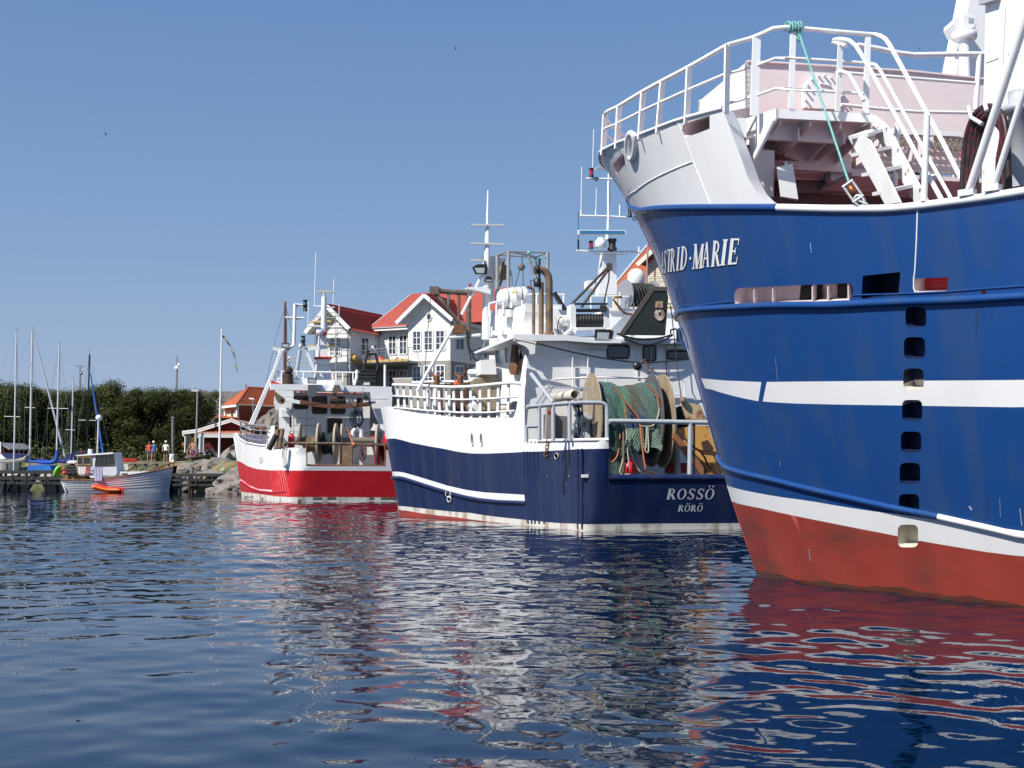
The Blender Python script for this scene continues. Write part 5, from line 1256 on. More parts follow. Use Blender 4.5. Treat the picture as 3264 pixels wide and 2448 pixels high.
# life raft
LR = RF.S(sA+2.9)
lr = thing('life_raft', LR('d',1620,1490), 'white life raft canister with a yellow oval badge on the navy trawler\'s bridge roof', 'life raft')
c0_, c1_ = LR('d',1500,1375), LR('d',1720,1345); ax = (c1_-c0_).normalized(); Lr = (c1_-c0_).length
rr = .36
b = MB(); prof = [(rr*sin(t)*1.0, -rr*.75*cos(t)) for t in np.linspace(0.05, pi/2, 7)]+[(rr, Lr*.48),(rr*1.03, Lr*.49),(rr*1.03,Lr*.53),(rr,Lr*.54)]+[(rr*cos(t), Lr+rr*.75*sin(t)) for t in np.linspace(0, pi/2-.05, 7)]
b.lathe(c0_, prof, 22, axis=ax); b.build('canister', WCLEAN, lr)
b = MB(); cc = LR('d',1600,1318); n_ = (CAMP-cc).normalized(); q_ = cc.lerp(cc, 1)-RF.f*(rr-.02)
b.prism([q_+RF.r*(.11*cos(t))+Vector((0,0,.06*sin(t)+.0)) for t in np.linspace(0,2*pi,18)[:-1]], RF.f*.03); b.build('badge', mat('yellow_badge', (.65,.42,.02), .5), lr)
b = MB(); b.prism([LR('d',1500,1440),LR('d',1740,1440),LR('d',1740,1500),LR('d',1540,1510)], RF.f*.5); b.build('cradle', GREYP, lr)
for f_ in (.12,.85): b = MB(); b.tube([c0_+ax*Lr*f_+(RF.f*cos(t)+Vector((0,0,sin(t))))*(rr+.005) for t in np.linspace(0,2*pi,18)], .015, 5, closed=True); b.build('strap', DARK, lr)
# radome and cable reel
RX = RF.S(sA+3.2)
b = MB(); c_ = RX('f',1352,1620); r_ = (RX('f',1437,1560)-RX('f',1270,1560)).length/2; h_ = (RX('f',1352,1440)-c_).length
b.lathe(c_-Vector((0,0,.6)), [(r_*.8,0),(r_*.8,.55),(r_,.6),(r_,.6+h_-r_)]+[(r_*cos(t), .6+h_-r_+r_*sin(t)) for t in np.linspace(.2,pi/2,6)], 24); b.build('radome', WCLEAN, R)
rl = thing('cable_reel', RX('g',1130,320), 'grey-flanged reel of thick black cable below the white radome', 'cable reel')
a0_, a1_ = RF.S(sA+2.4)('g',1010,175), RF.S(sA+2.7)('g',1265,185); ax = (a1_-a0_).normalized(); Lr = (a1_-a0_).length; rr = abs((RF.S(sA+2.4)('g',1010,35)-a0_).z)
for c_ in (a0_, a1_): b = MB(); b.lathe(c_-ax*.02, [(.01,0),(rr,0),(rr,.04),(.01,.04)], 30, axis=ax, smooth=False); b.build('flange', mat('aluminium', (.5,.51,.52), .4, .6, var=.2), rl)
b = MB()
for k in range(11): b.lathe(a0_+ax*(.03+k*(Lr-.06)/11), [(rr*.74,0),(rr*.8,.03),(rr*.8,.06),(rr*.74,.09)], 20, axis=ax)
for k in range(5): b.tube(crom([RF.S(sA+2.2)('g',1075+25*k,70),RF.S(sA+2.0)('g',1110+30*k,150),RF.S(sA+2.0)('g',1130+32*k,280)], 4), .04, 6)
b.build('cable_coil', RUBBER, rl)
# after mast: box column, pole, yards, aerials, lamps
M2 = RF.S(sA+3.6); mm = lambda x, y: M2('f', x, y)
b = MB(); b.prism([mm(1030,1262),mm(1152,1262),mm(1158,1700),mm(975,1700)], RF.f*.45); b.build('mast_column', WHITE, R)
b = MB(); b.tube([mm(1075,480),mm(1072,560)], .03, 8); b.tube([mm(1072,560),mm(1072,900),mm(1066,1080),mm(1060,1150)], [.045,.05,.055,.09], 10); b.tube([mm(1085,560),mm(1090,740),mm(1080,900)], .014, 5); b.build('mast_pole', WHITE, R)
for p, q, r_ in (((752,1258),(905,1272),.035),((900,1275),(1395,1272),.045),((1155,1300),(1262,1300),.02),((915,1300),(1030,1300),.02),((787,910),(1080,915),.04),((1080,915),(1248,928),.04),((850,533),(1112,540),.04)):
    tube_part('mast_yard', WHITE, R, [mm(*p), mm(*q)], r_)
for x0, y0, x1, y1, r_, m_ in ((803,415,797,905,.018,WHITE),(925,40,912,440,.018,WHITE),(952,630,946,905,.016,WHITE),(769,865,769,1180,.012,CABLE),(1188,798,1186,912,.03,WHITE),(1380,1222,1380,1275,.035,WHITE),(945,850,945,910,.03,WHITE),(796,855,796,910,.035,WHITE),(769,1150,769,1250,.04,DARK)):
    tube_part('aerial', m_, R, [mm(x0,y0), mm(x1,y1)], r_, 6)
for x0, y0, x1, y1 in ((865,440,912,528),(862,1170,908,1250),(1252,835,1298,930),(1052,1150,1143,1262)):
    b = MB(); c_ = mm((x0+x1)/2, y1)-RF.f*.15; r_ = (mm(x1,y1)-mm(x0,y1)).length/2; h_ = (mm(x0,y0)-mm(x0,y1)).length
    b.lathe(c_, [(r_,0),(r_,h_*.2),(r_*.75,h_*.22),(r_*.75,h_*.8),(r_,h_*.82),(r_*.9,h_)], 12); o = b.build('signal_lamp', DARK, R)
    if x0 < 1000:
        b = MB(); b.lathe(c_+Vector((0,0,h_*.25)), [(r_*.82,0),(r_*.82,h_*.5)], 12); b.build('red_lens', mat('lamp_red',(.4,.02,.02)), o)
b = MB()
for x_, y_ in ((942,547),(1325,943)): b.tube([mm(x_+16*cos(t),y_+18*sin(t))-RF.f*.1 for t in np.linspace(0,2*pi,14)], .02, 5)
b.build('cable_loop', CABLE, R)
b = MB(); b.tube([mm(930,440),mm(1000,402),mm(1015,430),mm(930,440),mm(1045,445),mm(1010,410)], .018, 5); b.build('direction_finder', CREAM, R)
b = MB(); b.bar(mm(742,1090)-RF.f*.3, mm(1217,1092)-RF.f*.3, .12, .16); ra_ = b.build('radar_scanner', WCLEAN, R)
b = MB(); b.bar(mm(752,1091)-RF.f*.37, mm(1200,1093)-RF.f*.37, .02, .10); b.build('scanner_face', mat('scanner_blue', (.04,.20,.42), .4), ra_)
b = MB(); b.lathe(mm(968,1258)-RF.f*.3, [(.1,0),(.21,.06),(.21,.28),(.14,.34),(.1,.42)], 16); b.build('radar_gearbox', WCLEAN, R)
b = MB(); b.prism([RF.S(sA+3.0)('f',*p) for p in ((862,1560),(930,1552),(945,1640),(858,1640))], RF.f*.4); b.build('roof_box', WHITE, R)
# lifting boom
BM = RF.S(sA+1.5)
b = MB(); b.box(BM('f',1081,1425), (.2,.2,.24)); 
for p, q in (((1065,1430),(700,1800)),((1075,1445),(800,1830))): b.tube([BM('f',*p), BM('f',*q)], .05, 8)
b.build('lifting_boom', mat('dark_boom', (.06,.045,.04), .6, var=.3), R)
b = MB(); b.tube([BM('f',1080,1460), BM('f',1075,1560), BM('g',810,260)], .03, 6); b.build('boom_ram', mat('dark_green_paint', (.02,.05,.04), .5), R)
tube_part('jib_arm', DARK, R, [BM('d',2085,1300), BM('d',2230,1530)], .09, 8)
# small gear hanging in the gallows
gb = thing('hanging_block', GA('d',1700,1030), 'small grey pulley block hanging inside the galvanised frame', 'pulley block')
b = MB(); b.tube([GA('d',1712,890),GA('d',1712,960)], .03, 6); b.lathe(GA('d',1702,1000)-RF.f*.06, [(.02,0),(.13,.01),(.13,.1),(.02,.12)], 12, axis=RF.f); b.build('block_shell', mat('weathered_grey', (.14,.14,.13), .7), gb)
tube_part('fall_line', CABLE, gb, [GA('d',1690,1010),GA('d',1630,1220)], .014, 5); tube_part('fall_line', CABLE, gb, [GA('d',1722,1010),GA('d',1724,1240)], .014, 5)
tube_part('lashing', ROPEG, R, [GA('d',2010,885),GA('d',1850,935),GA('d',1740,940),GA('d',1770,995)], .02, 5)
b = MB(); b.sphere(GA('d',1790,835), .09, 8); b.tube([GA('d',1975,880),GA('d',2030,885)], .05, 6); b.build('rope_lashing', ROPEG, R)
sh_ = MB(); sh_.lathe(MC('d',1530,1060)-RF.r*.1, [(.02,0),(.28,.01),(.28,.2),(.02,.21)], 18, axis=RF.f); sh_.build('mast_sheave', mat('brown_sheave', (.2,.13,.08), .7), R)
b = MB(); b.tube([MC('d',1495,900),MC('d',1470,1150),MC('d',1440,1230)], .06, 6); b.tube([MC('d',1590,1080),MC('d',1595,1220)], .02, 5); b.build('sheave_arm', RUSTP, R)
# ================================================================== red and white trawler farther along the quay
C2 = on_z(*N('c',765,1550)); EF = Frame((C2.x, C2.y), 14.0)
_p = np.polyfit([774,861,927], [1587.5,1596,1600.5], 2)
sp = [(X, float(np.polyval(_p, X))) for X in (927,905,880,855,830,805,785,774)]
ep_ = plan_from(sp, EF, 6.0, [(.6,.1),(1.4,.6),(2.2,1.5),(3.2,3.4)])
def e_g(u, z):
    zz = max(z, 0)
    if u < 0: return .20*zz*min(1, -u/.5)+.02*zz
    return .02*zz+.10*zz*min(1.2, u/9)**2
EH = mkhull(ep_, 6.02, e_g, (-.4, 6.5))
E = thing('fishing_trawler', EF.P(5,3,0), 'red and white trawler farthest along the quay, with wooden drum discs on its open stern', 'fishing boat', 'fishing trawlers moored in a row')
EE = EH.d[-1]-6.02-.3; eR = -6.02+.15
e_bt = EH.curve([('c',195,1430),('c',350,1450),('c',560,1478),('c',760,1490),('c',1300,1490),('c',2015,1495)])
e_up = EH.curve([('c',158,1070),('c',260,1130),('c',370,1163),('c',520,1178),('c',700,1178),('c',1200,1180),('c',2045,1185)])
e_su = EH.curve([('c',178,1280),('c',260,1345),('c',370,1395),('c',540,1408)]); e_sl = EH.curve([('c',185,1300),('c',280,1365),('c',380,1411),('c',545,1426)])
eS = EH.inv('c',543,1415)[0]
top = EH.outline([('c',125,745),('c',160,800),('c',240,850),('c',330,868),('c',400,880),('c',470,882),('c',500,655),('c',575,650),('c',560,936),('c',640,918),('c',760,914),('c',943,914)])
tz = EH.outline([('c',945,1126),('c',1880,1130),('c',1884,938),('c',2005,940)])
outl = [(eR,-.3),(EE,-.3),(EE,top[0][1])]+top+tz+[(eR, tz[-1][1])]
def e_cls(u, z):
    if z < e_bt(u): return 2
    if u > eS and e_sl(u) < z < e_su(u): return 1
    return 1 if z > e_up(u) else 0
lines = []
seg(e_bt, eR+.02, EE-.02, 60); seg(e_up, eR+.02, EE-.02, 60); seg(e_su, eS, EE-.02, 20); seg(e_sl, eS, EE-.02, 20)
EH.skin(outl, lines, [], e_cls, .5).build('hull', [REDH, WHITE2, BOOT], E)
def etube(name, m, pts, r, d=0., n=6): return tube_part(name, m, E, [EH.off(u, z, d) for u, z in pts], r, n)
etube('rubbing_strake', REDH, EH.outline([('c',182,1305),('c',300,1388),('c',400,1422),('c',550,1438),('c',705,1426)]), .07)
b = MB(); wb = MB()
for k in range(7):
    x0 = 525+26*k; x1 = 570+30*k
    b.tube([EH.off(*EH.inv('c', lerp(x0,x1,t), lerp(1185,1485,t)), 0) for t in np.linspace(0,1,7)], .04, 6)
    wb.tube([EH.off(*EH.inv('c', x0+3*k, y), 0) for y in (940,1050,1172)], .04, 6)
b.build('fender_rib', REDH, E); wb.build('white_fender_rib', WHITE, E)
b = MB()
for x0, x1, y0, y1 in ((1025,1135,1492,1540),(1190,1305,1490,1525),(1685,1750,1492,1535),(1815,2010,1493,1535),(1420,1560,1525,1548),(210,330,1480,1500),(420,440,1490,1522),(840,900,1520,1545)):
    P = [EH.off(*EH.inv('c', x0+(x1-x0)*(.5+(.5*cos(t) if abs(sin(t)) < .5 else .55*cos(t)+random.uniform(-.12,.12))), y0+(y1-y0)*min(1,max(0,.5+.75*sin(t)+random.uniform(-.2,.2)))), .006) for t in np.linspace(0,2*pi,13)[:-1]]
    b.add(P, [tuple(range(len(P)))])
b.build('peeled_patch', WEED, E)
b = MB(); P = [EH.S(u, 1.5)-EH.nn(u)*.06 for u in np.linspace(eR, EE, 30)]; b.add(P+[P[0]+EF.f*12], [tuple(range(31))]); b.build('working_deck', mat('grey_deck',(.17,.18,.18)), E)
b = MB(); st = EH.S(eR, 0); b.prism([st-Vector((0,0,.3)), st+Vector((0,0,3.0)), st+EF.f*5+Vector((0,0,3.6)), st+EF.f*13-EF.r*2+Vector((0,0,4.4)), st+EF.f*13-EF.r*2-Vector((0,0,.3))], -EF.r*.1); b.build('starboard_side', REDH, E)
# after wall, gantry legs and beam
s0 = 4.2; EW = EF.S(s0); EG = EF.S(2.6)
b = MB(); b.prism([EW('t',380,380),EW('t',380,1620),EW('t',1560,1620),EW('t',1560,380)], EF.f*.1); b.build('aft_wall', AFTW, E)
def poly(name, m, pf, k, pts, th=.12, parent=None): b = MB(); b.prism([pf(k,*p) for p in pts], EF.f*th); return b.build(name, m, parent or E)
poly('gantry_beam', AFTW, EG, 't', [(60,350),(620,358),(950,365),(1110,370),(1890,392),(1890,476),(1280,468),(960,460),(620,448),(130,440),(60,440)], .7)
poly('gantry_leg', AFTW, EG, 't', [(130,440),(408,452),(405,560),(350,800),(330,1250),(200,1250),(165,800),(110,640)], .3)
poly('gantry_leg', AFTW, EG, 't', [(1560,470),(1900,476),(1890,700),(1900,1000),(1960,1330),(1800,1330),(1720,1000),(1600,700)], .3)
poly('leg_bracket', WHITE, EF.S(2.4), 't', [(210,740),(240,735),(350,790),(345,845),(230,845)], .2)
poly('leg_bracket', WHITE, EF.S(2.4), 't', [(245,860),(400,1060),(400,1260),(330,1250)], .1)
poly('leg_bracket', WHITE, EF.S(2.5), 't', [(1620,940),(1660,980),(1830,1050),(1700,1060),(1570,1050),(1600,1000)], .1)
for q in ((415,535,625,722),(690,540,908,797),(970,548,1182,797),(1365,570,1435,642)): window('t', *q, EW, .035, E, DARK, mat('amber_glass', (.06,.045,.02), .1, var=.5, vscale=2), .14, -EF.f)
for y0, m_ in ((462,REDP),(475,WHITE),(486,REDP)):
    b = MB(); b.bar(EW('t',410,y0)-EF.f*.12, EW('t',1630,y0+10)-EF.f*.12, .1, .045); b.build('trim_stripe', m_, E)
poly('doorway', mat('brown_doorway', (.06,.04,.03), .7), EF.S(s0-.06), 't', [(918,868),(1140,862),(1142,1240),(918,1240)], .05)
poly('door_frame', WHITE, EF.S(s0-.12), 't', [(1030,852),(1160,855),(1168,878),(1032,870)], .1)
b = MB()
for pts in ([(405,865),(740,872),(740,1150)],[(410,975),(735,980)],[(410,1070),(735,1080)],[(405,865),(405,1120)],[(1185,1080),(1540,1090)],[(1180,990),(1185,900),(1205,880),(1520,885)],[(1185,1160),(1540,1165)],[(905,880),(905,1200)]):
    b.tube([EF.S(s0-.3)('t',*p) for p in pts], .035, 6)
b.build('wall_rail', GREYP, E)
poly('fish_hopper', WHITE, EF.S(s0-.5), 't', [(550,1050),(725,1090),(725,1150),(550,1150)], .3)
# brown lifting beam
EBm = EF.S(2.2)
bb = MB(); cv = crom([EBm('t',*p) for p in ((505,625),(700,655),(900,678),(1100,688),(1300,680),(1580,650))], 5)
for p, q in zip(cv, cv[1:]): bb.bar(p, q, .2, .24)
bb.build('lifting_beam', mat('brown_beam_paint', (.17,.065,.035), .6, var=.3), E)
poly('beam_end', WHITE, EBm, 't', [(300,600),(400,580),(505,600),(500,652),(420,640),(300,612)], .2); poly('beam_end', WHITE, EBm, 't', [(1580,610),(1700,608),(1755,622),(1590,655)], .2)
for i, (pts, m_, lab) in enumerate((([(108,480),(140,470),(200,520),(270,560),(285,600),(270,640),(225,655),(180,635),(140,570)], RUSTP, 'teardrop-shaped brown pulley block at the left end of the red trawler\'s gantry'),
                  ([(1030,395),(1060,390),(1085,450),(1060,560),(1050,605),(1020,600),(970,600),(985,520),(1005,450)], RUSTP, 'brown pulley block hanging in the middle of the red trawler\'s gantry'),
                  ([(1442,490),(1565,490),(1568,550),(1545,595),(1505,605),(1465,590),(1445,545)], mat('grey_block', (.10,.11,.12), .6), 'round grey pulley block under the right half of the red trawler\'s gantry'))):
    o = MB(); o.prism([EF.S(2.0)('t',*p) for p in pts], EF.f*.18); t_ = thing('pulley_block', EF.S(2.0)('t',*pts[0]), lab, 'pulley block'); o.build('cheek', m_, t_)
    cx_ = sum(p[0] for p in pts)/len(pts); cy_ = sum(p[1] for p in pts)/len(pts)
    o = MB(); o.lathe(EF.S(2.0)('t', cx_+(25 if i == 0 else 0), cy_+(25 if i == 0 else 0))-EF.f*.03, [(.09,0),(.09,.06)], 10, axis=EF.f); o.build('pin', DARK, t_)
poly('beam_shackle', RUSTP, EF.S(2.0), 't', [(1250,630),(1350,620),(1365,680),(1320,695),(1290,670)], .1)
flood(EF.S(2.3), 't', [(622,256),(755,262),(752,345),(622,340)], [(634,272),(742,278),(738,336),(634,330)], E, -EF.f)
poly('speaker_box', mat('slate_paint', (.10,.11,.12), .6), EF.S(2.2), 't', [(628,362),(754,365),(752,520),(720,542),(650,535),(630,500)], .4)
poly('gantry_gusset', AFTW, EF.S(2.4), 't', [(960,455),(1020,345),(1030,285),(1110,285),(1115,345),(1180,380),(1150,460),(1090,360),(1030,360),(990,460)], .3)
# drum discs and coils
GRP = None
ES = EF.S(2.0); ax_ = Vector((cos(radians(1)), sin(radians(1)), 0))
DISC = mat('worn_drum_disc', (.44,.38,.30), .75, var=.35, vscale=2.5)
for cx_, cy_, ry, in ((505,1110,170),(787,1240,300),(1045,1250,305),(1140,1105,155),(1672,1265,305)):
    c_ = ES('t',cx_,cy_); r_ = ry*.211/4000*c_.y
    b = MB(); b.lathe(c_-ax_*.05, [(.02,0),(r_,0),(r_,.1),(r_*.02,.1)], 36, axis=ax_, smooth=False); b.build('drum_disc', DISC, E)
b = MB(); b.tube([ES('t',430,1200), ES('t',1720,1210)], .18, 12); b.build('drum_shaft', mat('worn_steel', (.18,.15,.12), .6), E)
for x0, x1, m_, yy, rr in ((560,760,mat('tan_rope_coil', (.20,.15,.09), .9, var=.6, vscale=8),1260,.48),(840,1000,mat('dark_net_coil', (.02,.035,.03), .9, var=.5, vscale=8),1250,.62)):
    b = MB(); n_ = 9
    for k in range(n_): b.lathe(ES('t', lerp(x0,x1,k/n_), yy), [(rr*.8,0),(rr*random.uniform(.9,1.1),.05),(rr*.85,.11)], 16, axis=ax_)
    b.build('drum_coil', m_, E)
tube_part('stern_rail', RUSTP, E, [EF.S(.3)('t',250,1290),EF.S(.3)('t',262,1250),EF.S(.3)('t',300,1245),EF.S(.3)('t',1150,1252),EF.S(.3)('t',1850,1268),EF.S(.3)('t',1850,1590)], .075)
tube_part('stern_sill', RUST, E, [EF.S(.1)('t',600,1575),EF.S(.1)('t',1120,1582),EF.S(.1)('t',1790,1590)], .05)
for x_ in (600, 1110, 1290, 1795): tube_part('stern_post', RUST, E, [EF.S(.2)('t',x_,1255), EF.S(.2)('t',x_,1590)], .05)
poly('stern_gate', mat('rusty_gate', (.24,.15,.08), .75, var=.4, vscale=2, col2=(.33,.27,.2), amt2=.5, s2=3), EF.S(.2), 't', [(1115,1285),(1285,1285),(1285,1585),(1115,1585)], .1)
poly('bulwark_back', AFTW, EF.S(.35), 't', [(600,1340),(250,1340),(250,1620),(600,1620)], .1)
# gear on the red trawler's stern
def gear(name, m, lab, cat, k, pts, s, th=.3):
    b = MB(); b.prism([EF.S(s)(k,*p) for p in pts], EF.f*th); return tag(b.build(name, m), lab, cat)
gbt = thing('gas_bottle', EF.S(1.2)('t',370,1305), 'red gas bottle on the red trawler\'s stern beside its rusty pipes', 'gas bottle')
b = MB(); c_ = EF.S(1.2)('t',372,1310); b.lathe(c_, [(.15,0),(.19,.05),(.19,.58),(.14,.68),(.07,.74),(.07,.8)], 12); b.build('body', REDP, gbt); b = MB(); b.tube([c_+Vector((.12*cos(t),0,.84+.1*sin(t))) for t in np.linspace(0,2*pi,9)], .03, 5); b.build('handle', STEEL, gbt)
gb2 = thing('gas_bottle', EF.S(1.2)('t',1805,1310), 'red gas bottle at the right of the red trawler\'s stern, behind the last disc', 'gas bottle')
b = MB(); c_ = EF.S(1.0)('t',1808,1300); b.lathe(c_, [(.13,0),(.17,.05),(.17,.6),(.12,.7),(.07,.8)], 12); b.build('body', REDP, gb2)
lb = MB(); P_ = EF.S(2.5); arc = [P_('t',1300,1155)]+[P_('t',1365+65*cos(t),1090-55*sin(t)) for t in np.linspace(pi,0,9)]+[P_('t',1430,1155)]
lb.tube(arc, .12, 8); o = lb.build('lifebuoy', WCLEAN); tag(o, 'white horseshoe lifebuoy on the red trawler\'s after wall', 'lifebuoy')
hs = MB()
for k in range(8):
    cx_, cy_ = 1360+random.uniform(-45,45), 880+random.uniform(-30,40); rx_, ry_ = random.uniform(50,95), random.uniform(80,140)
    hs.tube([EF.S(2.3+.05*k)('t', cx_+rx_*cos(t), cy_+ry_*sin(t)) for t in np.linspace(0,2*pi,18)], .03, 5)
hs.tube([EF.S(2.3)('t',1330,690), EF.S(2.3)('t',1340,790)], .04, 5)
o = hs.build('rope_coil', mat('blue_black_rope', (.04,.07,.09), .8, var=.4)); tag(o, 'bunch of dark blue ropes hanging from the brown beam', 'rope')
o = MB(); o.tube(crom([EF.S(1.0)('t',1215,1000),EF.S(1.0)('t',1250,1090),EF.S(.8)('t',1290,1220),EF.S(.5)('t',1320,1270),EF.S(.2)('t',1330,1310)], 4), .05, 6); o.sphere(EF.S(.2)('t',1320,1265), .12, 8); o = o.build('orange_rope', ROPEO); tag(o, 'frayed orange rope knotted round the red trawler\'s stern rail', 'rope')
ft = MB(); c_ = EF.S(-.2)('t',97,1230); 
ft.tube([c_+Vector((-.2,-.15,-.4)), c_+Vector((.2,-.15,.4))], .15, 10); o = ft.build('fender', RUBBER); tag(o, 'black rubber fender hanging at the red trawler\'s port quarter', 'fender')
for x0, x1, y0 in ((150,165,1040),(190,240,1030)): tube_part('gallows_post', RUSTP, E, [EF.S(.8)('t',x1,y0), EF.S(.6)('t',x0,1330)], .13, 10)
tube_part('hanging_chain', RUST, E, [EF.S(.8)('t',168,735), EF.S(.7)('t',178,1090)], .035, 5)
for a_, c_ in (((285,545),(1000,520)),((1000,520),(1840,585)),((910,640),(1000,520)),((600,930),(740,800)),((1060,570),(1160,820)),((1470,400),(1390,560)),((760,435),(970,465))):
    tube_part('wire', CABLE, E, sag(EF.S(1.9)('t',*a_), EF.S(1.9)('t',*c_), .05, 6), .013, 4)
for x_ in (585, 605): tube_part('wire', CABLE, E, [EF.S(2.0)('t',x_+10,730), EF.S(1.5)('t',x_,1160)], .012, 4)
for x0, x1 in ((1425,1440),(1500,1450),(1600,1640)): tube_part('hanging_hose', mat('brown_hose', (.10,.05,.04), .7), E, crom([EF.S(1.2)('t',x0,1290),EF.S(1.2)('t',(x0+x1)/2+20,1450),EF.S(1.2)('t',x1,1500)], 4), .05, 5)
poly('deck_pillar', WHITE, EF.S(2.6), 't', [(1500,1300),(1600,1300),(1640,1640),(1450,1640)], .3)
poly('deck_pillar', AFTW, EF.S(3), 't', [(1310,1310),(1400,1310),(1400,1640),(1310,1640)], .2)
# port bow rail of galvanised bars
EB_ = lambda x, y: EH.S(*EH.inv('c', x, y))
for pts in ([(172,600),(250,620),(350,645),(500,668)],[(175,655),(260,680),(360,705),(498,715)],[(180,705),(270,745),(370,765),(495,765)],[(175,755),(260,800),(380,825),(480,825)]):
    tube_part('bow_rail', STEEL, E, [EB_(*p) for p in pts], .045, 6)
for x_, y0, y1 in ((175,600,790),(240,615,850),(330,640,868),(412,655,880),(490,668,880)): tube_part('rail_post', STEEL, E, [EB_(x_,y0), EB_(x_,y1)], .05, 6)
etube('bulwark_cap', WHITE, EH.outline([('c',122,742),('c',160,803),('c',240,851),('c',400,881),('c',470,882)]), .06)
# raked white tubes of the port gallows
for dx in (0, 22, 44): tube_part('raked_tube', WHITE, E, [EF.S(3.5)('c',275+dx,640), EF.S(3.5)('c',560+dx*.6,0), EF.S(3.5)('b',715+dx*.6,1240)], .052, 8)
ET = EF.S(4.6); et = lambda x, y: ET('b', x, y)
poly('gallows_head', WHITE, ET, 'b', [(628,1205),(650,1198),(660,1212),(760,1215),(800,1235),(745,1245),(720,1300),(690,1290),(665,1245),(630,1242)], .3)
flood(EF.S(4.3), 'b', [(728,1152),(822,1156),(822,1218),(730,1215)], [(736,1164),(812,1168),(812,1208),(738,1204)], E, -EF.f)
tube_part('gallows_post', WHITE, E, [et(740,1250),et(800,1235),et(875,1180),et(885,697)], .10, 8)
tube_part('gallows_arm', WHITE, E, [et(885,700),et(978,708)], .06, 6); poly('arm_gusset', AFTW, ET, 'b', [(890,700),(950,700),(895,750)], .05)
tube_part('gallows_arm', WHITE, E, [et(770,855),et(998,862)], .06, 6); tube_part('gallows_arm', GREYP, E, [et(800,872),et(830,880),et(925,878),et(960,865)], .03, 5)
for cx_, y0, y1 in ((1005,650,780),(982,1070,1190)):
    for f0, f1, m_ in ((0,.45,mat('lamp_teal', (.02,.07,.11), .3)),(.45,1,mat('lamp_red',(.4,.02,.02)))):
        b = MB(); p0 = et(cx_, lerp(y0,y1,f1)); h_ = (et(cx_, lerp(y0,y1,f0))-p0).length; r_ = .15
        b.lathe(p0, [(r_,0),(r_,h_*.15),(r_*.75,h_*.2),(r_*.75,h_*.8),(r_,h_*.85),(r_,h_)], 10); b.build('signal_lamp', DARK if f0 else m_, E)
poly('cross_arm', WHITE, ET, 'b', [(965,1215),(1170,1185),(1175,1235),(1060,1240),(1075,1250),(1010,1255)], .2)
tube_part('inner_leg', GREYP, E, [et(945,1240),et(905,1500)], .12, 6); poly('inner_leg', AFTW, ET, 'b', [(1010,1265),(1045,1265),(1140,1500),(1105,1500)], .2)
# funnel and mast
poly('funnel', WHITE, EF.S(5.4), 'b', [(1175,1062),(1255,1055),(1275,1340),(1310,1600),(1110,1600),(1140,1470),(1165,1340)], 1.0)
for y0, x0, x1 in ((1045,1170,1262),(1335,1112,1318)):
    b = MB(); p, q = EF.S(5.3)('b',x0,y0), EF.S(5.3)('b',x1,y0-5); b.bar(p, q, .35, .14); b.build('funnel_trim', REDP, E)
poly('funnel_collar', WHITE, EF.S(5.2), 'b', [(1112,1345),(1316,1335),(1285,1400),(1130,1400)], .5)
tube_part('mast_pole', WHITE, E, [EF.S(6)('b',1218,1050), EF.S(6)('b',1228,615)], .16, 10)
EM = EF.S(6); em = lambda x, y: EM('b', x, y)
b = MB(); b.bar(em(1142,550), em(1322,550), .14, .12); b.tube([em(1228,615),em(1228,560)], .08, 8); b.build('radar_scanner', CREAM, E)
for p, q, r_ in (((1105,725),(1240,727),.05),((1025,955),(1440,968),.05),((1240,735),(1350,737),.04)): tube_part('mast_yard', WHITE, E, [em(*p), em(*q)], r_, 6)
for x0, y0, x1, y1 in ((1132,88,1114,715),(1345,400,1335,700),(1045,670,1040,945),(1406,690,1400,960)): tube_part('aerial', WHITE, E, [em(x0,y0), em(x1,y1)], .025, 5)
b = MB(); b.sphere(EF.S(5.2)('b',955,1190), .14, 10); b.sphere(EF.S(5.2)('b',1180,1020), .25, 10); b.build('white_dome', WCLEAN, E)
# top rails, exhaust, winch
EV = EF.S(3.6); ev = lambda x, y: EV('b', x, y)
for pts in ([(640,1492),(900,1490),(1300,1498),(1640,1502)],[(640,1572),(900,1575),(1110,1585)]): tube_part('top_rail', WHITE, E, [ev(*p) for p in pts], .05, 6)
for x_ in (650, 690, 730, 820, 905, 985, 1330, 1370, 1450, 1570): tube_part('top_rail_post', WHITE, E, [ev(x_,1492), ev(x_,1625)], .045, 6)
poly('top_bulwark', WHITE, EF.S(3.4), 'b', [(600,1610),(1000,1590),(1250,1590),(1430,1590),(1430,1690),(600,1690)], .2)
poly('top_trim', REDP, EF.S(3.3), 'b', [(605,1595),(720,1635),(600,1625)], .1)
b = MB(); xs_ = EF.S(3.2); b.tube([xs_('b',800,1650), xs_('b',805,1520)], .28, 10); b.sphere(xs_('b',813,1480), .26, 10); b.tube([xs_('b',760,1640), xs_('b',762,1530)], .12, 8); b.tube([xs_('b',845,1640), xs_('b',845,1520)], .1, 8); b.build('exhaust_stack', mat('sooty_brown', (.05,.03,.02), .8, var=.5), E)
b = MB(); p = EF.S(3.8)('b',822,1440); b.tube([p, EF.S(3.8)('b',818,1370)], .04, 6); b.lathe(EF.S(3.8)('b',818,1375), [(.13,0),(.13,.1),(.03,.3)], 10); b.build('gps_aerial', WCLEAN, E)
WN = EF.S(3.4); b = MB()
for pts in ([(1690,1480),(1735,1290)],[(1735,1290),(1830,1285),(1862,1400),(1850,1480)],[(1660,1480),(1840,1490)]): b.tube([WN('b',*p) for p in pts], .09, 6)
b.build('net_winch_frame', DARK, E)
b = MB(); b.prism([WN('b',*p) for p in ((1640,1500),(1700,1480),(1830,1490),(1840,1600),(1830,1655),(1700,1655),(1640,1600))], EF.f*.6)
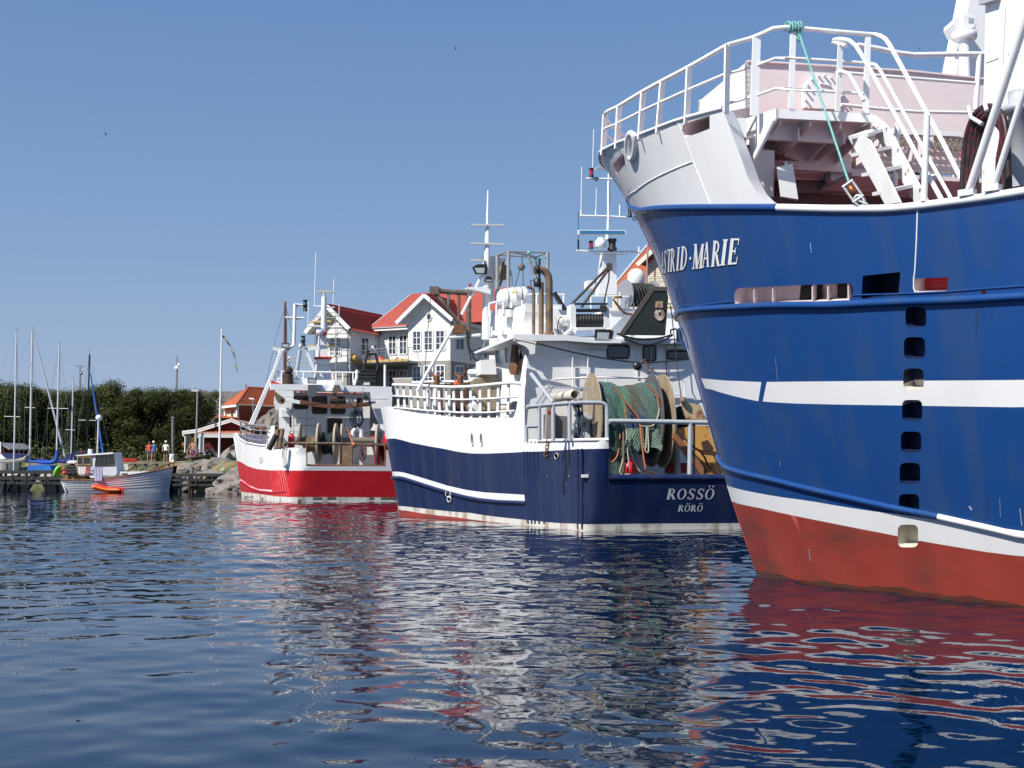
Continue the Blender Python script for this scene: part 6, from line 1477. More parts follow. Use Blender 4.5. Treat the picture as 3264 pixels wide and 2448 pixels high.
for y_ in (1520,1560,1600): b.tube([WN('b',1650,y_)-EF.f*.05, WN('b',1830,y_)-EF.f*.05], .1, 8)
b.build('net_winch', mat('greasy_black', (.02,.022,.02), .5, var=.5, vscale=6), E)
poly('winch_plate', mat('pale_grey_paint',(.55,.56,.56)), EF.S(3.3), 'b', [(1692,1590),(1765,1590),(1765,1648),(1692,1648)], .05)
tube_part('winch_pipe', WHITE, E, [WN('b',1615,1470),WN('b',1612,1560),WN('b',1580,1650)], .09, 6)
b = MB()
for x0 in (870, 1010): 
    for q in (0, 60): b.tube([EF.S(6.5)('b',x0+q-10,1280), EF.S(6.5)('b',x0+q,1600)], .03, 5)
for y_ in (1320,1380,1430,1490): b.tube([EF.S(6.5)('b',860,y_), EF.S(6.5)('b',1070,y_)], .025, 5)
b.build('light_mast', GREYP, E)
b = MB()
for p in (('c',508,690),('c',508,730),('c',503,790)): b.prism([EH.off(*EH.inv(p[0],p[1]+dx,p[2]+dy), .01) for dx, dy in ((-8,-9),(9,-9),(9,9),(-8,9))], EF.f*.01)
b.build('number_plate', mat('slate_paint',(.10,.11,.12)), E)
for cx_ in (408, 428): etube('hull_scupper', WHITE, [EH.inv('c', cx_+7*cos(t)+.15*(1050-y_), y_) for t, y_ in zip(np.linspace(0,2*pi,12), 1050-38*np.sin(np.linspace(0,2*pi,12)))], .03, .01)
# ================================================================== shore, boats, jetties and trees at the left
def sstep(t): t = max(0., min(1., t)); return t*t*(3-2*t)
def shore(x): return lerp(103.5, 89.5, sstep((x+30)/10)) if x < -10 else 89.5
def ground_z(x, y):
    d = y-shore(x)
    z = -1.2+sstep((d+2.0)/ 8)*3.55
    z += .25*mnoise.noise(Vector((x*.35, y*.35, 0)))*sstep(d/4)
    if y > 140: z += (y-140)*.012
    return z
def ground_mat():
    def ex(nt, tc, src):
        n = nt.nodes; L = nt.links
        def nz(sc, lo, hi):
            t = n.new('ShaderNodeTexNoise'); t.inputs['Scale'].default_value = sc; t.inputs['Detail'].default_value = 6
            L.new(tc.outputs['Object'], t.inputs['Vector']); r = n.new('ShaderNodeMapRange'); r.inputs[1].default_value = lo; r.inputs[2].default_value = hi
            L.new(t.outputs['Fac'], r.inputs[0]); return r.outputs[0]
        for col, sc, lo, hi in (((.24,.17,.08),.35,.45,.6),((.05,.075,.02),.5,.5,.62),((.27,.24,.21),.8,.6,.68)):
            m = n.new('ShaderNodeMix'); m.data_type = 'RGBA'; L.new(nz(sc,lo,hi), m.inputs[0]); L.new(src, m.inputs[6]); m.inputs[7].default_value = (*col,1); src = m.outputs[2]
        return src
    return mat('dry_grass_bank', (.10,.10,.045), .9, extra=ground_mat.ex if hasattr(ground_mat,'ex') else ex, bump=.6, bscale=3)
b = MB()
ys = list(np.arange(84, 112, .7))+list(np.arange(112, 160, 2.))+list(np.arange(160, 700, 20.)); xs_g = list(np.arange(-40, -8, .8)); xs_g = list(np.arange(-190,-40,5.))+xs_g+list(np.arange(-8, 200, 6.))
b.grid([[(x, y, ground_z(x, y)) for x in xs_g] for y in ys]); o = b.build('ground', ground_mat()); o['kind'] = 'structure'
o.name = 'shore_ground'
ROCKM = mat('granite', (.24,.21,.185), .85, var=.4, vscale=1.5, col2=(.20,.15,.10), amt2=.6, s2=.8, bump=.6, bscale=2.5)
ROCKD = mat('dark_granite', (.16,.145,.13), .9, var=.4, vscale=1.5, col2=(.26,.22,.18), amt2=.5, s2=1.1, bump=.6, bscale=2.5)
b = MB()   # distant rocky ridge
def hz(x, y):
    r = 23.6*sstep((y-300)/90)*(1-.35*sstep((y-430)/120))
    return 1+r+1.9*mnoise.noise(Vector((x*.03, y*.03, 1)))+1.3*mnoise.noise(Vector((x*.13, y*.11, 3)))+.02*(-95-x if x < -95 else 0)
b.grid([[(x, y, hz(x,y)) for x in np.arange(-230, 60, 3.)] for y in np.arange(290, 560, 4.)])
o = b.build('rocky_hill', mat('hill_rock', (.15,.125,.115), .9, var=.4, vscale=.12, col2=(.05,.06,.028), amt2=.9, s2=.16, stretch2=(1,1,4)), None); o['kind'] = 'structure'
def boulder(c, r, seed, m, sc=(1,1,.75)):
    bm = bmesh.new(); bmesh.ops.create_icosphere(bm, subdivisions=3 if r > .5 else 2, radius=1)
    b = MB(); vs = []
    for v in bm.verts:
        d = v.co.normalized(); k = 1+.38*mnoise.noise(d*1.3+Vector((seed*3.1,0,0)))+.16*mnoise.noise(d*3.5+Vector((0,seed,0)))+.07*mnoise.noise(d*8+Vector((0,seed,2)))
        q = d*k*r; vs.append(Vector((q.x*sc[0], q.y*sc[1], q.z*sc[2]))+Vector(c))
    b.add(vs, [[v.index for v in f.verts] for f in bm.faces], 0, False); bm.free(); return b
RL = 'boulders of the stone bank by the red trawler'
ROCKS = [('s',1760,950,1.0,88.2,ROCKM),('s',1930,945,1.25,88.3,ROCKM),('s',2060,930,1.1,88.6,ROCKD),('s',2000,850,.9,89.3,ROCKD),('s',1960,780,1.2,90.0,ROCKM),('s',2090,770,1.1,90.0,ROCKM),('s',2090,690,1.0,90.8,ROCKD),('s',2100,850,1.0,89.0,ROCKM),('s',2140,620,.9,91.5,ROCKM),('s',1870,900,.6,88.8,ROCKD)]
for i, (k_, x_, y_, r_, d_, m_) in enumerate(ROCKS):
    o = boulder(at(*N(k_,x_,y_), d_), r_*.62, i+1, m_, (1.3,1,.7)).build('boulder', m_); tag(o, 'granite boulder at the water\'s edge between jetty ramp and red trawler', 'boulder', RL)
for i in range(34):
    u = random.random(); x_, y_ = lerp(1240, 1900, u), random.uniform(500, 620)-60*u*0
    if y_ > 640-190*u*.6: y_ -= 70*u
    d_ = 101-4*u
    o = boulder(at(*N('s',x_,y_+10), d_), random.uniform(.3,.75), i+40, None, (1.3,1,.7)).build('boulder', ROCKM if i%3 else ROCKD); tag(o, 'grey stone in the rubble slope above the jetty ramp', 'boulder', 'stones of the rubble slope above the jetty')
for i in range(16):
    x_, y_ = random.uniform(1040, 1400), random.uniform(750, 900)
    o = boulder(at(*N('s',x_,y_), 96.5), random.uniform(.3,.7), i+90, None, (1.3,1,.7)).build('boulder', ROCKM if i%2 else ROCKD); tag(o, 'stone in the shaded bank under the right-hand jetty', 'boulder', 'stones under the right-hand jetty')
# rock outcrop behind the red trawler's raked tubes
def outcrop(k, pts, d, th, lab, m=ROCKM):
    P = [at(*N(k,*p), d) for p in pts]; b = MB()
    cx = sum(p.x for p in P)/len(P); zb = min(p.z for p in P); rows = []
    L_ = crom(P, 6)
    for j in range(9):
        t = j/8; rows.append([Vector((p.x+.3*mnoise.noise(Vector((p.x*1.7,t*6,1))), p.y+th*(t**1.5)*1.0-.6*(1-t)+1.1*mnoise.noise(Vector((p.x*.9,t*4,2)))+.5*mnoise.noise(Vector((p.x*2.5,t*9,4))), lerp(zb-.5, p.z, (1-(1-t)**1.6))+.35*t*mnoise.noise(Vector((p.x*1.6,t*3,7))))) for p in L_])
    rows.append([Vector((p.x, p.y+th*2.5, lerp(zb, p.z, .8))) for p in L_])
    b.grid(rows, 0, False); return tag(b.build('rock_outcrop', m), lab, 'rock')
outcrop('s', [(1700,470),(1760,350),(1850,280),(1950,190),(2060,110),(2200,60),(2300,70),(2420,200)], 105, 1.6, 'pale granite rock face rising behind the white flagpole')
outcrop('c', [(215,600),(300,560),(400,500),(440,400),(520,400),(620,380),(700,520)], 112, 5, 'grey rock wall showing behind the red trawler\'s raked tubes', ROCKD)
# ---- jetties
def jetty(name, label, d, x0, x1, top, beams, piles, k='a', deck=3.0, verts=()):
    t = thing(name, at(*N(k,(x0+x1)/2,top), d), label, 'jetty')
    J = D(d)
    def bm_(nm, y0, y1, dd=0, m=DWOOD):
        a_, c_ = J(k,x0,(y0[0]+y1[0])/2), J(k,x1,(y0[1]+y1[1])/2); h_ = abs(J(k,x0,y0[0]).z-J(k,x0,y1[0]).z)
        b = MB(); b.bar(a_+Vector((0,dd,0)), c_+Vector((0,dd,0)), .14, h_); b.build(nm, m, t)
    for i, (y0, y1) in enumerate(beams): bm_('edge_beam' if i == 0 else 'cross_beam', y0, y1)
    a_, c_ = J(k,x0,top), J(k,x1,top)
    b = MB(); n_ = int((c_.x-a_.x)/.16)
    for i in range(n_):
        x_ = lerp(a_.x, c_.x, (i+.5)/n_); b.box((x_, d+deck/2-.05, lerp(a_.z,c_.z,(i+.5)/n_)-.03), (.145, deck, .05))
    b.build('deck_planks', WOOD if name == 'plank_jetty' else DWOOD, t)
    for x_, y_, w_ in piles:
        for dd in (.15, deck-.2):
            p = J(k,x_,y_); b = MB(); w3 = w_*.36157/4000*d if k == 'a' else w_*.19892/4000*d
            b.tube([Vector((p.x, d+dd, -1.5)), Vector((p.x, d+dd, p.z+.02))], w3/2, 8); b.build('pile', DWOOD, t)
    for x_, y0, y1 in verts:
        b = MB(); b.bar(J(k,x_,y0)-Vector((0,.05,0)), J(k,x_,y1)-Vector((0,.05,0)), .16, .1, up=(1,0,0)); b.build('upright', DWOOD, t)
    return t
j1 = jetty('timber_jetty', 'dark timber jetty on piles in front of the moored sailing boats', 97.0, -160, 560, 1380, [((1384,1384),(1412,1410)),((1432,1436),(1462,1462)),((1482,1484),(1503,1504))], [(45,1390,26),(395,1395,26),(555,1400,22),(-120,1390,26)], verts=((110,1400,1500),(232,1400,1490),(405,1400,1490),(300,1400,1440)))
b = MB(); b.bar(at(*N('a',38,1480),96.9), at(*N('a',5,1590),96.9), .18, .14); b.bar(at(*N('a',95,1440),96.9), at(*N('a',130,1500),96.9), .16, .1); b.bar(at(*N('a',405,1440),96.9), at(*N('a',440,1500),96.9), .16, .1); b.build('brace', DWOOD, j1)
tube_part('bollard', mat('grey_bollard', (.16,.16,.16), .7), j1, [at(*N('r',120,720),97.7), at(*N('r',120,600),97.7)], .14, 8)
j2 = jetty('plank_jetty', 'low dark jetty with a sloping plank ramp beside the white boat\'s bow', 92.5, 1060, 2030, 648, [((650,645),(700,700)),((735,735),(772,775)),((815,818),(848,850))], [(1160,660,34),(1360,660,34),(1920,700,26),(2010,690,26)], k='s', deck=3.2, verts=((1190,700,850),(1440,700,850),(1700,700,850),(1930,690,790)))
b = MB(); b.prism([at(*N('s',*p), d_) for p, d_ in (((1390,648),92.6),((1820,655),92.6),((2125,590),98),((2140,520),104.5),((1700,570),97.5))], Vector((0,0,-.12))); b.build('ramp_deck', mat('grey_planks', (.25,.23,.21), .8, var=.4, vscale=6), j2)
tube_part('bollard', mat('grey_bollard',(.16,.16,.16)), j2, [at(*N('s',1368,645),93.5), at(*N('s',1368,560),93.5)], .16, 8)
# landing stage with a hand rail on the bank
lt = thing('wooden_walkway', at(*N('s',560,600), 104.5), 'pale wooden walkway rail on the grass bank behind the white boat', 'railing')
b = MB(); b.bar(at(*N('s',120,486),104.5), at(*N('s',1010,474),104.5), .5, .12); b.build('top_board', WOOD, lt)
for x_ in (460, 625, 805, 1000): b = MB(); b.bar(at(*N('s',x_,490),104.5), at(*N('s',x_,600 if x_ < 900 else 540),104.5), .16, .16, up=(1,0,0)); b.build('post', mat('grey_post', (.15,.14,.13), .8), lt)
b = MB()
for y_ in (515,545,575): b.bar(at(*N('s',215,y_),104.2), at(*N('s',345,y_),104.2), .06, .1)
o = b.build('white_pallet', WHITE); tag(o, 'white slatted board standing under the wooden walkway', 'pallet')
# ---- small white clinker boat
BY = 95.4
wbt = thing('fishing_boat', at(*N('a',1000,1568), BY), 'small white clinker boat with a wooden-framed wheelhouse moored by the jetty', 'boat')
BP_ = D(94.4)
she = crom([BP_('a',*p) for p in ((528,1462),(600,1466),(760,1470),(950,1450),(1150,1425),(1300,1400),(1420,1375),(1532,1338))], 5)
x0_, x1_ = she[0].x, she[-1].x; stem_b = BP_('a',1478,1566).x
def sheer(x): return float(np.interp(x, [p.x for p in she], [p.z for p in she]))
def hb_(x): t = (x-x0_)/(x1_-x0_); return 1.42*(max(0,1-abs(2*t-.92)**2.6*(1.0 if t > .46 else .35)))**.75
def bsec(t, k):   # point on the hull side: t along, k 0 keel .. 1 sheer
    xt = lerp(x0_, x1_, t); xb = lerp(x0_+.55, stem_b, t); x = lerp(xb, xt, k**.9)
    z = lerp(-.35, sheer(xt), k); w = hb_(xt)*(.5+.5*k**.6) if k > 0 else 0
    return x, w, z
WPL = mat('white_clinker', (.84,.85,.87), .5, var=.25, vscale=2)
b = MB()
for s_ in (-1, 1):
    rows = []
    for k in np.linspace(0, 1, 12):
        r_ = []
        for t in np.linspace(0, 1, 30):
            x, w, z = bsec(t, k); r_.append((x, BY+s_*w, z))
        rows.append(r_)
    b.grid(rows)
b.build('hull', WPL, wbt)
for k in (.42,.54,.65,.75,.84): 
    b = MB(); pts = []
    for t in np.linspace(.04, .99, 28):
        x, w, z = bsec(t, k); pts.append((x, BY-w-.012, z))
    b.tube(pts, .011, 4); b.build('plank_edge', mat('plank_shadow', (.28,.27,.27), .7), wbt)
b = MB(); b.grid([[(lerp(x0_,x1_,t), BY+s_*hb_(lerp(x0_,x1_,t)), sheer(lerp(x0_,x1_,t))-.12) for t in np.linspace(0.02,.98,20)] for s_ in (-1,1)], 0, False); b.build('deck', mat('pale_deck', (.45,.43,.40), .7), wbt)
BRN = mat('varnished_brown', (.20,.09,.04), .5, var=.3)
b = MB(); b.tube([(p.x, BY-hb_(p.x)-.02, p.z+.02) for p in she[::2]], .05, 5); b.tube([(p.x, BY+hb_(p.x), p.z+.02) for p in she[::2]], .05, 5); b.build('gunwale', BRN, wbt)
b = MB(); rr_ = [(p.x, BY-hb_(p.x)*.97, p.z) for p in she if p.x > lerp(x0_,x1_,.80)]
for p in rr_[::3]: b.tube([p, (p[0], p[1], p[2]+.3)], .04, 5)
b.tube([(p[0], p[1], p[2]+.3) for p in rr_], .05, 5); b.build('bow_rail', BRN, wbt)
b = MB(); b.tube([BP_('a',560,1430),BP_('a',563,1500),BP_('a',580,1570)], .07, 6); b.prism([BP_('a',*p)+Vector((0,.7,0)) for p in ((520,1465),(575,1440),(590,1570),(575,1572),(560,1530))], (0,.08,0)); b.build('rudder', mat('rudder_white', (.6,.62,.62), .5), wbt)
YB = mat('yellow_brown_plank', (.24,.15,.04), .6, var=.3)
b = MB(); b.prism([BP_('a',*p)+Vector((0,.5,0)) for p in ((515,1412),(700,1412),(740,1455),(700,1466),(540,1462))], (0,1.2,0)); b.build('cockpit_coaming', YB, wbt)
WP = D(94.6)
b = MB(); b.prism([WP('a',*p) for p in ((680,1258),(845,1240),(1005,1232),(1032,1392),(1020,1425),(760,1430),(685,1420))], (0,1.9,0)); b.build('wheelhouse', mat('boat_white', (.60,.62,.66), .45, var=.1), wbt)
b = MB(); b.prism([WP('a',*p)-Vector((0,.15,0)) for p in ((672,1248),(760,1238),(1000,1222),(1002,1236),(840,1246),(678,1256))], (0,2.2,0)); b.build('roof', WCLEAN, wbt)
fr_ = mat('varnished_frame', (.42,.26,.10), .5)
for x0, y0, x1, y1 in ((688,1262,805,1332),):
    b = MB(); W4 = [WP('a',*p)-Vector((0,.03,0)) for p in ((x0,y1),(x1,y1),(x1,y0),(x0,y0))]
    b.tube(W4, .07, 4, closed=True); b.tube([WP('a',735,1262)-Vector((0,.03,0)), WP('a',735,1332)-Vector((0,.03,0))], .05, 4); w_ = b.build('window_frame', fr_, wbt)
    b = MB(); b.prism(W4, (0,.04,0)); b.build('pane', GLASS, w_)
b = MB(); W4 = [WP('a',*p)-Vector((0,.03,0)) for p in ((838,1340),(1012,1334),(1000,1244),(850,1250))]
b.tube(W4, .05, 4, closed=True)
for x_ in (880, 925, 965): b.tube([WP('a',x_,1248)-Vector((0,.03,0)), WP('a',x_,1338)-Vector((0,.03,0))], .035, 4)
w_ = b.build('window_frame', mat('dark_frame', (.10,.07,.04), .5), wbt); b = MB(); b.prism(W4, (0,.04,0)); b.build('pane', GLASS, w_)
b = MB(); b.prism([WP('a',*p)+Vector((0,.2,0)) for p in ((1025,1392),(1400,1388),(1430,1400),(1250,1425),(1030,1432))], (0,1.3,0)); ct = b.build('cabin_trunk', mat('boat_white',(.60,.62,.66)), wbt)
for x0, x1 in ((1062,1125),(1192,1252)):
    b = MB(); b.prism([WP('a',*p)+Vector((0,.18,0)) for p in ((x0,1422),(x0+8,1408),(x1-8,1406),(x1,1420))], (0,.04,0)); b.build('porthole', GLASS, ct)
tube_part('mast_stub', WCLEAN, wbt, [WP('a',760,1240)+Vector((0,.8,0)), WP('a',765,1192)+Vector((0,.8,0))], .17, 8)
b = MB()
for y_ in (1350,1375,1398): b.tube([WP('a',600,y_)-Vector((0,.2,0)), WP('a',800,y_)-Vector((0,.2,0))], .03, 4)
for x_ in (600,650,700,750,800): b.tube([WP('a',x_,1345)-Vector((0,.2,0)), WP('a',x_,1425)-Vector((0,.2,0))], .03, 4)
b.build('stern_rail', mat('dark_rail', (.05,.05,.05), .5), wbt)
b = MB(); b.box(WP('a',610,1375)+Vector((0,.4,0)), (.55,.5,.7)); b.sphere(WP('a',620,1350)+Vector((0,.4,0)), .28, 8); b.box(WP('a',640,1390), (.4,.4,.5)); b.build('outboard_engine', DARK, wbt)
# things hung on it
def cloth(name, pts, m, lab, cat, d):
    P = [at(*N('a',*p), d) for p in pts]; b = MB(); rows = []
    for i in range(9):
        t = i/8; rows.append([P[0].lerp(P[1], s/9).lerp(P[3].lerp(P[2], s/9), t)+Vector((0, .05*sin(s*2.1+t), 0)) for s in range(10)])
    b.grid(rows); b.grid([[p+Vector((0,.015,0)) for p in r] for r in rows][::-1]); return tag(b.build(name, m), lab, cat)
cloth('towel', [(822,1350),(905,1352),(903,1472),(835,1472)], mat('lilac_towel', (.42,.42,.58), .9, var=.4, vscale=5), 'pale lilac towel hung over the white boat\'s side rail', 'towel', 93.85)
cloth('towel', [(685,1348),(760,1348),(755,1412),(690,1410)], mat('white_towel', (.7,.66,.64), .9), 'white towel on the white boat\'s stern rail', 'towel', 94.2)
cloth('towel', [(752,1350),(800,1352),(792,1408),(750,1408)], mat('red_white_towel', (.55,.12,.12), .9, col2=(.7,.65,.62), amt2=1, s2=4), 'red and white patterned towel on the white boat\'s stern rail', 'towel', 94.15)
cv_ = MB(); cv_.prism([at(*N('a',*p), 94.7) for p in ((582,1312),(610,1292),(655,1292),(672,1305),(650,1318),(600,1318))], (0,.6,0)); o = cv_.build('white_cushion', WCLEAN); tag(o, 'white rounded cushion above the outboard engine of the small white boat', 'cushion')
sr = MB(); c_ = at(*N('a',508,1392), 94.2); e_ = [c_+Vector((.11*cos(t)+.10*sin(t), .2*cos(t), .33*sin(t))) for t in np.linspace(0, 2*pi, 25)]; sr.tube(e_, .10, 10, closed=True); sr.prism([c_+Vector((.08*cos(t)+.08*sin(t), .12*cos(t), .27*sin(t))) for t in np.linspace(0,2*pi,16)[:-1]], (0,.05,0)); o = sr.build('swim_ring', mat('lime_plastic', (.22,.75,.04), .4)); tag(o, 'lime green swim ring hanging at the white boat\'s stern', 'swim ring')
for x_, y_, r_, lab in ((568,1405,.17,'round red fender hanging over the white boat\'s brown stern planks'),(560,1372,.13,'red float tied above the round fender at the white boat\'s stern')):
    o = MB(); c_ = at(*N('a',x_,y_), 94.0); o.sphere(c_, r_, 12); o.lathe(c_+Vector((0,0,r_*.85)), [(.05,0),(.05,.1),(.02,.12)], 8); o = o.build('float', mat('coral_red', (.65,.06,.04), .4)); tag(o, lab, 'float')
dg = thing('dinghy', at(*N('a',945,1565), 93.2), 'orange inflatable dinghy floating alongside the small white boat', 'dinghy')
DO = mat('orange_inflatable', (.85,.06,.015), .35); dpt = [(818,1535),(840,1528),(900,1545),(960,1556),(1060,1556)]
for dy in (0, .75): b = MB(); b.tube(crom([at(*N('a',*p), 93.0)+Vector((0,dy,0)) for p in dpt], 5), [.12]+[.2]*19+[.16], 10); b.build('side_tube', DO, dg)
b = MB(); b.tube(crom([at(*N('a',1062,1556),93.0), at(*N('a',1072,1556),93.35), at(*N('a',1062,1556),93.75)], 4), .18, 10); b.grid([[at(*N('a',x_,1562), 93.0)+Vector((0,dy,0)) for x_ in (830,900,1000,1060)] for dy in (0,.75)]); b.build('floor', DO, dg)
b = MB(); b.tube([at(*N('a',*p), 92.78) for p in ((825,1522),(900,1543),(960,1553),(1050,1554))], .03, 4); b.build('yellow_stripe', mat('yellow_stripe', (.75,.4,.03), .4), dg)
# ---- sailing boats
SAILW = mat('aluminium_mast', (.62,.63,.63), .4, .2); BLUEC = mat('blue_sail_cover', (.015,.09,.42), .8, var=.3, vscale=4); GREYC = mat('grey_sail_cover', (.30,.28,.26), .85, var=.3, vscale=4)
GEL = mat('cream_gelcoat', (.66,.63,.56), .3, var=.08)
def hullmesh(b, xs, xe, y, zt, beam, rake=.8):
    for s_ in (-1, 1):
        rows = []
        for k in np.linspace(0, 1, 8):
            r_ = []
            for t in np.linspace(0, 1, 20):
                w = beam/2*(1-abs(2*t-.85)**2.4*(1 if t > .425 else .45))**.8*(.55+.45*k**.5) if t < 1 else 0
                dx = (xe-xs); r_.append((xs+dx*t-(rake*(1-k)*t**3)*(1 if dx > 0 else -1)*1.2, y+s_*max(w,0.), lerp(-.3, zt+.15*(2*t-1)**2, k)))
            rows.append(r_)
        b.grid(rows)
    b.grid([[(xs+(xe-xs)*t, y+s_*beam/2*max(0,(1-abs(2*t-.85)**2.4*(1 if t > .425 else .45)))**.8, zt+.15*(2*t-1)**2) for t in np.linspace(0,1,20)] for s_ in (-1,1)])
def sailboat(label, d, mt, mbm, x0, x1, zt, hm=GEL, mm=SAILW, mr=.07, spread=None, wind=True):
    px0, px1 = at(*N('a',x0,1500), d).x, at(*N('a',x1,1500), d).x
    t = thing('sailing_boat', ((px0+px1)/2, d, 0), label, 'sailing boat', 'sailing boats behind the jetty')
    b = MB(); hullmesh(b, px0, px1, d, zt, 2.6); b.build('hull', hm, t)
    b = MB(); s_ = 1 if px1 > px0 else -1
    L_ = px1-px0; b.prism([(px0+L_*.35, d-.8, zt+.02),(px0+L_*.4, d-.8, zt+.5),(px0+L_*.68, d-.8, zt+.42),(px0+L_*.78, d-.8, zt+.05)], (0,1.6,0)); b.build('cabin', GEL, t)
    tp, bt = at(*N('a',*mt), d), at(*N('a',*mbm), d)
    b = MB(); b.tube([bt-Vector((0,0,max(0,bt.z-zt))), bt, tp], mr, 8); m_ = b.build('mast', mm, t)
    if wind:
        b = MB(); b.tube([tp, tp+Vector((0,0,.3))], .01, 4); b.bar(tp+Vector((-.08,0,.32)), tp+Vector((.16,0,.35)), .01, .02); b.build('wind_vane', DARK, m_)
    if spread:
        y_, a_, c_ = spread; b = MB(); b.tube([at(*N('a',a_,y_),d), at(*N('a',c_,y_+4),d)], .03, 5); b.build('spreader', SAILW, m_)
        for x_ in (a_, c_):
            b = MB(); b.tube([tp, at(*N('a',x_,y_),d), Vector((lerp(bt.x, at(*N('a',x_,y_),d).x, 1.0), d, zt))], .010, 3); b.build('shroud', STEEL, m_)
    b = MB(); b.tube([tp, Vector((px0, d, zt+.1))], .009, 3); b.tube([tp, Vector((px1, d, zt+.1))], .009, 3); b.build('stay', STEEL, t)
    return t, tp, bt
sb1, tp1, _ = sailboat('sailing boat at the far left with a tall slim mast and wide spreaders', 101, (146,168), (122,1350), -420, 170, 1.15, spread=(905,38,178))
sb2, tp2, _ = sailboat('sailing boat with the tallest mast, a rolled foresail and a grey sail cover', 102.2, (286,155), (262,1290), -250, 345, 1.15, mr=.085, spread=(826,220,318))
b = MB(); q0, q1 = at(*N('a',296,170),102.2), at(*N('a',582,1298),101.5); b.tube([q0.lerp(q1,t) for t in (0,.06,.3,.6,1)], [.03,.045,.07,.09,.10], 8); b.build('furled_foresail', mat('rolled_sail_grey', (.42,.43,.45), .6, var=.2), sb2)
def cover(t, m, pts, rs, d): b = MB(); q_ = crom([at(*N('a',*p), d) for p in pts], 4); b.tube(q_, [rs*float(np.interp(i/(len(q_)-1), [0,.25,.6,.8,1], [.3,.55,.85,.7,.5])) for i in range(len(q_))], 8); return b.build('sail_cover', m, t)
cover(sb2, GREYC, [(-60,1305),(80,1302),(180,1292),(230,1275),(258,1240),(268,1192)], .26, 101.9)
sb3, tp3, _ = sailboat('sailing boat whose boom carries a bright blue sail cover and spray hood', 101.2, (523,282), (497,1330), 560, 330, 1.1, mr=.075, spread=(833,420,600))
cover(sb3, BLUEC, [(250,1302),(320,1305),(400,1312),(460,1308),(490,1290),(500,1250),(503,1202)], .24, 101.0)
b = MB(); P = [at(*N('a',*p), 100.6) for p in ((228,1382),(262,1340),(330,1330),(440,1335),(455,1380))]; b.prism(P, (0,1.4,0)); b.build('spray_hood', mat('bright_blue_canvas', (.02,.16,.55), .8, var=.3), sb3)
sb4, tp4, _ = sailboat('smaller sailing boat with a short mast and dark blue sail cover', 103.6, (646,585), (626,1290), 590, 320, 1.0, mr=.06, spread=(1022,578,660))
cover(sb4, mat('navy_sail_cover', (.01,.03,.22), .8), [(320,1282),(420,1296),(520,1300),(600,1300),(625,1280),(628,1232)], .22, 103.4)
sb5, tp5, _ = sailboat('sailing boat with a black mast and blue rolled foresail behind the small white boat', 104.6, (790,358), (765,1190), 640, 1010, 1.0, mm=mat('black_mast', (.02,.025,.035), .4), mr=.07, spread=(938,692,845))
b = MB(); q0, q1 = at(*N('a',797,525),104.6), at(*N('a',922,1312),104.2); b.tube([q0.lerp(q1,t) for t in (0,.1,.5,1)], [.04,.06,.085,.11], 8); b.build('furled_foresail', mat('blue_rolled_sail', (.02,.10,.45), .7), sb5)
mbt = thing('motor_boat', at(*N('a',40,1320), 106), 'white motor boat under a dark blue canopy at the left edge', 'motor boat')
b = MB(); px0, px1 = at(*N('a',-160,1400),106).x, at(*N('a',205,1400),106).x; hullmesh(b, px0, px1, 106, 2.6, 2.6); b.build('hull', GEL, mbt)
b = MB(); b.prism([at(*N('a',*p), 105.2) for p in ((-60,1305),(-60,1262),(5,1235),(60,1285),(80,1305))], (0,1.8,0)); b.build('windscreen', WCLEAN, mbt)
b = MB(); b.prism([at(*N('a',*p), 105.3) for p in ((10,1240),(40,1228),(120,1228),(190,1245),(195,1300),(70,1300))], (0,1.7,0)); b.build('canopy', mat('navy_canopy', (.012,.02,.11), .8, var=.2), mbt)
# car behind the masts
car = thing('parked_car', at(*N('a',715,1275), 113), 'dark blue car parked on the bank behind the sailing masts', 'car')
CB = mat('dark_blue_car', (.02,.04,.09), .25, coat=.6)
b = MB(); b.prism([at(*N('a',*p), 112.2) for p in ((588,1275),(592,1248),(640,1238),(675,1205),(790,1202),(830,1235),(845,1275))], (0,1.7,0)); b.build('body', CB, car)
b = MB(); b.prism([at(*N('a',*p), 112.15) for p in ((655,1236),(682,1210),(785,1208),(818,1236))], (0,1.78,0)); b.build('side_windows', GLASS, car)
for x_ in (635, 800):
    b = MB(); c_ = at(*N('a',x_,1275),112.2); b.lathe(c_, [(.02,-.02),(.31,-.02),(.31,.2),(.02,.2)], 14, axis=(0,1,0)); w_ = b.build('wheel', RUBBER, car)
    b = MB(); b.lathe(c_-Vector((0,.04,0)), [(.18,0),(.18,.03)], 12, axis=(0,1,0)); b.build('rim', STEEL, w_)
b = MB(); b.box(at(*N('a',716,1218),112.1), (.14,.05,.16)); b.build('rear_light', mat('lamp_red',(.4,.02,.02)), car)
# small hut at the left edge
hut = thing('boathouse', at(*N('a',20,1290), 112), 'dark red boathouse with a grey roof at the left edge', 'boathouse')
b = MB(); b.prism([at(*N('a',*p), 112) for p in ((-60,1230),(-60,1170),(0,1145),(45,1190),(45,1290),(-60,1290))], (0,5,0)); b.build('wall', mat('falu_red', (.16,.025,.022), .8, var=.3, vscale=4), hut)
b = MB(); b.prism([at(*N('a',*p), 111.6) for p in ((-90,1200),(0,1135),(85,1190),(82,1202),(0,1150),(-90,1215))], (0,5.6,0)); b.build('roof', mat('grey_felt_roof', (.28,.28,.30), .8), hut)
b = MB(); b.prism([at(*N('a',*p), 111.5) for p in ((-4,1130),(8,1130),(6,1230),(-4,1230))], (0,.3,0)); b.build('corner_board', WHITE, hut)
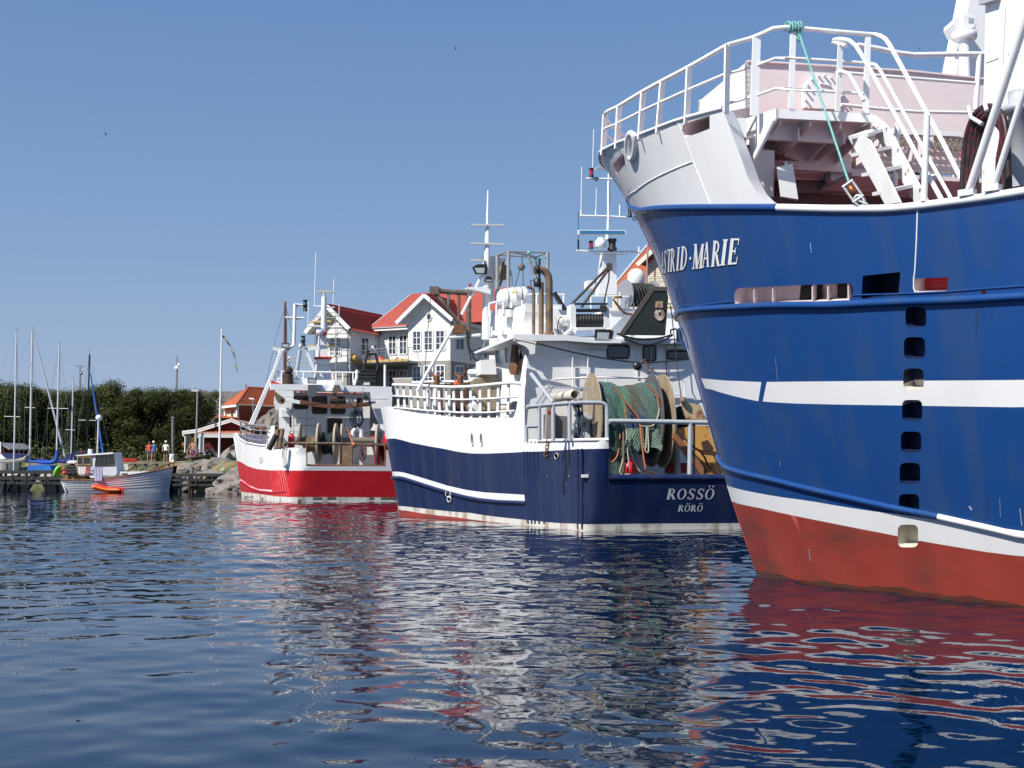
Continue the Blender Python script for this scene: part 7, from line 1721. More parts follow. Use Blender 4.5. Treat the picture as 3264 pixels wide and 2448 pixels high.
# ---- poles, lamps, flag, sign
gz = lambda x, y: ground_z(x, y)
gl = thing('globe_lamp', at(*N('a',858,1290), 97.6), 'lamp post with a white globe standing behind the small white boat', 'street lamp')
tube_part('post', SAILW, gl, [at(*N('a',856,1290),97.6), at(*N('a',868,945),97.6)], .07, 8)
b = MB(); b.sphere(at(*N('a',871,918),97.6), .24, 18); b.lathe(at(*N('a',870,946),97.6)-Vector((0,0,.02)), [(.1,0),(.12,.1)], 10); b.build('globe', mat('opal_globe', (.82,.82,.80), .2), gl)
sl = thing('street_lamp', at(*N('a',1725,1305), 112), 'tall grey street lamp in front of the red shed', 'street lamp')
tube_part('post', STEEL, sl, [at(*N('a',1725,1310),112), at(*N('a',1733,1000),112), at(*N('a',1741,680),112)], .075, 8)
b = MB(); b.prism([at(*N('a',*p), 111.9) for p in ((1685,678),(1697,668),(1745,670),(1750,682),(1738,686),(1690,684))], (0,.25,0)); b.build('lamp_head', mat('pale_grey_paint',(.55,.56,.56)), sl)
sl2 = thing('street_lamp', at(*N('z',1930,1050), 125), 'short street lamp against the big red-roofed house', 'street lamp')
tube_part('post', STEEL, sl2, [at(*N('z',1930,1150),125), at(*N('z',1940,545),125)], .06, 6)
b = MB(); b.prism([at(*N('z',*p), 124.9) for p in ((1838,508),(1955,520),(1958,555),(1840,545))], (0,.3,0)); b.build('lamp_head', WCLEAN, sl2)
wp = MB(); wp.tube([at(*N('a',1522,1300),110), at(*N('a',1525,920),110)], .13, 10); wp.lathe(at(*N('a',1525,922),110), [(.15,0),(.15,.08),(.02,.16)], 10); o = wp.build('wooden_pole', mat('grey_pole', (.17,.16,.15), .8, var=.3)); tag(o, 'bare grey wooden pole behind the white sign board', 'pole')
sg = thing('sign_board', at(*N('s',1052,462), 109.5), 'white square sign board on the bank beside the man in white', 'sign')
b = MB(); b.prism([at(*N('s',*p), 109.5) for p in ((1000,462),(1100,465),(1105,337),(1005,335))], (0,.12,0)); b.build('board', WCLEAN, sg)
b = MB(); 
for pts in ([(1025,440),(1040,400),(1080,365)],[(1035,375),(1060,355),(1090,350)],[(1030,420),(1060,400),(1085,385)]): b.tube([at(*N('s',*p), 109.48) for p in pts], .02, 4)
b.build('line_drawing', GREYP, sg)
b = MB(); b.bar(at(*N('s',1103,465),109.4), at(*N('s',1107,337),109.4), .12, .3, up=(1,0,0)); b.build('side_post', DWOOD, sg)
fp = thing('flagpole', at(*N('s',1800,520), 103), 'white flagpole flying a long blue and yellow pennant', 'flagpole')
p0, p1 = at(*N('s',1800,520),103), at(*N('b',25,1020),103); b = MB(); b.tube([p0, p1], [.10,.06], 12); b.lathe(p1, [(.06,0),(.09,.06),(.07,.14),(.02,.18)], 10); b.build('pole', WCLEAN, fp)
pp = crom([at(*N('b',*p), 103) for p in ((30,1062),(60,1100),(85,1135),(120,1185),(150,1235),(168,1290),(185,1360),(200,1430),(205,1495))], 5); ww = np.interp(np.linspace(0,1,len(pp)), [0,.25,.55,.9,1], [.2,.16,.10,.07,.015])
for c0, c1, m_ in ((0,.33,mat('pennant_blue', (.02,.10,.30), .8)),(.33,.66,mat('pennant_yellow', (.70,.50,.05), .8)),(.66,1,mat('pennant_blue',(.02,.10,.30)))):
    b = MB(); b.grid([[p+Vector((lerp(-1,1,c)*w_, .12*sin(i*.5), lerp(-1,1,c)*w_*-.6)) for c in (c0,c1)] for i, (p, w_) in enumerate(zip(pp, ww))]); b.build('pennant_strip', m_, fp)
bx_ = thing('electric_box', at(*N('s',2010,470), 100), 'grey electric cabinet on a post beside the pale rock face', 'cabinet')
b = MB(); b.prism([at(*N('s',*p), 100) for p in ((1985,400),(2055,405),(2058,312),(1985,310))], (0,.4,0)); b.build('cabinet', mat('light_cabinet', (.5,.53,.55), .5), bx_)
tube_part('post', DWOOD, bx_, [at(*N('s',1970,525),99.8), at(*N('s',1972,320),99.8)], .12, 6)
# ---- masts and aerials on the hill
rt_ = thing('radar_tower', at(*N('a',700,690), 220), 'grey radar tower rising above the trees at left', 'tower')
T2 = D(220)
b = MB(); b.tube([T2('a',702,720), T2('a',704,470)], .13, 6); b.tube([T2('a',711,720), T2('a',711,500)], .08, 5); b.build('lattice_pole', mat('tower_grey', (.22,.23,.25), .6), rt_)
b = MB(); b.bar(T2('a',664,461), T2('a',736,462), .3, .22); b.build('radar_bar', mat('tower_grey',(.22,.23,.25)), rt_)
b = MB(); b.bar(T2('a',680,508), T2('a',750,512), .12, .1); b.sphere(T2('a',716,526), .32, 8); b.build('platform', mat('tower_grey',(.22,.23,.25)), rt_)
b = MB(); b.prism([T2('a',*p) for p in ((652,740),(652,678),(718,674),(718,740))], (0,4,0)); b.build('tower_hut', WHITE, rt_)
ctw = thing('radio_mast', at(*N('a',1555,690), 260), 'thin lattice radio mast with white dish aerials on the hill', 'mast')
T3 = D(260); b = MB()
for dx in (-7, 0, 8): b.tube([T3('a',1555+dx,700), T3('a',1560+dx*.6,500)], .10, 4)
for k in range(14): b.tube([T3('a',1549,690-14*k), T3('a',1564,683-14*k)], .06, 3)
b.tube([T3('a',1560,500), T3('a',1560,378)], .13, 5); b.build('lattice', mat('tower_grey',(.22,.23,.25)), ctw)
for x_, y_, r_ in ((1561,478,.44),(1580,450,.30)):
    b = MB(); b.sphere(T3('a',x_,y_)-Vector((0,.4,0)), r_, 12, sc=(1,.4,1)); b.build('dish', WCLEAN, ctw)
up_ = MB(); up_.tube([at(*N('a',362,730),140), at(*N('a',364,682),140)], .08, 5); up_.bar(at(*N('a',357,688),140), at(*N('a',370,688),140), .05, .06); o = up_.build('utility_pole', DWOOD); tag(o, 'dark utility pole top poking out above the trees', 'pole')
# ---- birds
for X_, Y_, d_, lab in ((338,430,120,'small gull in flight at the upper left of the sky'),(1452,157,130,'tiny dark bird high in the sky above the masts'),(2931,156,60,'tiny bird in the sky beside the blue trawler\'s mast')):
    b = MB(); c_ = at(X_, Y_, d_); s_ = .35 if d_ > 100 else .12
    b.tube([c_+Vector((-.4*s_,0,0)), c_, c_+Vector((.5*s_,.1*s_,.05*s_))], [.02*s_,.12*s_,.03*s_], 6)
    for k in (-1, 1): b.prism([c_+Vector((.1*s_,0,0)), c_+Vector((-.2*s_,0,0)), c_+Vector((-.15*s_,k*.8*s_,.45*s_)), c_+Vector((.05*s_,k*.9*s_,.5*s_))], (0,0,.03*s_))
    o = b.build('bird', mat('bird_dark', (.12,.12,.13), .8)); tag(o, lab, 'bird')
# ---- trees
LEAF = [mat('leaves_dark', (.030,.040,.014), .8, var=.5, vscale=1.2, spec=.05), mat('leaves_mid', (.048,.060,.020), .8, var=.5, vscale=1.2, spec=.05), mat('leaves_light', (.080,.090,.032), .8, var=.4, vscale=1.2, spec=.05)]
for m_ in LEAF:      # every tree its own tint
    nt_ = m_.node_tree; pb_ = nt_.nodes['Principled BSDF']; oi_ = nt_.nodes.new('ShaderNodeObjectInfo'); mr_ = nt_.nodes.new('ShaderNodeMapRange'); mr_.inputs[3].default_value = .75; mr_.inputs[4].default_value = 1.35
    nt_.links.new(oi_.outputs['Random'], mr_.inputs[0]); vm_ = nt_.nodes.new('ShaderNodeVectorMath'); vm_.operation = 'SCALE'; nt_.links.new(mr_.outputs[0], vm_.inputs['Scale'])
    lk_ = pb_.inputs['Base Color'].links[0].from_socket; nt_.links.new(lk_, vm_.inputs[0]); nt_.links.new(vm_.outputs[0], pb_.inputs['Base Color'])
BARK = mat('bark', (.06,.05,.04), .9, var=.4)
def make_crown(b, h, w, seed, n=2600):
    rg = random.Random(seed); cl = []
    for i in range(34):
        a = rg.uniform(0, 2*pi); zz = rg.uniform(.16, 1.0); r_ = w*(.30+.72*math.sin(min(1,(zz+.12))*pi*.80))*math.sqrt(rg.random())*.85
        cl.append((r_*cos(a), r_*sin(a), h*zz*.97, rg.uniform(.5, 1.25)*w*.36, rg.randrange(3)))
    for i in range(n):
        cx_, cy_, cz_, cr_, ci_ = cl[rg.randrange(len(cl))]
        d = Vector((rg.gauss(0,1), rg.gauss(0,1), rg.gauss(0,.8))).normalized()*cr_*rg.uniform(.55,1.08)
        p = Vector((cx_, cy_, cz_))+d; s_ = rg.uniform(.05,.115)
        nrm = (d.normalized()+Vector((rg.uniform(-.7,.7), rg.uniform(-.7,.7), rg.uniform(0,.9)))).normalized(); u = nrm.orthogonal().normalized(); v = nrm.cross(u); a = rg.uniform(0, pi)
        u, v = u*cos(a)+v*sin(a), v*cos(a)-u*sin(a)
        mi = ci_ if rg.random() < .6 else rg.randrange(3)
        b.add([p-u*s_, p-v*s_*.6, p+u*s_*1.1, p+v*s_*.6], [(0,1,2,3)], mi)
protos = []
def tree_things():
    rg = random.Random(3)
    spots = [(-30,600,0),(40,640,1),(110,655,2),(190,672,0),(270,690,1),(350,700,2),(430,690,0),(520,720,1),(600,700,2),(690,675,0),(780,668,1),(850,640,2),(940,625,0),(1030,690,1),(1110,715,2),(1200,690,0),(1300,675,1),(1400,690,2),(1490,700,0),(1590,672,1),(1690,665,2),(1790,690,0),(-130,610,1),(-230,630,2),(-330,620,0),(-440,650,1)]
    for i, (x_, ty, kd) in enumerate(spots):
        d = 124+rg.uniform(-3,3)+(4 if i%2 else 0); top = at(*N('a',x_,ty), d); gz_ = ground_z(top.x, d); h = top.z-gz_
        w = rg.uniform(2.6,3.3)
        k = i%5
        if i < 5:
            t = bpy.data.objects.new('leafy_tree', None); COL.objects.link(t); t.location = (0,0,0)
            b = MB(); make_crown(b, 8, 3.0, 11+i, 14000); cr = b.build('crown', LEAF, t)
            b = MB(); b.tube([(0,0,-.3),(.05,.02,1.5),(.2,.1,3.5),(.1,.15,5.5)], [.28,.22,.15,.06], 8)
            for q in range(5): a = q*1.3; b.tube([(.1,.05,1.6+.5*q),(1.2*cos(a),1.2*sin(a),3.2+.6*q),(1.9*cos(a),1.9*sin(a),4.2+.6*q)], [.12,.07,.03], 6)
            tr = b.build('trunk', BARK, t); protos.append((t, cr, tr))
        else:
            t0, c0, r0 = protos[k]; t = t0.copy(); COL.objects.link(t)
            for ch in (c0, r0): q = ch.copy(); COL.objects.link(q); q.parent = t
        t.location = (top.x, d, gz_); t.scale = (w/3.0, w/3.0, h/8.0); t.rotation_euler = (0,0,rg.uniform(0,6.28))
        t['category'] = 'tree'; t['group'] = 'row of leafy trees along the waterfront'; t['label'] = 'dark green leafy tree in the row behind the boats and strollers'
tree_things()
b = MB()   # undergrowth
rg = random.Random(9)
for i in range(5200):
    x = rg.uniform(-62,-19); y = rg.uniform(114.5,121); z = ground_z(x,y)+rg.random()**1.6*2.3*(.6+.6*mnoise.noise(Vector((x*.4,y*.4,0))))
    p = Vector((x,y,z)); s_ = rg.uniform(.1,.22); u = Vector((rg.gauss(0,1),rg.gauss(0,1),rg.gauss(0,1))).normalized(); v = u.orthogonal().normalized(); b.add([p-u*s_,p-v*s_*.6,p+u*s_,p+v*s_*.6],[(0,1,2,3)], rg.randrange(3))
o = b.build('undergrowth', LEAF); o['kind'] = 'stuff'
b = MB()
for i in range(1500):
    q = i%3; cx_, cy_, rx_ = ((1480,430,90),(1640,420,120),(2060,440,90))[q]
    p = at(*N('s', cx_+rg.gauss(0,rx_*.5), cy_+rg.uniform(-35,35)), 103+rg.uniform(-1,1)); s_ = rg.uniform(.05,.115); u = Vector((rg.gauss(0,.5),rg.gauss(0,.5),1)).normalized(); v = u.orthogonal().normalized(); b.add([p-u*s_*.3,p-v*s_*.4,p+u*s_*1.5,p+v*s_*.4],[(0,1,2,3)], 1+rg.randrange(2))
o = b.build('bank_weeds', LEAF); o['kind'] = 'stuff'
b = MB()
for i in range(160):
    cx_ = rg.choice((315,425)); p = at(*N('s', cx_+rg.gauss(0,28), 435+rg.uniform(-18,22)), 110); b.sphere(p, rg.uniform(.05,.1), 5)
o = b.build('red_flowers', mat('red_petals', (.45,.02,.02), .7)); o['kind'] = 'stuff'
# ---- people
SKIN = mat('sunlit_skin', (.45,.24,.16), .6); HAIR = mat('brown_hair', (.09,.05,.03), .8)
def skinmesh(verts, edges, radii, name, m, parent, sub=2):
    me = bpy.data.meshes.new(name); me.from_pydata(verts, edges, []); o = bpy.data.objects.new(name, me); COL.objects.link(o)
    md = o.modifiers.new('s', 'SKIN'); sl_ = me.skin_vertices[0].data
    for i, r in enumerate(radii): sl_[i].radius = r if isinstance(r, tuple) else (r, r); sl_[i].use_root = (i == 0)
    md.use_smooth_shade = True; m2 = o.modifiers.new('d', 'SUBSURF'); m2.levels = m2.render_levels = sub
    dg_ = bpy.context.evaluated_depsgraph_get(); ev_ = o.evaluated_get(dg_); nm = bpy.data.meshes.new_from_object(ev_)
    o.modifiers.clear(); o.data = nm; bpy.data.meshes.remove(me); nm.materials.clear(); nm.materials.append(m); nm.polygons.foreach_set('use_smooth', [True]*len(nm.polygons))
    o.parent = parent; return o
def person(loc, yaw, label, shirt, shorts, cap=None, hair=True, J=None, female=False, bare=False, sc=1.0):
    t = thing('person', loc, label, 'person'); t.rotation_euler = (0,0,yaw); t.scale = (sc,sc,sc)
    P = dict(pel=(0,0,.95), wst=(0,0,1.12), chs=(0,.01,1.33), nek=(0,.01,1.50), hd0=(0,-.01,1.57), hd1=(0,-.02,1.68), hd2=(0,0,1.76),
             shl=(-.19,.01,1.43), ell=(-.26,.03,1.15), wrl=(-.27,-.06,.92), hnl=(-.27,-.09,.83), shr=(.19,.01,1.43), elr=(.26,.03,1.15), wrr=(.27,-.06,.92), hnr=(.27,-.09,.83),
             hpl=(-.10,0,.90), knl=(-.11,-.06,.50), anl=(-.11,.06,.09), tol=(-.12,-.12,.03), hpr=(.10,0,.90), knr=(.11,.03,.50), anr=(.11,.16,.10), tor=(.12,0,.03))
    if J: P.update(J)
    names = list(P); ix = {k: i for i, k in enumerate(names)}
    E_ = [('pel','wst'),('wst','chs'),('chs','nek'),('nek','hd0'),('hd0','hd1'),('hd1','hd2'),('chs','shl'),('shl','ell'),('ell','wrl'),('wrl','hnl'),('chs','shr'),('shr','elr'),('elr','wrr'),('wrr','hnr'),('pel','hpl'),('hpl','knl'),('knl','anl'),('anl','tol'),('pel','hpr'),('hpr','knr'),('knr','anr'),('anr','tor')]
    Rd = dict(pel=(.155,.11), wst=(.14,.10), chs=(.16,.11), nek=.055, hd0=.07, hd1=.095, hd2=.075, shl=.065, ell=.042, wrl=.03, hnl=.036, shr=.065, elr=.042, wrr=.03, hnr=.036, hpl=.09, knl=.06, anl=.042, tol=.04, hpr=.09, knr=.06, anr=.042, tor=.04)
    skinmesh([P[k] for k in names], [(ix[a], ix[c]) for a, c in E_], [Rd[k] for k in names], 'body', SKIN, t)
    b = MB(); off = world_loc(t)
    for s_, hn, wr in ((-1,'hnl','wrl'),(1,'hnr','wrr')):
        h_, w_ = Vector(P[hn]), Vector(P[wr]); d_ = (h_-w_).normalized(); sd_ = d_.cross(Vector((s_,0,0))).normalized()
        for q in range(4): b.tube([h_+sd_*(q-1.5)*.018+off, h_+sd_*(q-1.5)*.02+d_*(.06+.012*(1.5-abs(q-1.5)))+off, h_+sd_*(q-1.5)*.02+d_*.085+Vector((-.02*s_,0,0))+off], [.010,.009,.007], 5)
        b.tube([h_+sd_*.03-d_*.02+off, h_+sd_*.055+d_*.03+off], [.012,.009], 5)
    hd = Vector(P['hd1']); b.tube([hd+Vector((0,-.085,.0))+off, hd+Vector((0,-.115,-.02))+off], [.012,.018], 5)
    for s_ in (-1,1): b.sphere(hd+Vector((s_*.095,0,0))+off, .025, 6, sc=(.5,1,1.3))
    b.build('fingers_and_features', SKIN, t)
    b = MB()
    for s_ in (-1,1): b.sphere(hd+Vector((s_*.035,-.088,.015))+off, .012, 6)
    b.tube([hd+Vector((-.03,-.088,-.06))+off, hd+Vector((.03,-.088,-.06))+off], .006, 4); b.build('eyes_and_mouth', mat('dark_features', (.05,.02,.02), .6), t)
    def mid(a, c, f): return tuple(Vector(P[a]).lerp(Vector(P[c]), f))
    if not bare:
        V = [P['wst'], P['chs'], mid('chs','nek',.6), P['shl'], mid('shl','ell',.75), P['shr'], mid('shr','elr',.75), mid('wst','pel',.8)]
        skinmesh(V, [(0,1),(1,2),(1,3),(3,4),(1,5),(5,6),(0,7)], [(.17,.125),(.185,.135),.08,.085,.07,.085,.07,(.18,.135)], 'shirt', shirt, t)
    V = [P['pel'], P['hpl'], mid('hpl','knl',.75), P['hpr'], mid('hpr','knr',.75), mid('pel','wst',.5)]
    skinmesh(V, [(0,1),(1,2),(0,3),(3,4),(0,5)], [(.17,.125),.11,.095,.11,.095,(.155,.115)], 'shorts', shorts, t)
    for a, c in (('anl','tol'),('anr','tor')):
        b = MB(); p, q = Vector(P[a]), Vector(P[c]); b.tube([p+Vector((0,.03,-.06))+off, p.lerp(q,.6)+Vector((0,0,-.03))+off, q+off], [.045,.05,.035], 8); b.build('shoe', mat('pale_shoe', (.4,.38,.36), .7), t)
    b = MB(); h2 = Vector(P['hd1'])
    if cap is not None:
        b.lathe(h2+Vector((0,0,.04))+off, [(.15,-.01),(.11,.0),(.112,.05),(.085,.105),(.0,.12)], 14); b.prism([h2+Vector((x_,-.08,.04))+off for x_ in (-.09,.09)]+[h2+Vector((.06,-.2,.02))+off, h2+Vector((-.06,-.2,.02))+off], (0,0,.015)); b.build('cap', cap, t)
    if cap is None or female:
        b2 = MB(); b2.sphere(h2+Vector((0,.02,.03))+off, .112, 12, sc=(1,1.02,1.05))
        if female: b2.tube([h2+Vector((0,.08,.02))+off, h2+Vector((0,.10,-.16))+off], [.09,.05], 8)
        b2.build('hair', HAIR, t)
    return t
PZ = 111.0
def stand(k, x, y, d): return at(*N(k,x,y), d)
CAPW = mat('white_cap', (.8,.8,.78), .8); DEN = mat('denim', (.07,.10,.18), .85, var=.2)
w2 = dict(knl=(-.10,-.14,.52), anl=(-.10,-.16,.10), tol=(-.10,-.30,.04), knr=(.10,.0,.50), anr=(.10,.20,.12), tor=(.10,.10,.03))
person(stand('s',678,458,PZ), radians(8), 'woman in a coral top and denim shorts walking on the bank', mat('coral_top', (.60,.09,.07), .85), DEN, None, female=True, J=w2, sc=.985)
person(stand('s',748,458,PZ+.7), radians(4), 'person in a blue T-shirt and white cap walking beside the woman in coral', mat('blue_shirt', (.03,.20,.50), .85), DEN, CAPW, J=w2, sc=1.0)
person(stand('s',945,456,PZ), radians(-5), 'man in a white T-shirt, white cap and dark shorts beside the sign board', mat('white_shirt', (.78,.78,.78), .85), mat('dark_shorts', (.02,.022,.035), .85), CAPW, J=dict(knl=(-.12,-.05,.5), anl=(-.12,.02,.09), tol=(-.12,-.16,.03), knr=(.12,-.03,.5), anr=(.12,.08,.1), tor=(.12,-.08,.03), ell=(-.30,.03,1.17), elr=(.30,.03,1.17), wrl=(-.30,-.05,.95), wrr=(.30,-.05,.95), hnl=(-.30,-.08,.86), hnr=(.30,-.08,.86)), sc=1.0)
sit = dict(pel=(0,.0,.52), wst=(0,.02,.70), chs=(0,-.02,.92), nek=(0,-.05,1.09), hd0=(0,-.08,1.16), hd1=(0,-.10,1.27), hd2=(0,-.08,1.35), shl=(-.2,-.02,1.02), shr=(.2,-.02,1.02), ell=(-.26,-.12,.78), elr=(.26,-.12,.78), wrl=(-.18,-.34,.68), wrr=(.18,-.34,.68), hnl=(-.14,-.42,.66), hnr=(.14,-.42,.66), hpl=(-.1,-.05,.5), hpr=(.1,-.05,.5), knl=(-.16,-.48,.52), knr=(.16,-.48,.52), anl=(-.14,-.46,.09), anr=(.14,-.50,.09), tol=(-.14,-.62,.04), tor=(.14,-.66,.04))
person(at(*N('s',1385,400), 109.0), radians(-25), 'bare-chested man in grey shorts sitting in front of the red shed', None, mat('grey_shorts', (.30,.29,.30), .85), None, J=sit, bare=True, sc=1.2)
st_ = thing('stool', at(*N('s',1400,400), 109.1), 'low wooden stool under the man sitting by the red shed', 'stool')
sc_ = at(*N('s',1385,400), 109.0)
b = MB(); b.box(sc_+Vector((0,.05,.47)), (.45,.4,.06)); b.build('seat', WOOD, st_)
for dx in (-.18,.18):
    for dy in (-.1,.2): b = MB(); b.tube([sc_+Vector((dx,dy,-.1)), sc_+Vector((dx,dy,.46))], .025, 6); b.build('leg', WOOD, st_)
# bicycles
def bike(c, m, lab, s=1.0):
    t = thing('bicycle', c, lab, 'bicycle'); c = Vector(c)
    for dx in (-.5,.5):
        b = MB(); b.tube([c+Vector((dx+.33*cos(a),0,.34+.33*sin(a))) for a in np.linspace(0,2*pi,21)[:-1]], .025, 5, closed=True); w_ = b.build('wheel', RUBBER, t)
        b = MB(); 
        for a in np.linspace(0,pi,5)[:-1]: b.tube([c+Vector((dx+.32*cos(a),0,.34+.32*sin(a))), c+Vector((dx-.32*cos(a),0,.34-.32*sin(a)))], .005, 3)
        b.build('spokes', STEEL, w_)
    b = MB(); J = dict(r=(-.5,.34), bb=(-.05,.32), st=(-.15,.80), hd=(.33,.80), f=(.5,.34))
    for a, e in (('r','bb'),('r','st'),('bb','st'),('st','hd'),('bb','hd'),('hd','f')): b.tube([c+Vector((J[a][0],0,J[a][1])), c+Vector((J[e][0],0,J[e][1]))], .03, 5)
    b.build('frame', m, t)
    b = MB(); b.tube([c+Vector((.33,0,.8)), c+Vector((.30,0,.98))], .02, 5); b.tube([c+Vector((.22,-.25,1.0)), c+Vector((.3,0,.98)), c+Vector((.22,.25,1.0))], .02, 5); b.build('handlebar', STEEL, t)
    b = MB(); b.box(c+Vector((-.17,0,.88)), (.26,.13,.06)); b.build('saddle', DARK, t)
bike(at(*N('s',1640,408), 113.2), WCLEAN, 'white bicycle leaning against the red shed wall')
bike(at(*N('s',1400,440), 108.0), mat('pink_paint', (.5,.12,.28), .4), 'pink bicycle standing beside the seated man')
# ================================================================== buildings
SHW = 114.0
TILE = mat('red_roof_tile', (.42,.065,.045), .7, var=.25, vscale=3, col2=(.26,.05,.035), amt2=.3, s2=5)
TILEO = mat('orange_roof_tile', (.46,.11,.04), .75, var=.35, vscale=3, col2=(.28,.07,.03), amt2=.5, s2=4)
FALU = mat('falu_red', (.16,.025,.022), .8, var=.3, vscale=4)
BOARD = mat('white_weatherboard', (.83,.83,.80), .55, var=.08)
LOWER = mat('beige_grey_render', (.30,.275,.25), .8, var=.12)
YWOOD = mat('new_timber', (.55,.40,.17), .7, var=.2)
def tiles(b, e0, e1, r0, r1, pitch=.30, course=.36, amp=.045, mi=0):
    """pantiled slope between the eave e0-e1 and the ridge r0-r1"""
    e0, e1, r0, r1 = map(Vector, (e0, e1, r0, r1)); n = (e1-e0).cross(r0-e0).normalized(); n = n if n.z > 0 else -n
    nu = max(4, int((e1-e0).length/pitch*4)); nv = max(2, int((r0-e0).length/course)); rows = []
    for j in range(nv):
        for f, lift in ((j/nv, .035), ((j+.98)/nv, .0)):
            rows.append([e0.lerp(e1, i/nu).lerp(r0.lerp(r1, i/nu), f)+n*(lift+amp*sin(i*pi/2)*(.9)) for i in range(nu+1)])
    b.grid(rows, mi, True)
def win(pf, k, x0, y0, x1, y1, nrm, parent, nx=2, ny=3, gm=GLASSB, fm=WCLEAN, fw=.06, name='window', sk=0):
    """framed casement measured from the photo; pf puts a crop point on the wall plane"""
    c = [pf(k,x0,y1)+nrm*.03, pf(k,x1,y1-sk)+nrm*.03, pf(k,x1,y0-sk)+nrm*.03, pf(k,x0,y0)+nrm*.03]; b = MB()
    for i in range(4): b.bar(c[i], c[(i+1)%4], fw*1.6, .08, up=nrm)
    for i in range(1, nx): b.bar(c[0].lerp(c[1], i/nx), c[3].lerp(c[2], i/nx), fw, .05, up=nrm)
    for j in range(1, ny): b.bar(c[0].lerp(c[3], j/ny), c[1].lerp(c[2], j/ny), fw*.8, .04, up=nrm)
    w = b.build(name, fm, parent)
    b = MB(); b.prism([p-nrm*.02 for p in c], nrm*-.03); b.build('pane', gm, w); return w
def boards(b, pf, k, x0, x1, y0, y1, dy, nrm, th=.02):
    y = y0
    while y < y1: b.bar(pf(k,x0,y)+nrm*.004, pf(k,x1,y)+nrm*.004, .012, th); y += dy
# ---- white house with red tiled roof
HO = at(*N('e',620,800), 97.0); HF = Frame((HO.x, HO.y), -26.0); FN = -HF.f; SNn = HF.r
HS = lambda s: HF.S(s)
H = thing('house', HF.P(4, 0, 2.4), 'big white weatherboarded house with red tiled roofs behind the trawlers', 'house')
def hp(name, m, pf, k, pts, vec): b = MB(); b.prism([pf(k,*p) for p in pts], vec); return b.build(name, m, H)
B0 = HS(0)
# projecting gabled bay
hp('bay_wall', BOARD, B0, 'e', [(372,560),(372,120),(225,120),(560,-205),(893,75),(868,110),(868,550)], HF.f*.2)
hp('bay_base', LOWER, B0, 'e', [(372,1100),(372,562),(866,552),(860,1100)], HF.f*.2)
b = MB(); boards(b, B0, 'e', 376, 864, 150, 540, 22, FN)
for y in range(20, 150, 22): h_ = (y+205)*.95; boards(b, B0, 'e', max(380,560-h_), min(862,560+h_), y, y+1, 30, FN)
b.build('board_shadow_line', mat('board_gap', (.55,.54,.50), .7), H)
hp('corner_board', WCLEAN, B0, 'e', [(845,550),(848,100),(872,100),(868,550)], FN*.03)
for x0, x1 in ((430,524),(564,662),(700,802)): win(B0, 'e', x0, 206+(524-x1)*.03, x1, 436+(524-x1)*.03, FN, H, 2, 3, sk=2)
for x0, x1 in ((430,524),(564,662),(703,805)): win(B0, 'e', x0, 614+(524-x1)*.02, x1, 822, FN, H, 2, 3, sk=2)
b = MB(); rc = B0('d',620,1588)+FN*.03; ow = [rc+HF.r*.22*cos(t)+Vector((0,0,.30*sin(t))) for t in np.linspace(0,2*pi,24)[:-1]]; b.tube(ow, .06, 6, closed=True); b.tube([rc-Vector((0,0,.3)), rc+Vector((0,0,.3))], .03, 5); w_ = b.build('oval_window', WCLEAN, H)
b = MB(); b.prism(ow, FN*-.02); b.build('pane', GLASSB, w_)
BG = HS(-.75)
def barge(pf, k, p, q, h_, th=.1, m=WCLEAN, name='bargeboard'):
    b = MB(); b.bar(pf(k,*p), pf(k,*q), th, h_, up=FN.cross(pf(k,*q)-pf(k,*p))); return b.build(name, m, H)
barge(BG, 'd', (232,1658), (560,1330), .28); barge(BG, 'd', (560,1330), (893,1622), .28)
ap = BG('d',560,1318); le = BG('d',222,1652); re = BG('d',900,1618)
RIDGE = 5.0
for e_ in (le, re):
    b = MB(); tiles(b, e_, e_+HF.f*(RIDGE+.6), ap, ap+HF.f*(RIDGE+.6)); b.build('bay_roof', TILE, H)
    b = MB(); dn = (e_-ap).normalized(); b.add([ap+FN*0-Vector((0,0,.06)), e_-Vector((0,0,.06)), e_+HF.f*.75-Vector((0,0,.06)), ap+HF.f*.75-Vector((0,0,.06))], [(0,1,2,3)]); b.build('soffit', WHITE, H)
b = MB(); b.tube([ap+Vector((0,0,.03)), ap+HF.f*RIDGE+Vector((0,0,.03))], .10, 8); b.build('ridge_tile', TILE, H)
# main body
MW = HS(1.6)
hp('main_wall', BOARD, MW, 'e', [(42,545),(42,170),(380,150),(380,540)], HF.f*.2)
hp('main_base', LOWER, MW, 'e', [(0,1100),(0,580),(375,560),(375,1100)], HF.f*.2)
b = MB(); boards(b, MW, 'e', 46, 372, 205, 530, 22, FN); b.build('board_shadow_line', mat('board_gap',(.55,.54,.50)), H)
for x0, x1 in ((145,235),(272,362)): win(MW, 'e', x0, 262-(x0-145)*.05, x1, 482-(x0-145)*.05, FN, H, 2, 3, sk=2)
for x0, x1 in ((145,236),(276,366)): win(MW, 'e', x0, 664, x1, 880, FN, H, 2, 3, sk=2, name='glazed_door')
EV_ = HS(1.0); RG = HS(RIDGE+.4)
me0 = EV_('b',1745,985); me1 = me0+HF.r*14.5; rz0 = RG('d',405,1330); 
rid0 = rz0; rid1 = Vector((rid0.x, rid0.y, rid0.z))+HF.r*9.5
b = MB(); tiles(b, me0, me1, rid0, rid1); b.build('main_roof', TILE, H)
b = MB(); b.prism([me0, rid0, rid0+HF.f*3-Vector((0,0,1.5)), me0+HF.f*6], Vector((0,0,-.1))); b.build('hip_roof', TILE, H)
b = MB(); b.bar(me0-Vector((0,0,.05)), rid0, .16, .14); b.build('verge_trim', GREYP, H)
b = MB(); b.bar(me0-Vector((0,0,.12)), me0+HF.r*5.2-Vector((0,0,.12)), .14, .26); b.build('fascia', WCLEAN, H)
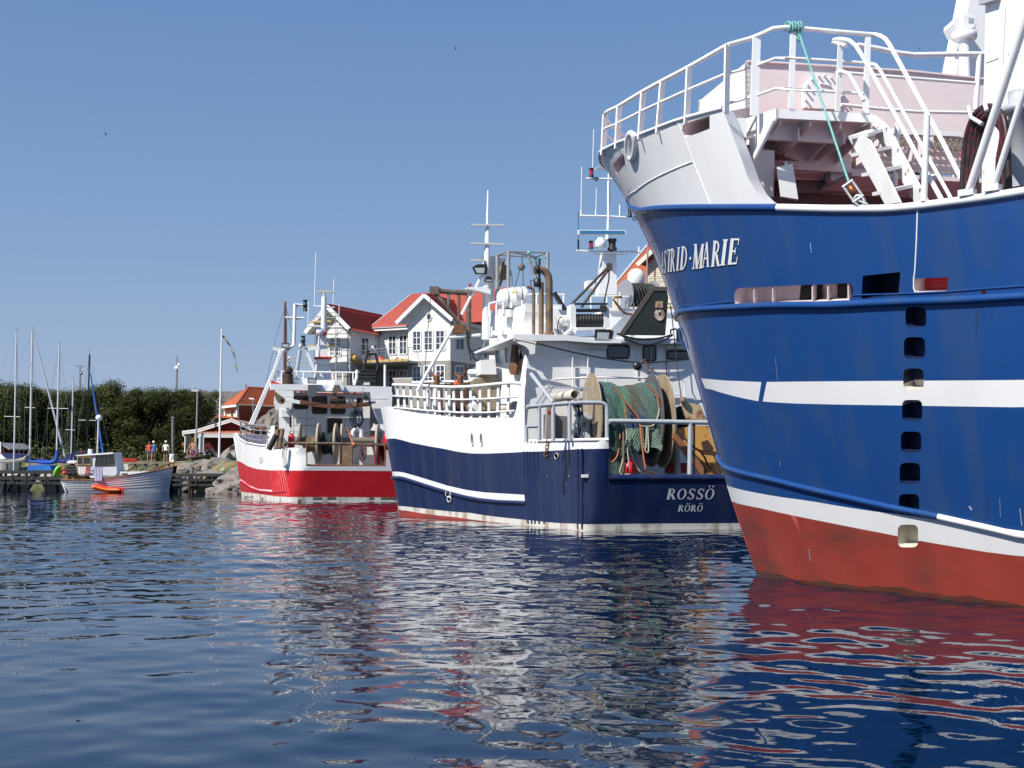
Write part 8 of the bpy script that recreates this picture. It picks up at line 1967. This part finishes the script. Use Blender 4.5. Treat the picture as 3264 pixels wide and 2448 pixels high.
b = MB(); b.tube([me0-Vector((0,0,.02))+FN*.1, me0+HF.r*5.2+FN*.1-Vector((0,0,.02))], .06, 6); b.build('gutter', STEEL, H)
b = MB(); b.tube([rid0, rid1], .11, 8); b.build('ridge_tile', TILE, H)
# right-hand side wall of the bay
cR = B0('e',868,300); SW_ = on_plane
def SR(k, x, y): return on_plane(*N(k,x,y), cR, HF.r)
b = MB(); c0_ = HF.loc(cR)
zt, zm = SR('e',870,100).z, SR('e',868,552).z
b.prism([HF.P(0,c0_[1],zm), HF.P(0,c0_[1],zt), HF.P(11,c0_[1],zt), HF.P(11,c0_[1],zm)], -HF.r*.2); b.build('side_wall', BOARD, H)
b = MB(); b.prism([HF.P(0,c0_[1],2.0), HF.P(0,c0_[1],zm), HF.P(11,c0_[1],zm), HF.P(11,c0_[1],2.0)], -HF.r*.2); b.build('side_base', LOWER, H)
win(SR, 'e', 925, 292, 1020, 425, HF.r, H, 2, 1, GLASS); win(SR, 'e', 918, 612, 1018, 780, HF.r, H, 2, 2, GLASSB)
b = MB(); b.tube([cR+FN*.08+HF.r*.08+Vector((0,0,1.6)), HF.P(-.1,c0_[1]+.08,2.2)], .05, 6); b.build('downpipe', STEEL, H)
b = MB(); b.box(SR('e',1057,617)+HF.r*.1, (.12,.12,.2)); b.build('wall_lamp', WCLEAN, H)
b = MB(); rr0 = re+HF.f*.2; b.bar(rr0-Vector((0,0,.12)), rr0+HF.f*9-Vector((0,0,.12)), .14, .26); b.build('fascia', WCLEAN, H)
b = MB(); q0, q1 = HS(2.2)('e',1335,290), HS(2.2)('e',1380,290); b.prism([HS(2.0)('e',1325,600),HS(2.0)('e',1325,290),HS(2.0)('e',1400,285),HS(2.0)('e',1400,600)], HF.f*3); b.build('right_wing_wall', BOARD, H)
# left wing, its gable towards the water
LWs = -2.4; LG = HS(LWs)
hp('wing_gable_wall', BOARD, LG, 'b', [(1128,1500),(1128,985),(1110,985),(1262,745),(1528,985),(1528,1500)], HF.f*.2)
hp('wing_base', LOWER, LG, 'b', [(1128,1900),(1128,1500),(1526,1490),(1526,1900)], HF.f*.2)
b = MB(); boards(b, LG, 'b', 1132, 1524, 1010, 1480, 20, FN)
for y in range(830, 1000, 20): h_ = (y-745); boards(b, LG, 'b', 1265-h_*.6, 1265+h_*.95, y, y+1, 30, FN)
b.build('board_shadow_line', mat('board_gap',(.55,.54,.50)), H)
LB = HS(LWs-.8); lap = LB('b',1262,708); lle = LB('b',1005,1040); lre = LB('b',1525,1000)
barge(LB, 'b', (1005,1035), (1262,725), .32); barge(LB, 'b', (1262,725), (1522,992), .32)
for e_ in (lle, lre):
    b = MB(); tiles(b, e_, e_+HF.f*8.5, lap, lap+HF.f*8.5); b.build('wing_roof', TILE, H)
    b = MB(); b.add([lap-Vector((0,0,.06)), e_-Vector((0,0,.06)), e_+HF.f*.8-Vector((0,0,.06)), lap+HF.f*.8-Vector((0,0,.06))], [(0,1,2,3)]); b.build('soffit', WHITE, H)
b = MB(); b.tube([lap+Vector((0,0,.03)), lap+HF.f*8+Vector((0,0,.03))], .1, 8); b.build('ridge_tile', TILE, H)
lc = LG('b',1528,1200); lcl = HF.loc(lc)
def LS(k, x, y): return on_plane(*N(k,x,y), lc, HF.r)
b = MB(); zt2 = LS('b',1530,985).z; zb2 = LS('b',1530,1330).z; b.prism([HF.P(LWs,lcl[1],zb2),HF.P(LWs,lcl[1],zt2),HF.P(2.5,lcl[1],zt2),HF.P(2.5,lcl[1],zb2)], -HF.r*.2); b.build('wing_side_wall', BOARD, H)
b = MB(); b.prism([HF.P(LWs,lcl[1],2.2),HF.P(LWs,lcl[1],zb2),HF.P(2.5,lcl[1],zb2),HF.P(2.5,lcl[1],2.2)], -HF.r*.2); b.build('wing_side_base', LOWER, H)
win(LS, 'b', 1660, 1095, 1745, 1318, HF.r, H, 2, 3, GLASS)
for x0, x1 in ((1255,1288),(1302,1355),(1378,1430)): win(LG, 'b', x0, 1100, x1, 1195, FN, H, 2, 2)
for x0, x1 in ((1300,1352),(1375,1428)): win(LG, 'b', x0, 1210, x1, 1308, FN, H, 2, 2)
b = MB(); b.tube([LG('b',1545,985)+FN*.1, LG('b',1548,1340)+FN*.1], .05, 6); b.tube([LB('b',1520,995), LG('b',1545,985)+FN*.1], .05, 6); b.build('downpipe', STEEL, H)
# balcony
bz = HS(-.8)('e',200,560).z; BA = HF.loc(HS(-1.2)('b',1440,1385)); BE = HF.loc(HS(-.9)('e',410,535))
b = MB(); b.prism([HF.P(-1.3,lcl[1]-.3,bz), HF.P(-1.3,BE[1],bz), HF.P(1.6,BE[1],bz), HF.P(1.6,lcl[1]-.3,bz)], Vector((0,0,-.18))); b.build('balcony_deck', mat('balcony_grey', (.33,.34,.35), .7), H)
b = MB(); b.bar(HF.P(-1.32,lcl[1]-.6,bz+.06), HF.P(-1.32,BE[1],bz+.06), .05, .14)
for k in range(10): t_ = lerp(lcl[1]-.5, BE[1], k/9); b.bar(HF.P(-1.36,t_,bz-.06), HF.P(-1.36,t_,bz+.14), .05, .1, up=HF.f)
b.bar(HF.P(-1.36,lcl[1]-.6,bz-.06), HF.P(-1.36,BE[1],bz-.06), .05, .06); b.build('formwork_edge', YWOOD, H)
b = MB(); b.tube([HF.P(-1.1,lerp(lcl[1],BE[1],.52),2.3), HF.P(-1.1,lerp(lcl[1],BE[1],.52),bz-.15)], .11, 10); b.build('balcony_column', WCLEAN, H)
b = MB()
for h_ in (1.0,.75,.5,.25): b.tube([HF.P(-1.2,lcl[1]-.5,bz+h_), HF.P(-1.2,BE[1]-.1,bz+h_), HF.P(-.1,BE[1]-.1,bz+h_)], .022 if h_ == 1.0 else .012, 5)
for k in range(6): t_ = lerp(lcl[1]-.5, BE[1]-.1, k/5); b.tube([HF.P(-1.2,t_,bz), HF.P(-1.2,t_,bz+1.0)], .025, 5)
b.build('balcony_rail', STEEL, H)
b = MB()
for h_ in (1.0,.6,.3): b.tube([HF.P(-3.0,-9,2.5+h_), HF.P(-3.0,9,2.5+h_)], .02, 5)
for k in range(13): b.tube([HF.P(-3.0,-9+1.5*k,2.3), HF.P(-3.0,-9+1.5*k,3.5)], .025, 5)
o = b.build('terrace_railing', STEEL); tag(o, 'thin steel railing on the terrace in front of the white house', 'railing')
# scaffold at the left gable
sf = thing('scaffold', LG('b',1240,1420)+FN*1.0, 'steel scaffold with yellow planks standing before the house\'s left gable', 'scaffold')
SC = HS(LWs-1.1); SC2 = HS(LWs-2.0)
b = MB()
for pf in (SC, SC2):
    for x_ in (1112, 1240, 1365): b.tube([pf('b',x_,795), pf('b',x_,1700)], .03, 5)
    for y_ in (800, 862, 965, 1062, 1210): b.tube([pf('b',1105,y_), pf('b',1378,y_-6)], .025, 5)
b.tube([SC('b',1112,1060), SC('b',1240,860)], .02, 5); b.tube([SC('b',1240,860), SC('b',1365,780)], .02, 5)
b.build('tubes', STEEL, sf)
for y_, x0, x1 in ((920,1118,1372),(1202,1100,1350),(1500,1105,1370)): b = MB(); p, q = SC('b',x0,y_), SC('b',x1,y_-14); b.bar(p+FN*.4, q+FN*.4, .7, .12); b.build('plank', YWOOD, sf)
# things on the balcony
def drop(name, m, p, r, h, lab, cat): b = MB(); b.lathe(p, [(r*.8,0),(r,h),(r*.92,h),(r*.75,.03)], 12); return tag(b.build(name, m), lab, cat)
drop('bucket', mat('red_bucket', (.6,.05,.02), .5), HF.P(-.6, HF.loc(HS(-.6)('b',1893,1335))[1], bz), .32, .42, 'red tub on the balcony behind the worker', 'tub')
b = MB(); p = HF.P(-.7, HF.loc(HS(-.7)('b',2085,1325))[1], bz); b.box(p+Vector((0,0,.07)), (.8,.4,.14), rz=radians(-26)); b.prism([p+Vector((-.3,0,.14)),p+Vector((.3,-.1,.14)),p+Vector((0,0,.3))], (.05,.25,0)); o = b.build('red_tarpaulin', mat('red_tarp', (.45,.03,.03), .7)); tag(o, 'folded red tarpaulin lying near the right end of the balcony', 'tarpaulin')
cm = thing('cement_mixer', HF.P(-1.8, HF.loc(HS(-1.8)('b',1565,1380))[1], bz), 'yellow mixer drum on a stand at the left end of the balcony', 'mixer')
b = MB(); c_ = HS(-1.8)('b',1575,1335); b.lathe(c_-HF.r*.3, [(.25,0),(.36,.2),(.36,.4),(.22,.62)], 14, axis=HF.r); b.build('drum', mat('mixer_yellow', (.55,.36,.08), .5, var=.2), cm)
b = MB(); b.prism([HS(-1.8)('b',*p) for p in ((1525,1390),(1530,1340),(1590,1340),(1595,1390))], HF.f*.4); b.build('stand', mat('mixer_yellow',(.55,.36,.08)), cm)
bend = dict(wst=(0,-.06,1.08), chs=(0,-.28,1.22), nek=(0,-.42,1.24), hd0=(0,-.47,1.26), hd1=(0,-.56,1.30), hd2=(0,-.60,1.38), shl=(-.2,-.30,1.28), shr=(.2,-.30,1.28), ell=(-.24,-.40,1.02), elr=(.24,-.40,1.02), wrl=(-.18,-.50,.82), wrr=(.18,-.50,.82), hnl=(-.16,-.52,.74), hnr=(.16,-.52,.74))
pb = HF.P(-.75, HF.loc(HS(-.75)('b',1750,1360))[1], bz)
person(pb, radians(120), 'worker in a white T-shirt bending forward on the balcony', mat('white_shirt',(.78,.78,.78)), mat('work_shorts', (.12,.13,.15), .85), None, J=bend, sc=.98)
# ---- red shed
SH = thing('shed', at(*N('z',1000,1600), SHW), 'dark red wooden shed with white bargeboards and a tiled awning', 'shed')
ZS = D(SHW); ZF_ = D(SHW-.6)
b = MB(); b.prism([ZS('z',*p) for p in ((690,1800),(690,1340),(850,1290),(1415,1060),(1900,1260),(1900,1800))], (0,8,0)); b.build('wall', FALU, SH)
b = MB(); 
for k in range(40): x_ = 760+28*k; b.bar(ZS('z',x_,1450)-Vector((0,.02,0)), ZS('z',x_,1790)-Vector((0,.02,0)), .03, .03, up=(1,0,0))
b.build('batten', FALU, SH)
def zbar(name, m, p, q, h_, d=SHW-.6, th=.15): b = MB(); b.bar(at(*N('z',*p), d), at(*N('z',*q), d), th, h_); return b.build(name, m, SH)
for o_, w_ in ((0,.10),(24,.10),(50,.16)):
    zbar('bargeboard', WCLEAN, (235,1322+o_), (600,1278+o_), w_); zbar('bargeboard', WCLEAN, (600,1278+o_), (1415,1020+o_), w_); zbar('bargeboard', WCLEAN, (1415,1020+o_), (1900,1235+o_), w_)
b = MB(); P_ = [at(*N('z',*p), SHW-.5) for p in ((235,1310),(600,1266),(1415,1008),(1900,1222))]; b.grid([P_, [p+Vector((0,8.5,0)) for p in P_]], 0, False); b.grid([[p-Vector((0,0,.15)) for p in P_], [p+Vector((0,8.5,-.15)) for p in P_]][::-1], 0, False); b.build('roof', TILEO, SH)
b = MB(); tiles(b, at(*N('z',640,1378),SHW-1.6), at(*N('z',1900,1395),SHW-1.6), at(*N('z',690,1310),SHW-.1), at(*N('z',1900,1310),SHW-.1), .28, .34); b.build('awning_roof', TILEO, SH)
zbar('awning_beam', mat('awning_white', (.58,.58,.57), .5), (615,1408), (1900,1420), .42, SHW-1.5); 
b = MB(); b.bar(at(*N('z',712,1440),SHW-1.4), at(*N('z',705,1830),SHW-1.4), .45, .4, up=(1,0,0)); b.build('awning_post', mat('awning_white',(.58,.58,.57)), SH)
b = MB()
for pts in ([(240,1350),(250,1420),(300,1450),(305,1500),(295,1830)],[(545,1370),(560,1420),(640,1470),(650,1520),(640,1750)]): b.tube([at(*N('z',*p), SHW-.9) for p in pts], .06, 6)
b.build('downpipe', WCLEAN, SH)
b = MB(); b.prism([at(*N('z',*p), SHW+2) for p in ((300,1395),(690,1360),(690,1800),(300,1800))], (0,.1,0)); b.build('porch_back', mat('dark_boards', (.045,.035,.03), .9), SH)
fl_ = thing('flag', at(*N('z',520,1500), SHW-1.0), 'small blue and yellow cross flag hanging at the shed porch', 'flag')
FB, FY = mat('flag_blue', (.015,.07,.25), .8), mat('flag_yellow', (.65,.45,.03), .8)
b = MB(); F0 = [at(*N('z',*p), SHW-1.1) for p in ((485,1555),(550,1590),(575,1480),(520,1420))]; b.prism(F0, (0,.02,0)); b.build('field', FB, fl_)
b = MB(); m0, m1 = F0[0].lerp(F0[3],.5), F0[1].lerp(F0[2],.5); b.bar(m0-Vector((0,.01,0)), m1-Vector((0,.01,0)), .03, .13); n0, n1 = F0[0].lerp(F0[1],.45), F0[3].lerp(F0[2],.45); b.bar(n0-Vector((0,.01,0)), n1-Vector((0,.01,0)), .03, .13); b.build('cross', FY, fl_)
b = MB(); b.tube([at(*N('z',500,1415), SHW-1.1), at(*N('z',580,1450), SHW-1.1)], .03, 5); b.build('staff', WOOD, fl_)
dr = MB(); dr.sphere(at(*N('z',255,1640), 112), .13, 8, sc=(.8,.5,1.4)); dr.tube([at(*N('z',255,1590),112), at(*N('z',255,1610),112)], .02, 4); o = dr.build('orange_lantern', ORANGE); tag(o, 'orange lantern hanging at the left end of the shed porch', 'lantern')
# ---- big house with an orange hipped roof
BH = thing('house', at(*N('z',1600,1100), 136), 'tall cream house with a tile-hung red side and orange hipped roof behind the shed', 'house')
BFr = Frame((at(*N('z',1590,900),134).x, 134), -40.0)
b0 = BFr.S(0); bs = lambda k, x, y: on_plane(*N(k,x,y), b0('z',1590,900), BFr.r)
p_l = b0('z',1275,720); 
b = MB(); b.prism([b0('z',1285,1250), b0('z',1285,725), b0('z',1585,690), b0('z',1585,1250)], BFr.f*8); b.build('cream_wall', mat('cream_wall', (.62,.58,.40), .7, var=.1), BH)
b = MB(); q0 = bs('z',1595,690); L2 = 9.0; zl = bs('z',1595,1250).z; b.prism([q0, q0+BFr.f*L2, Vector((q0.x,q0.y,zl))+BFr.f*L2, Vector((q0.x,q0.y,zl))], BFr.r*-.2); b.build('tile_wall_core', mat('brick_tile_core', (.33,.07,.04), .8), BH)
b = MB(); nrow = 8
tiles(b, Vector((q0.x,q0.y,zl))+BFr.r*.12, Vector((q0.x,q0.y,zl))+BFr.f*L2+BFr.r*.12, q0+BFr.r*.05, q0+BFr.f*L2+BFr.r*.05, .3, .55, .04); b.build('hung_tiles', mat('hung_tile_red', (.36,.075,.04), .75, var=.3), BH)
ep = b0('z',1278,712)-BFr.f*.5; ec = b0('z',1590,672)-BFr.f*.5+BFr.r*.3; er = ec+BFr.f*10; rg0 = b0('z',1815,268); rg0 = BFr.o*0+BFr.S(4.2)('z',1815,268); rg1 = rg0+BFr.f*.0+(BFr.f*4)
b = MB(); tiles(b, ep, ec, rg0, rg0+BFr.r*.05, .3, .36); b.build('hip_slope', TILEO, BH)
b = MB(); tiles(b, ec, er, rg0, rg0+BFr.f*6, .3, .36); b.build('side_slope', TILEO, BH)
b = MB(); b.tube([ec, rg0, rg0+BFr.f*6], .16, 6); b.tube([ep, rg0], .1, 6); b.build('ridge_tile', TILEO, BH)
b = MB(); b.bar(ep-Vector((0,0,.15)), ec-Vector((0,0,.15)), .2, .25); b.bar(b0('z',1580,1060)-BFr.f*.1, b0('z',1580,690)-BFr.f*.1, .3, .2, up=BFr.r); b.bar(b0('z',1287,980)-BFr.f*.1, b0('z',1290,730)-BFr.f*.1, .25, .2, up=BFr.r); b.build('white_trim', WCLEAN, BH)
b = MB(); b.prism([b0('z',*p)-BFr.f*.04 for p in ((1415,960),(1415,820),(1455,815),(1455,960))], BFr.f*.05); b.build('window', GLASS, BH)
tube_part('roof_rod', DARK, BH, [BFr.S(4.2)('z',1768,300), BFr.S(4.2)('z',1770,190)], .06, 5)
lr_ = MB(); tiles(lr_, at(*N('z',1020,1000),132), at(*N('z',1540,1000),132), at(*N('z',1040,920),137), at(*N('z',1540,960),137)); lr_.prism([at(*N('z',*p),132.5) for p in ((1040,1000),(1040,1150),(1540,1150),(1540,1000))], (0,4,0)); o = lr_.build('low_red_roof', TILEO); tag(o, 'low red roofed outbuilding half hidden between the trees and the cream house', 'outbuilding')
wr_ = MB(); wr_.prism([at(*N('a',*p),138) for p in ((1010,778),(1035,752),(1048,762),(1025,785))], (0,5,0)); o = wr_.build('white_gable', WCLEAN); tag(o, 'white gable edge showing among the treetops', 'gable')
# ---- cream house behind the big trawler's bow
GH = thing('house', at(*N('f',1500,1700), 88), 'cream house with an orange tiled roof partly hidden by the big trawler\'s bow', 'house')
GFm = Frame((at(*N('f',1480,1500),88).x, 88), -30.0); g0 = GFm.S(0); g1 = GFm.S(-.7)
CRW = mat('cream_board', (.66,.56,.42), .7, var=.08)
b = MB(); b.prism([g0('f',1470,3460), g0('f',1470,1400), g0('f',1640,1235), g0('f',1850,1400), g0('f',1850,3460)], GFm.f*.2); b.build('gable_wall', CRW, GH)
b = MB()
for y_ in range(1390, 1700, 22): b.bar(g0('f',1472,y_)-GFm.f*.01, g0('f',1840,y_-6)-GFm.f*.01, .01, .03)
b.build('board_shadow_line', mat('cream_gap', (.42,.34,.24), .7), GH)
b = MB(); b.bar(g1('f',1362,1405), g1('f',1640,1150), .12, .30); b.bar(g1('f',1640,1150), g1('f',1850,1330), .12, .3); b.build('bargeboard', mat('cream_barge', (.72,.66,.55), .6), GH)
ga, gl_ = g1('f',1640,1135), g1('f',1360,1392)
b = MB(); tiles(b, gl_, gl_+GFm.f*9, ga, ga+GFm.f*9); b.build('bay_roof', TILEO, GH)
mr0 = GFm.S(.8); a0_ = mr0('f',1110,1640); b = MB(); rt0 = GFm.S(6)('f',1480,1195); rt1 = rt0+GFm.r*6
a1_ = a0_+GFm.r*10; tiles(b, a0_, a1_, rt0, rt1); b.build('main_roof', TILEO, GH)
b = MB(); b.bar(a0_, rt0, .2, .2); b.build('verge_trim', GREYP, GH)
b = MB(); b.tube([g1('f',1472,1190)-GFm.f*.1, g1('f',1465,1600)-GFm.f*.1], .06, 6); b.build('downpipe', STEEL, GH)
b = MB(); b.prism([mr0('f',1110,1660), mr0('f',1480,1660), mr0('f',1480,3460), mr0('f',1110,3460)], GFm.f*7); b.build('main_wall', CRW, GH)
b = MB()
for p, q in (((1480,1535),(1640,1530)),((1480,1575),(1640,1572))): b.tube([GFm.S(-1.6)('f',*p), GFm.S(-1.6)('f',*q)], .03, 5)
for x_ in (1500, 1540, 1580): b.tube([GFm.S(-1.6)('f',x_,1535), GFm.S(-1.6)('f',x_,1650)], .025, 5)
b.build('balcony_rail', GREYP, GH)
# ---- brown wooden mast of a boat hidden behind the red trawler
wm_ = thing('wooden_mast', EF.S(9)('b',768,1480), 'brown wooden mast with thin stays standing behind the red trawler', 'mast')
MM = EF.S(9); b = MB(); b.tube([MM('b',766,1900), MM('b',767,1480), MM('b',770,740), MM('b',771,712)], [.11,.11,.08,.05], 8); b.lathe(MM('b',771,715), [(.07,0),(.07,.2),(.03,.26)], 8); b.build('spar', mat('brown_varnish', (.15,.045,.03), .5, var=.3), wm_)
b = MB(); b.tube([MM('b',760,760), MM('b',660,1100), MM('b',560,1560), MM('b',540,1620)], .011, 4); b.tube([MM('b',782,740), MM('b',860,1050)], .011, 4); b.tube([MM('b',782,740), MM('b',800,1300)], .011, 4); b.build('stay', CABLE, wm_)
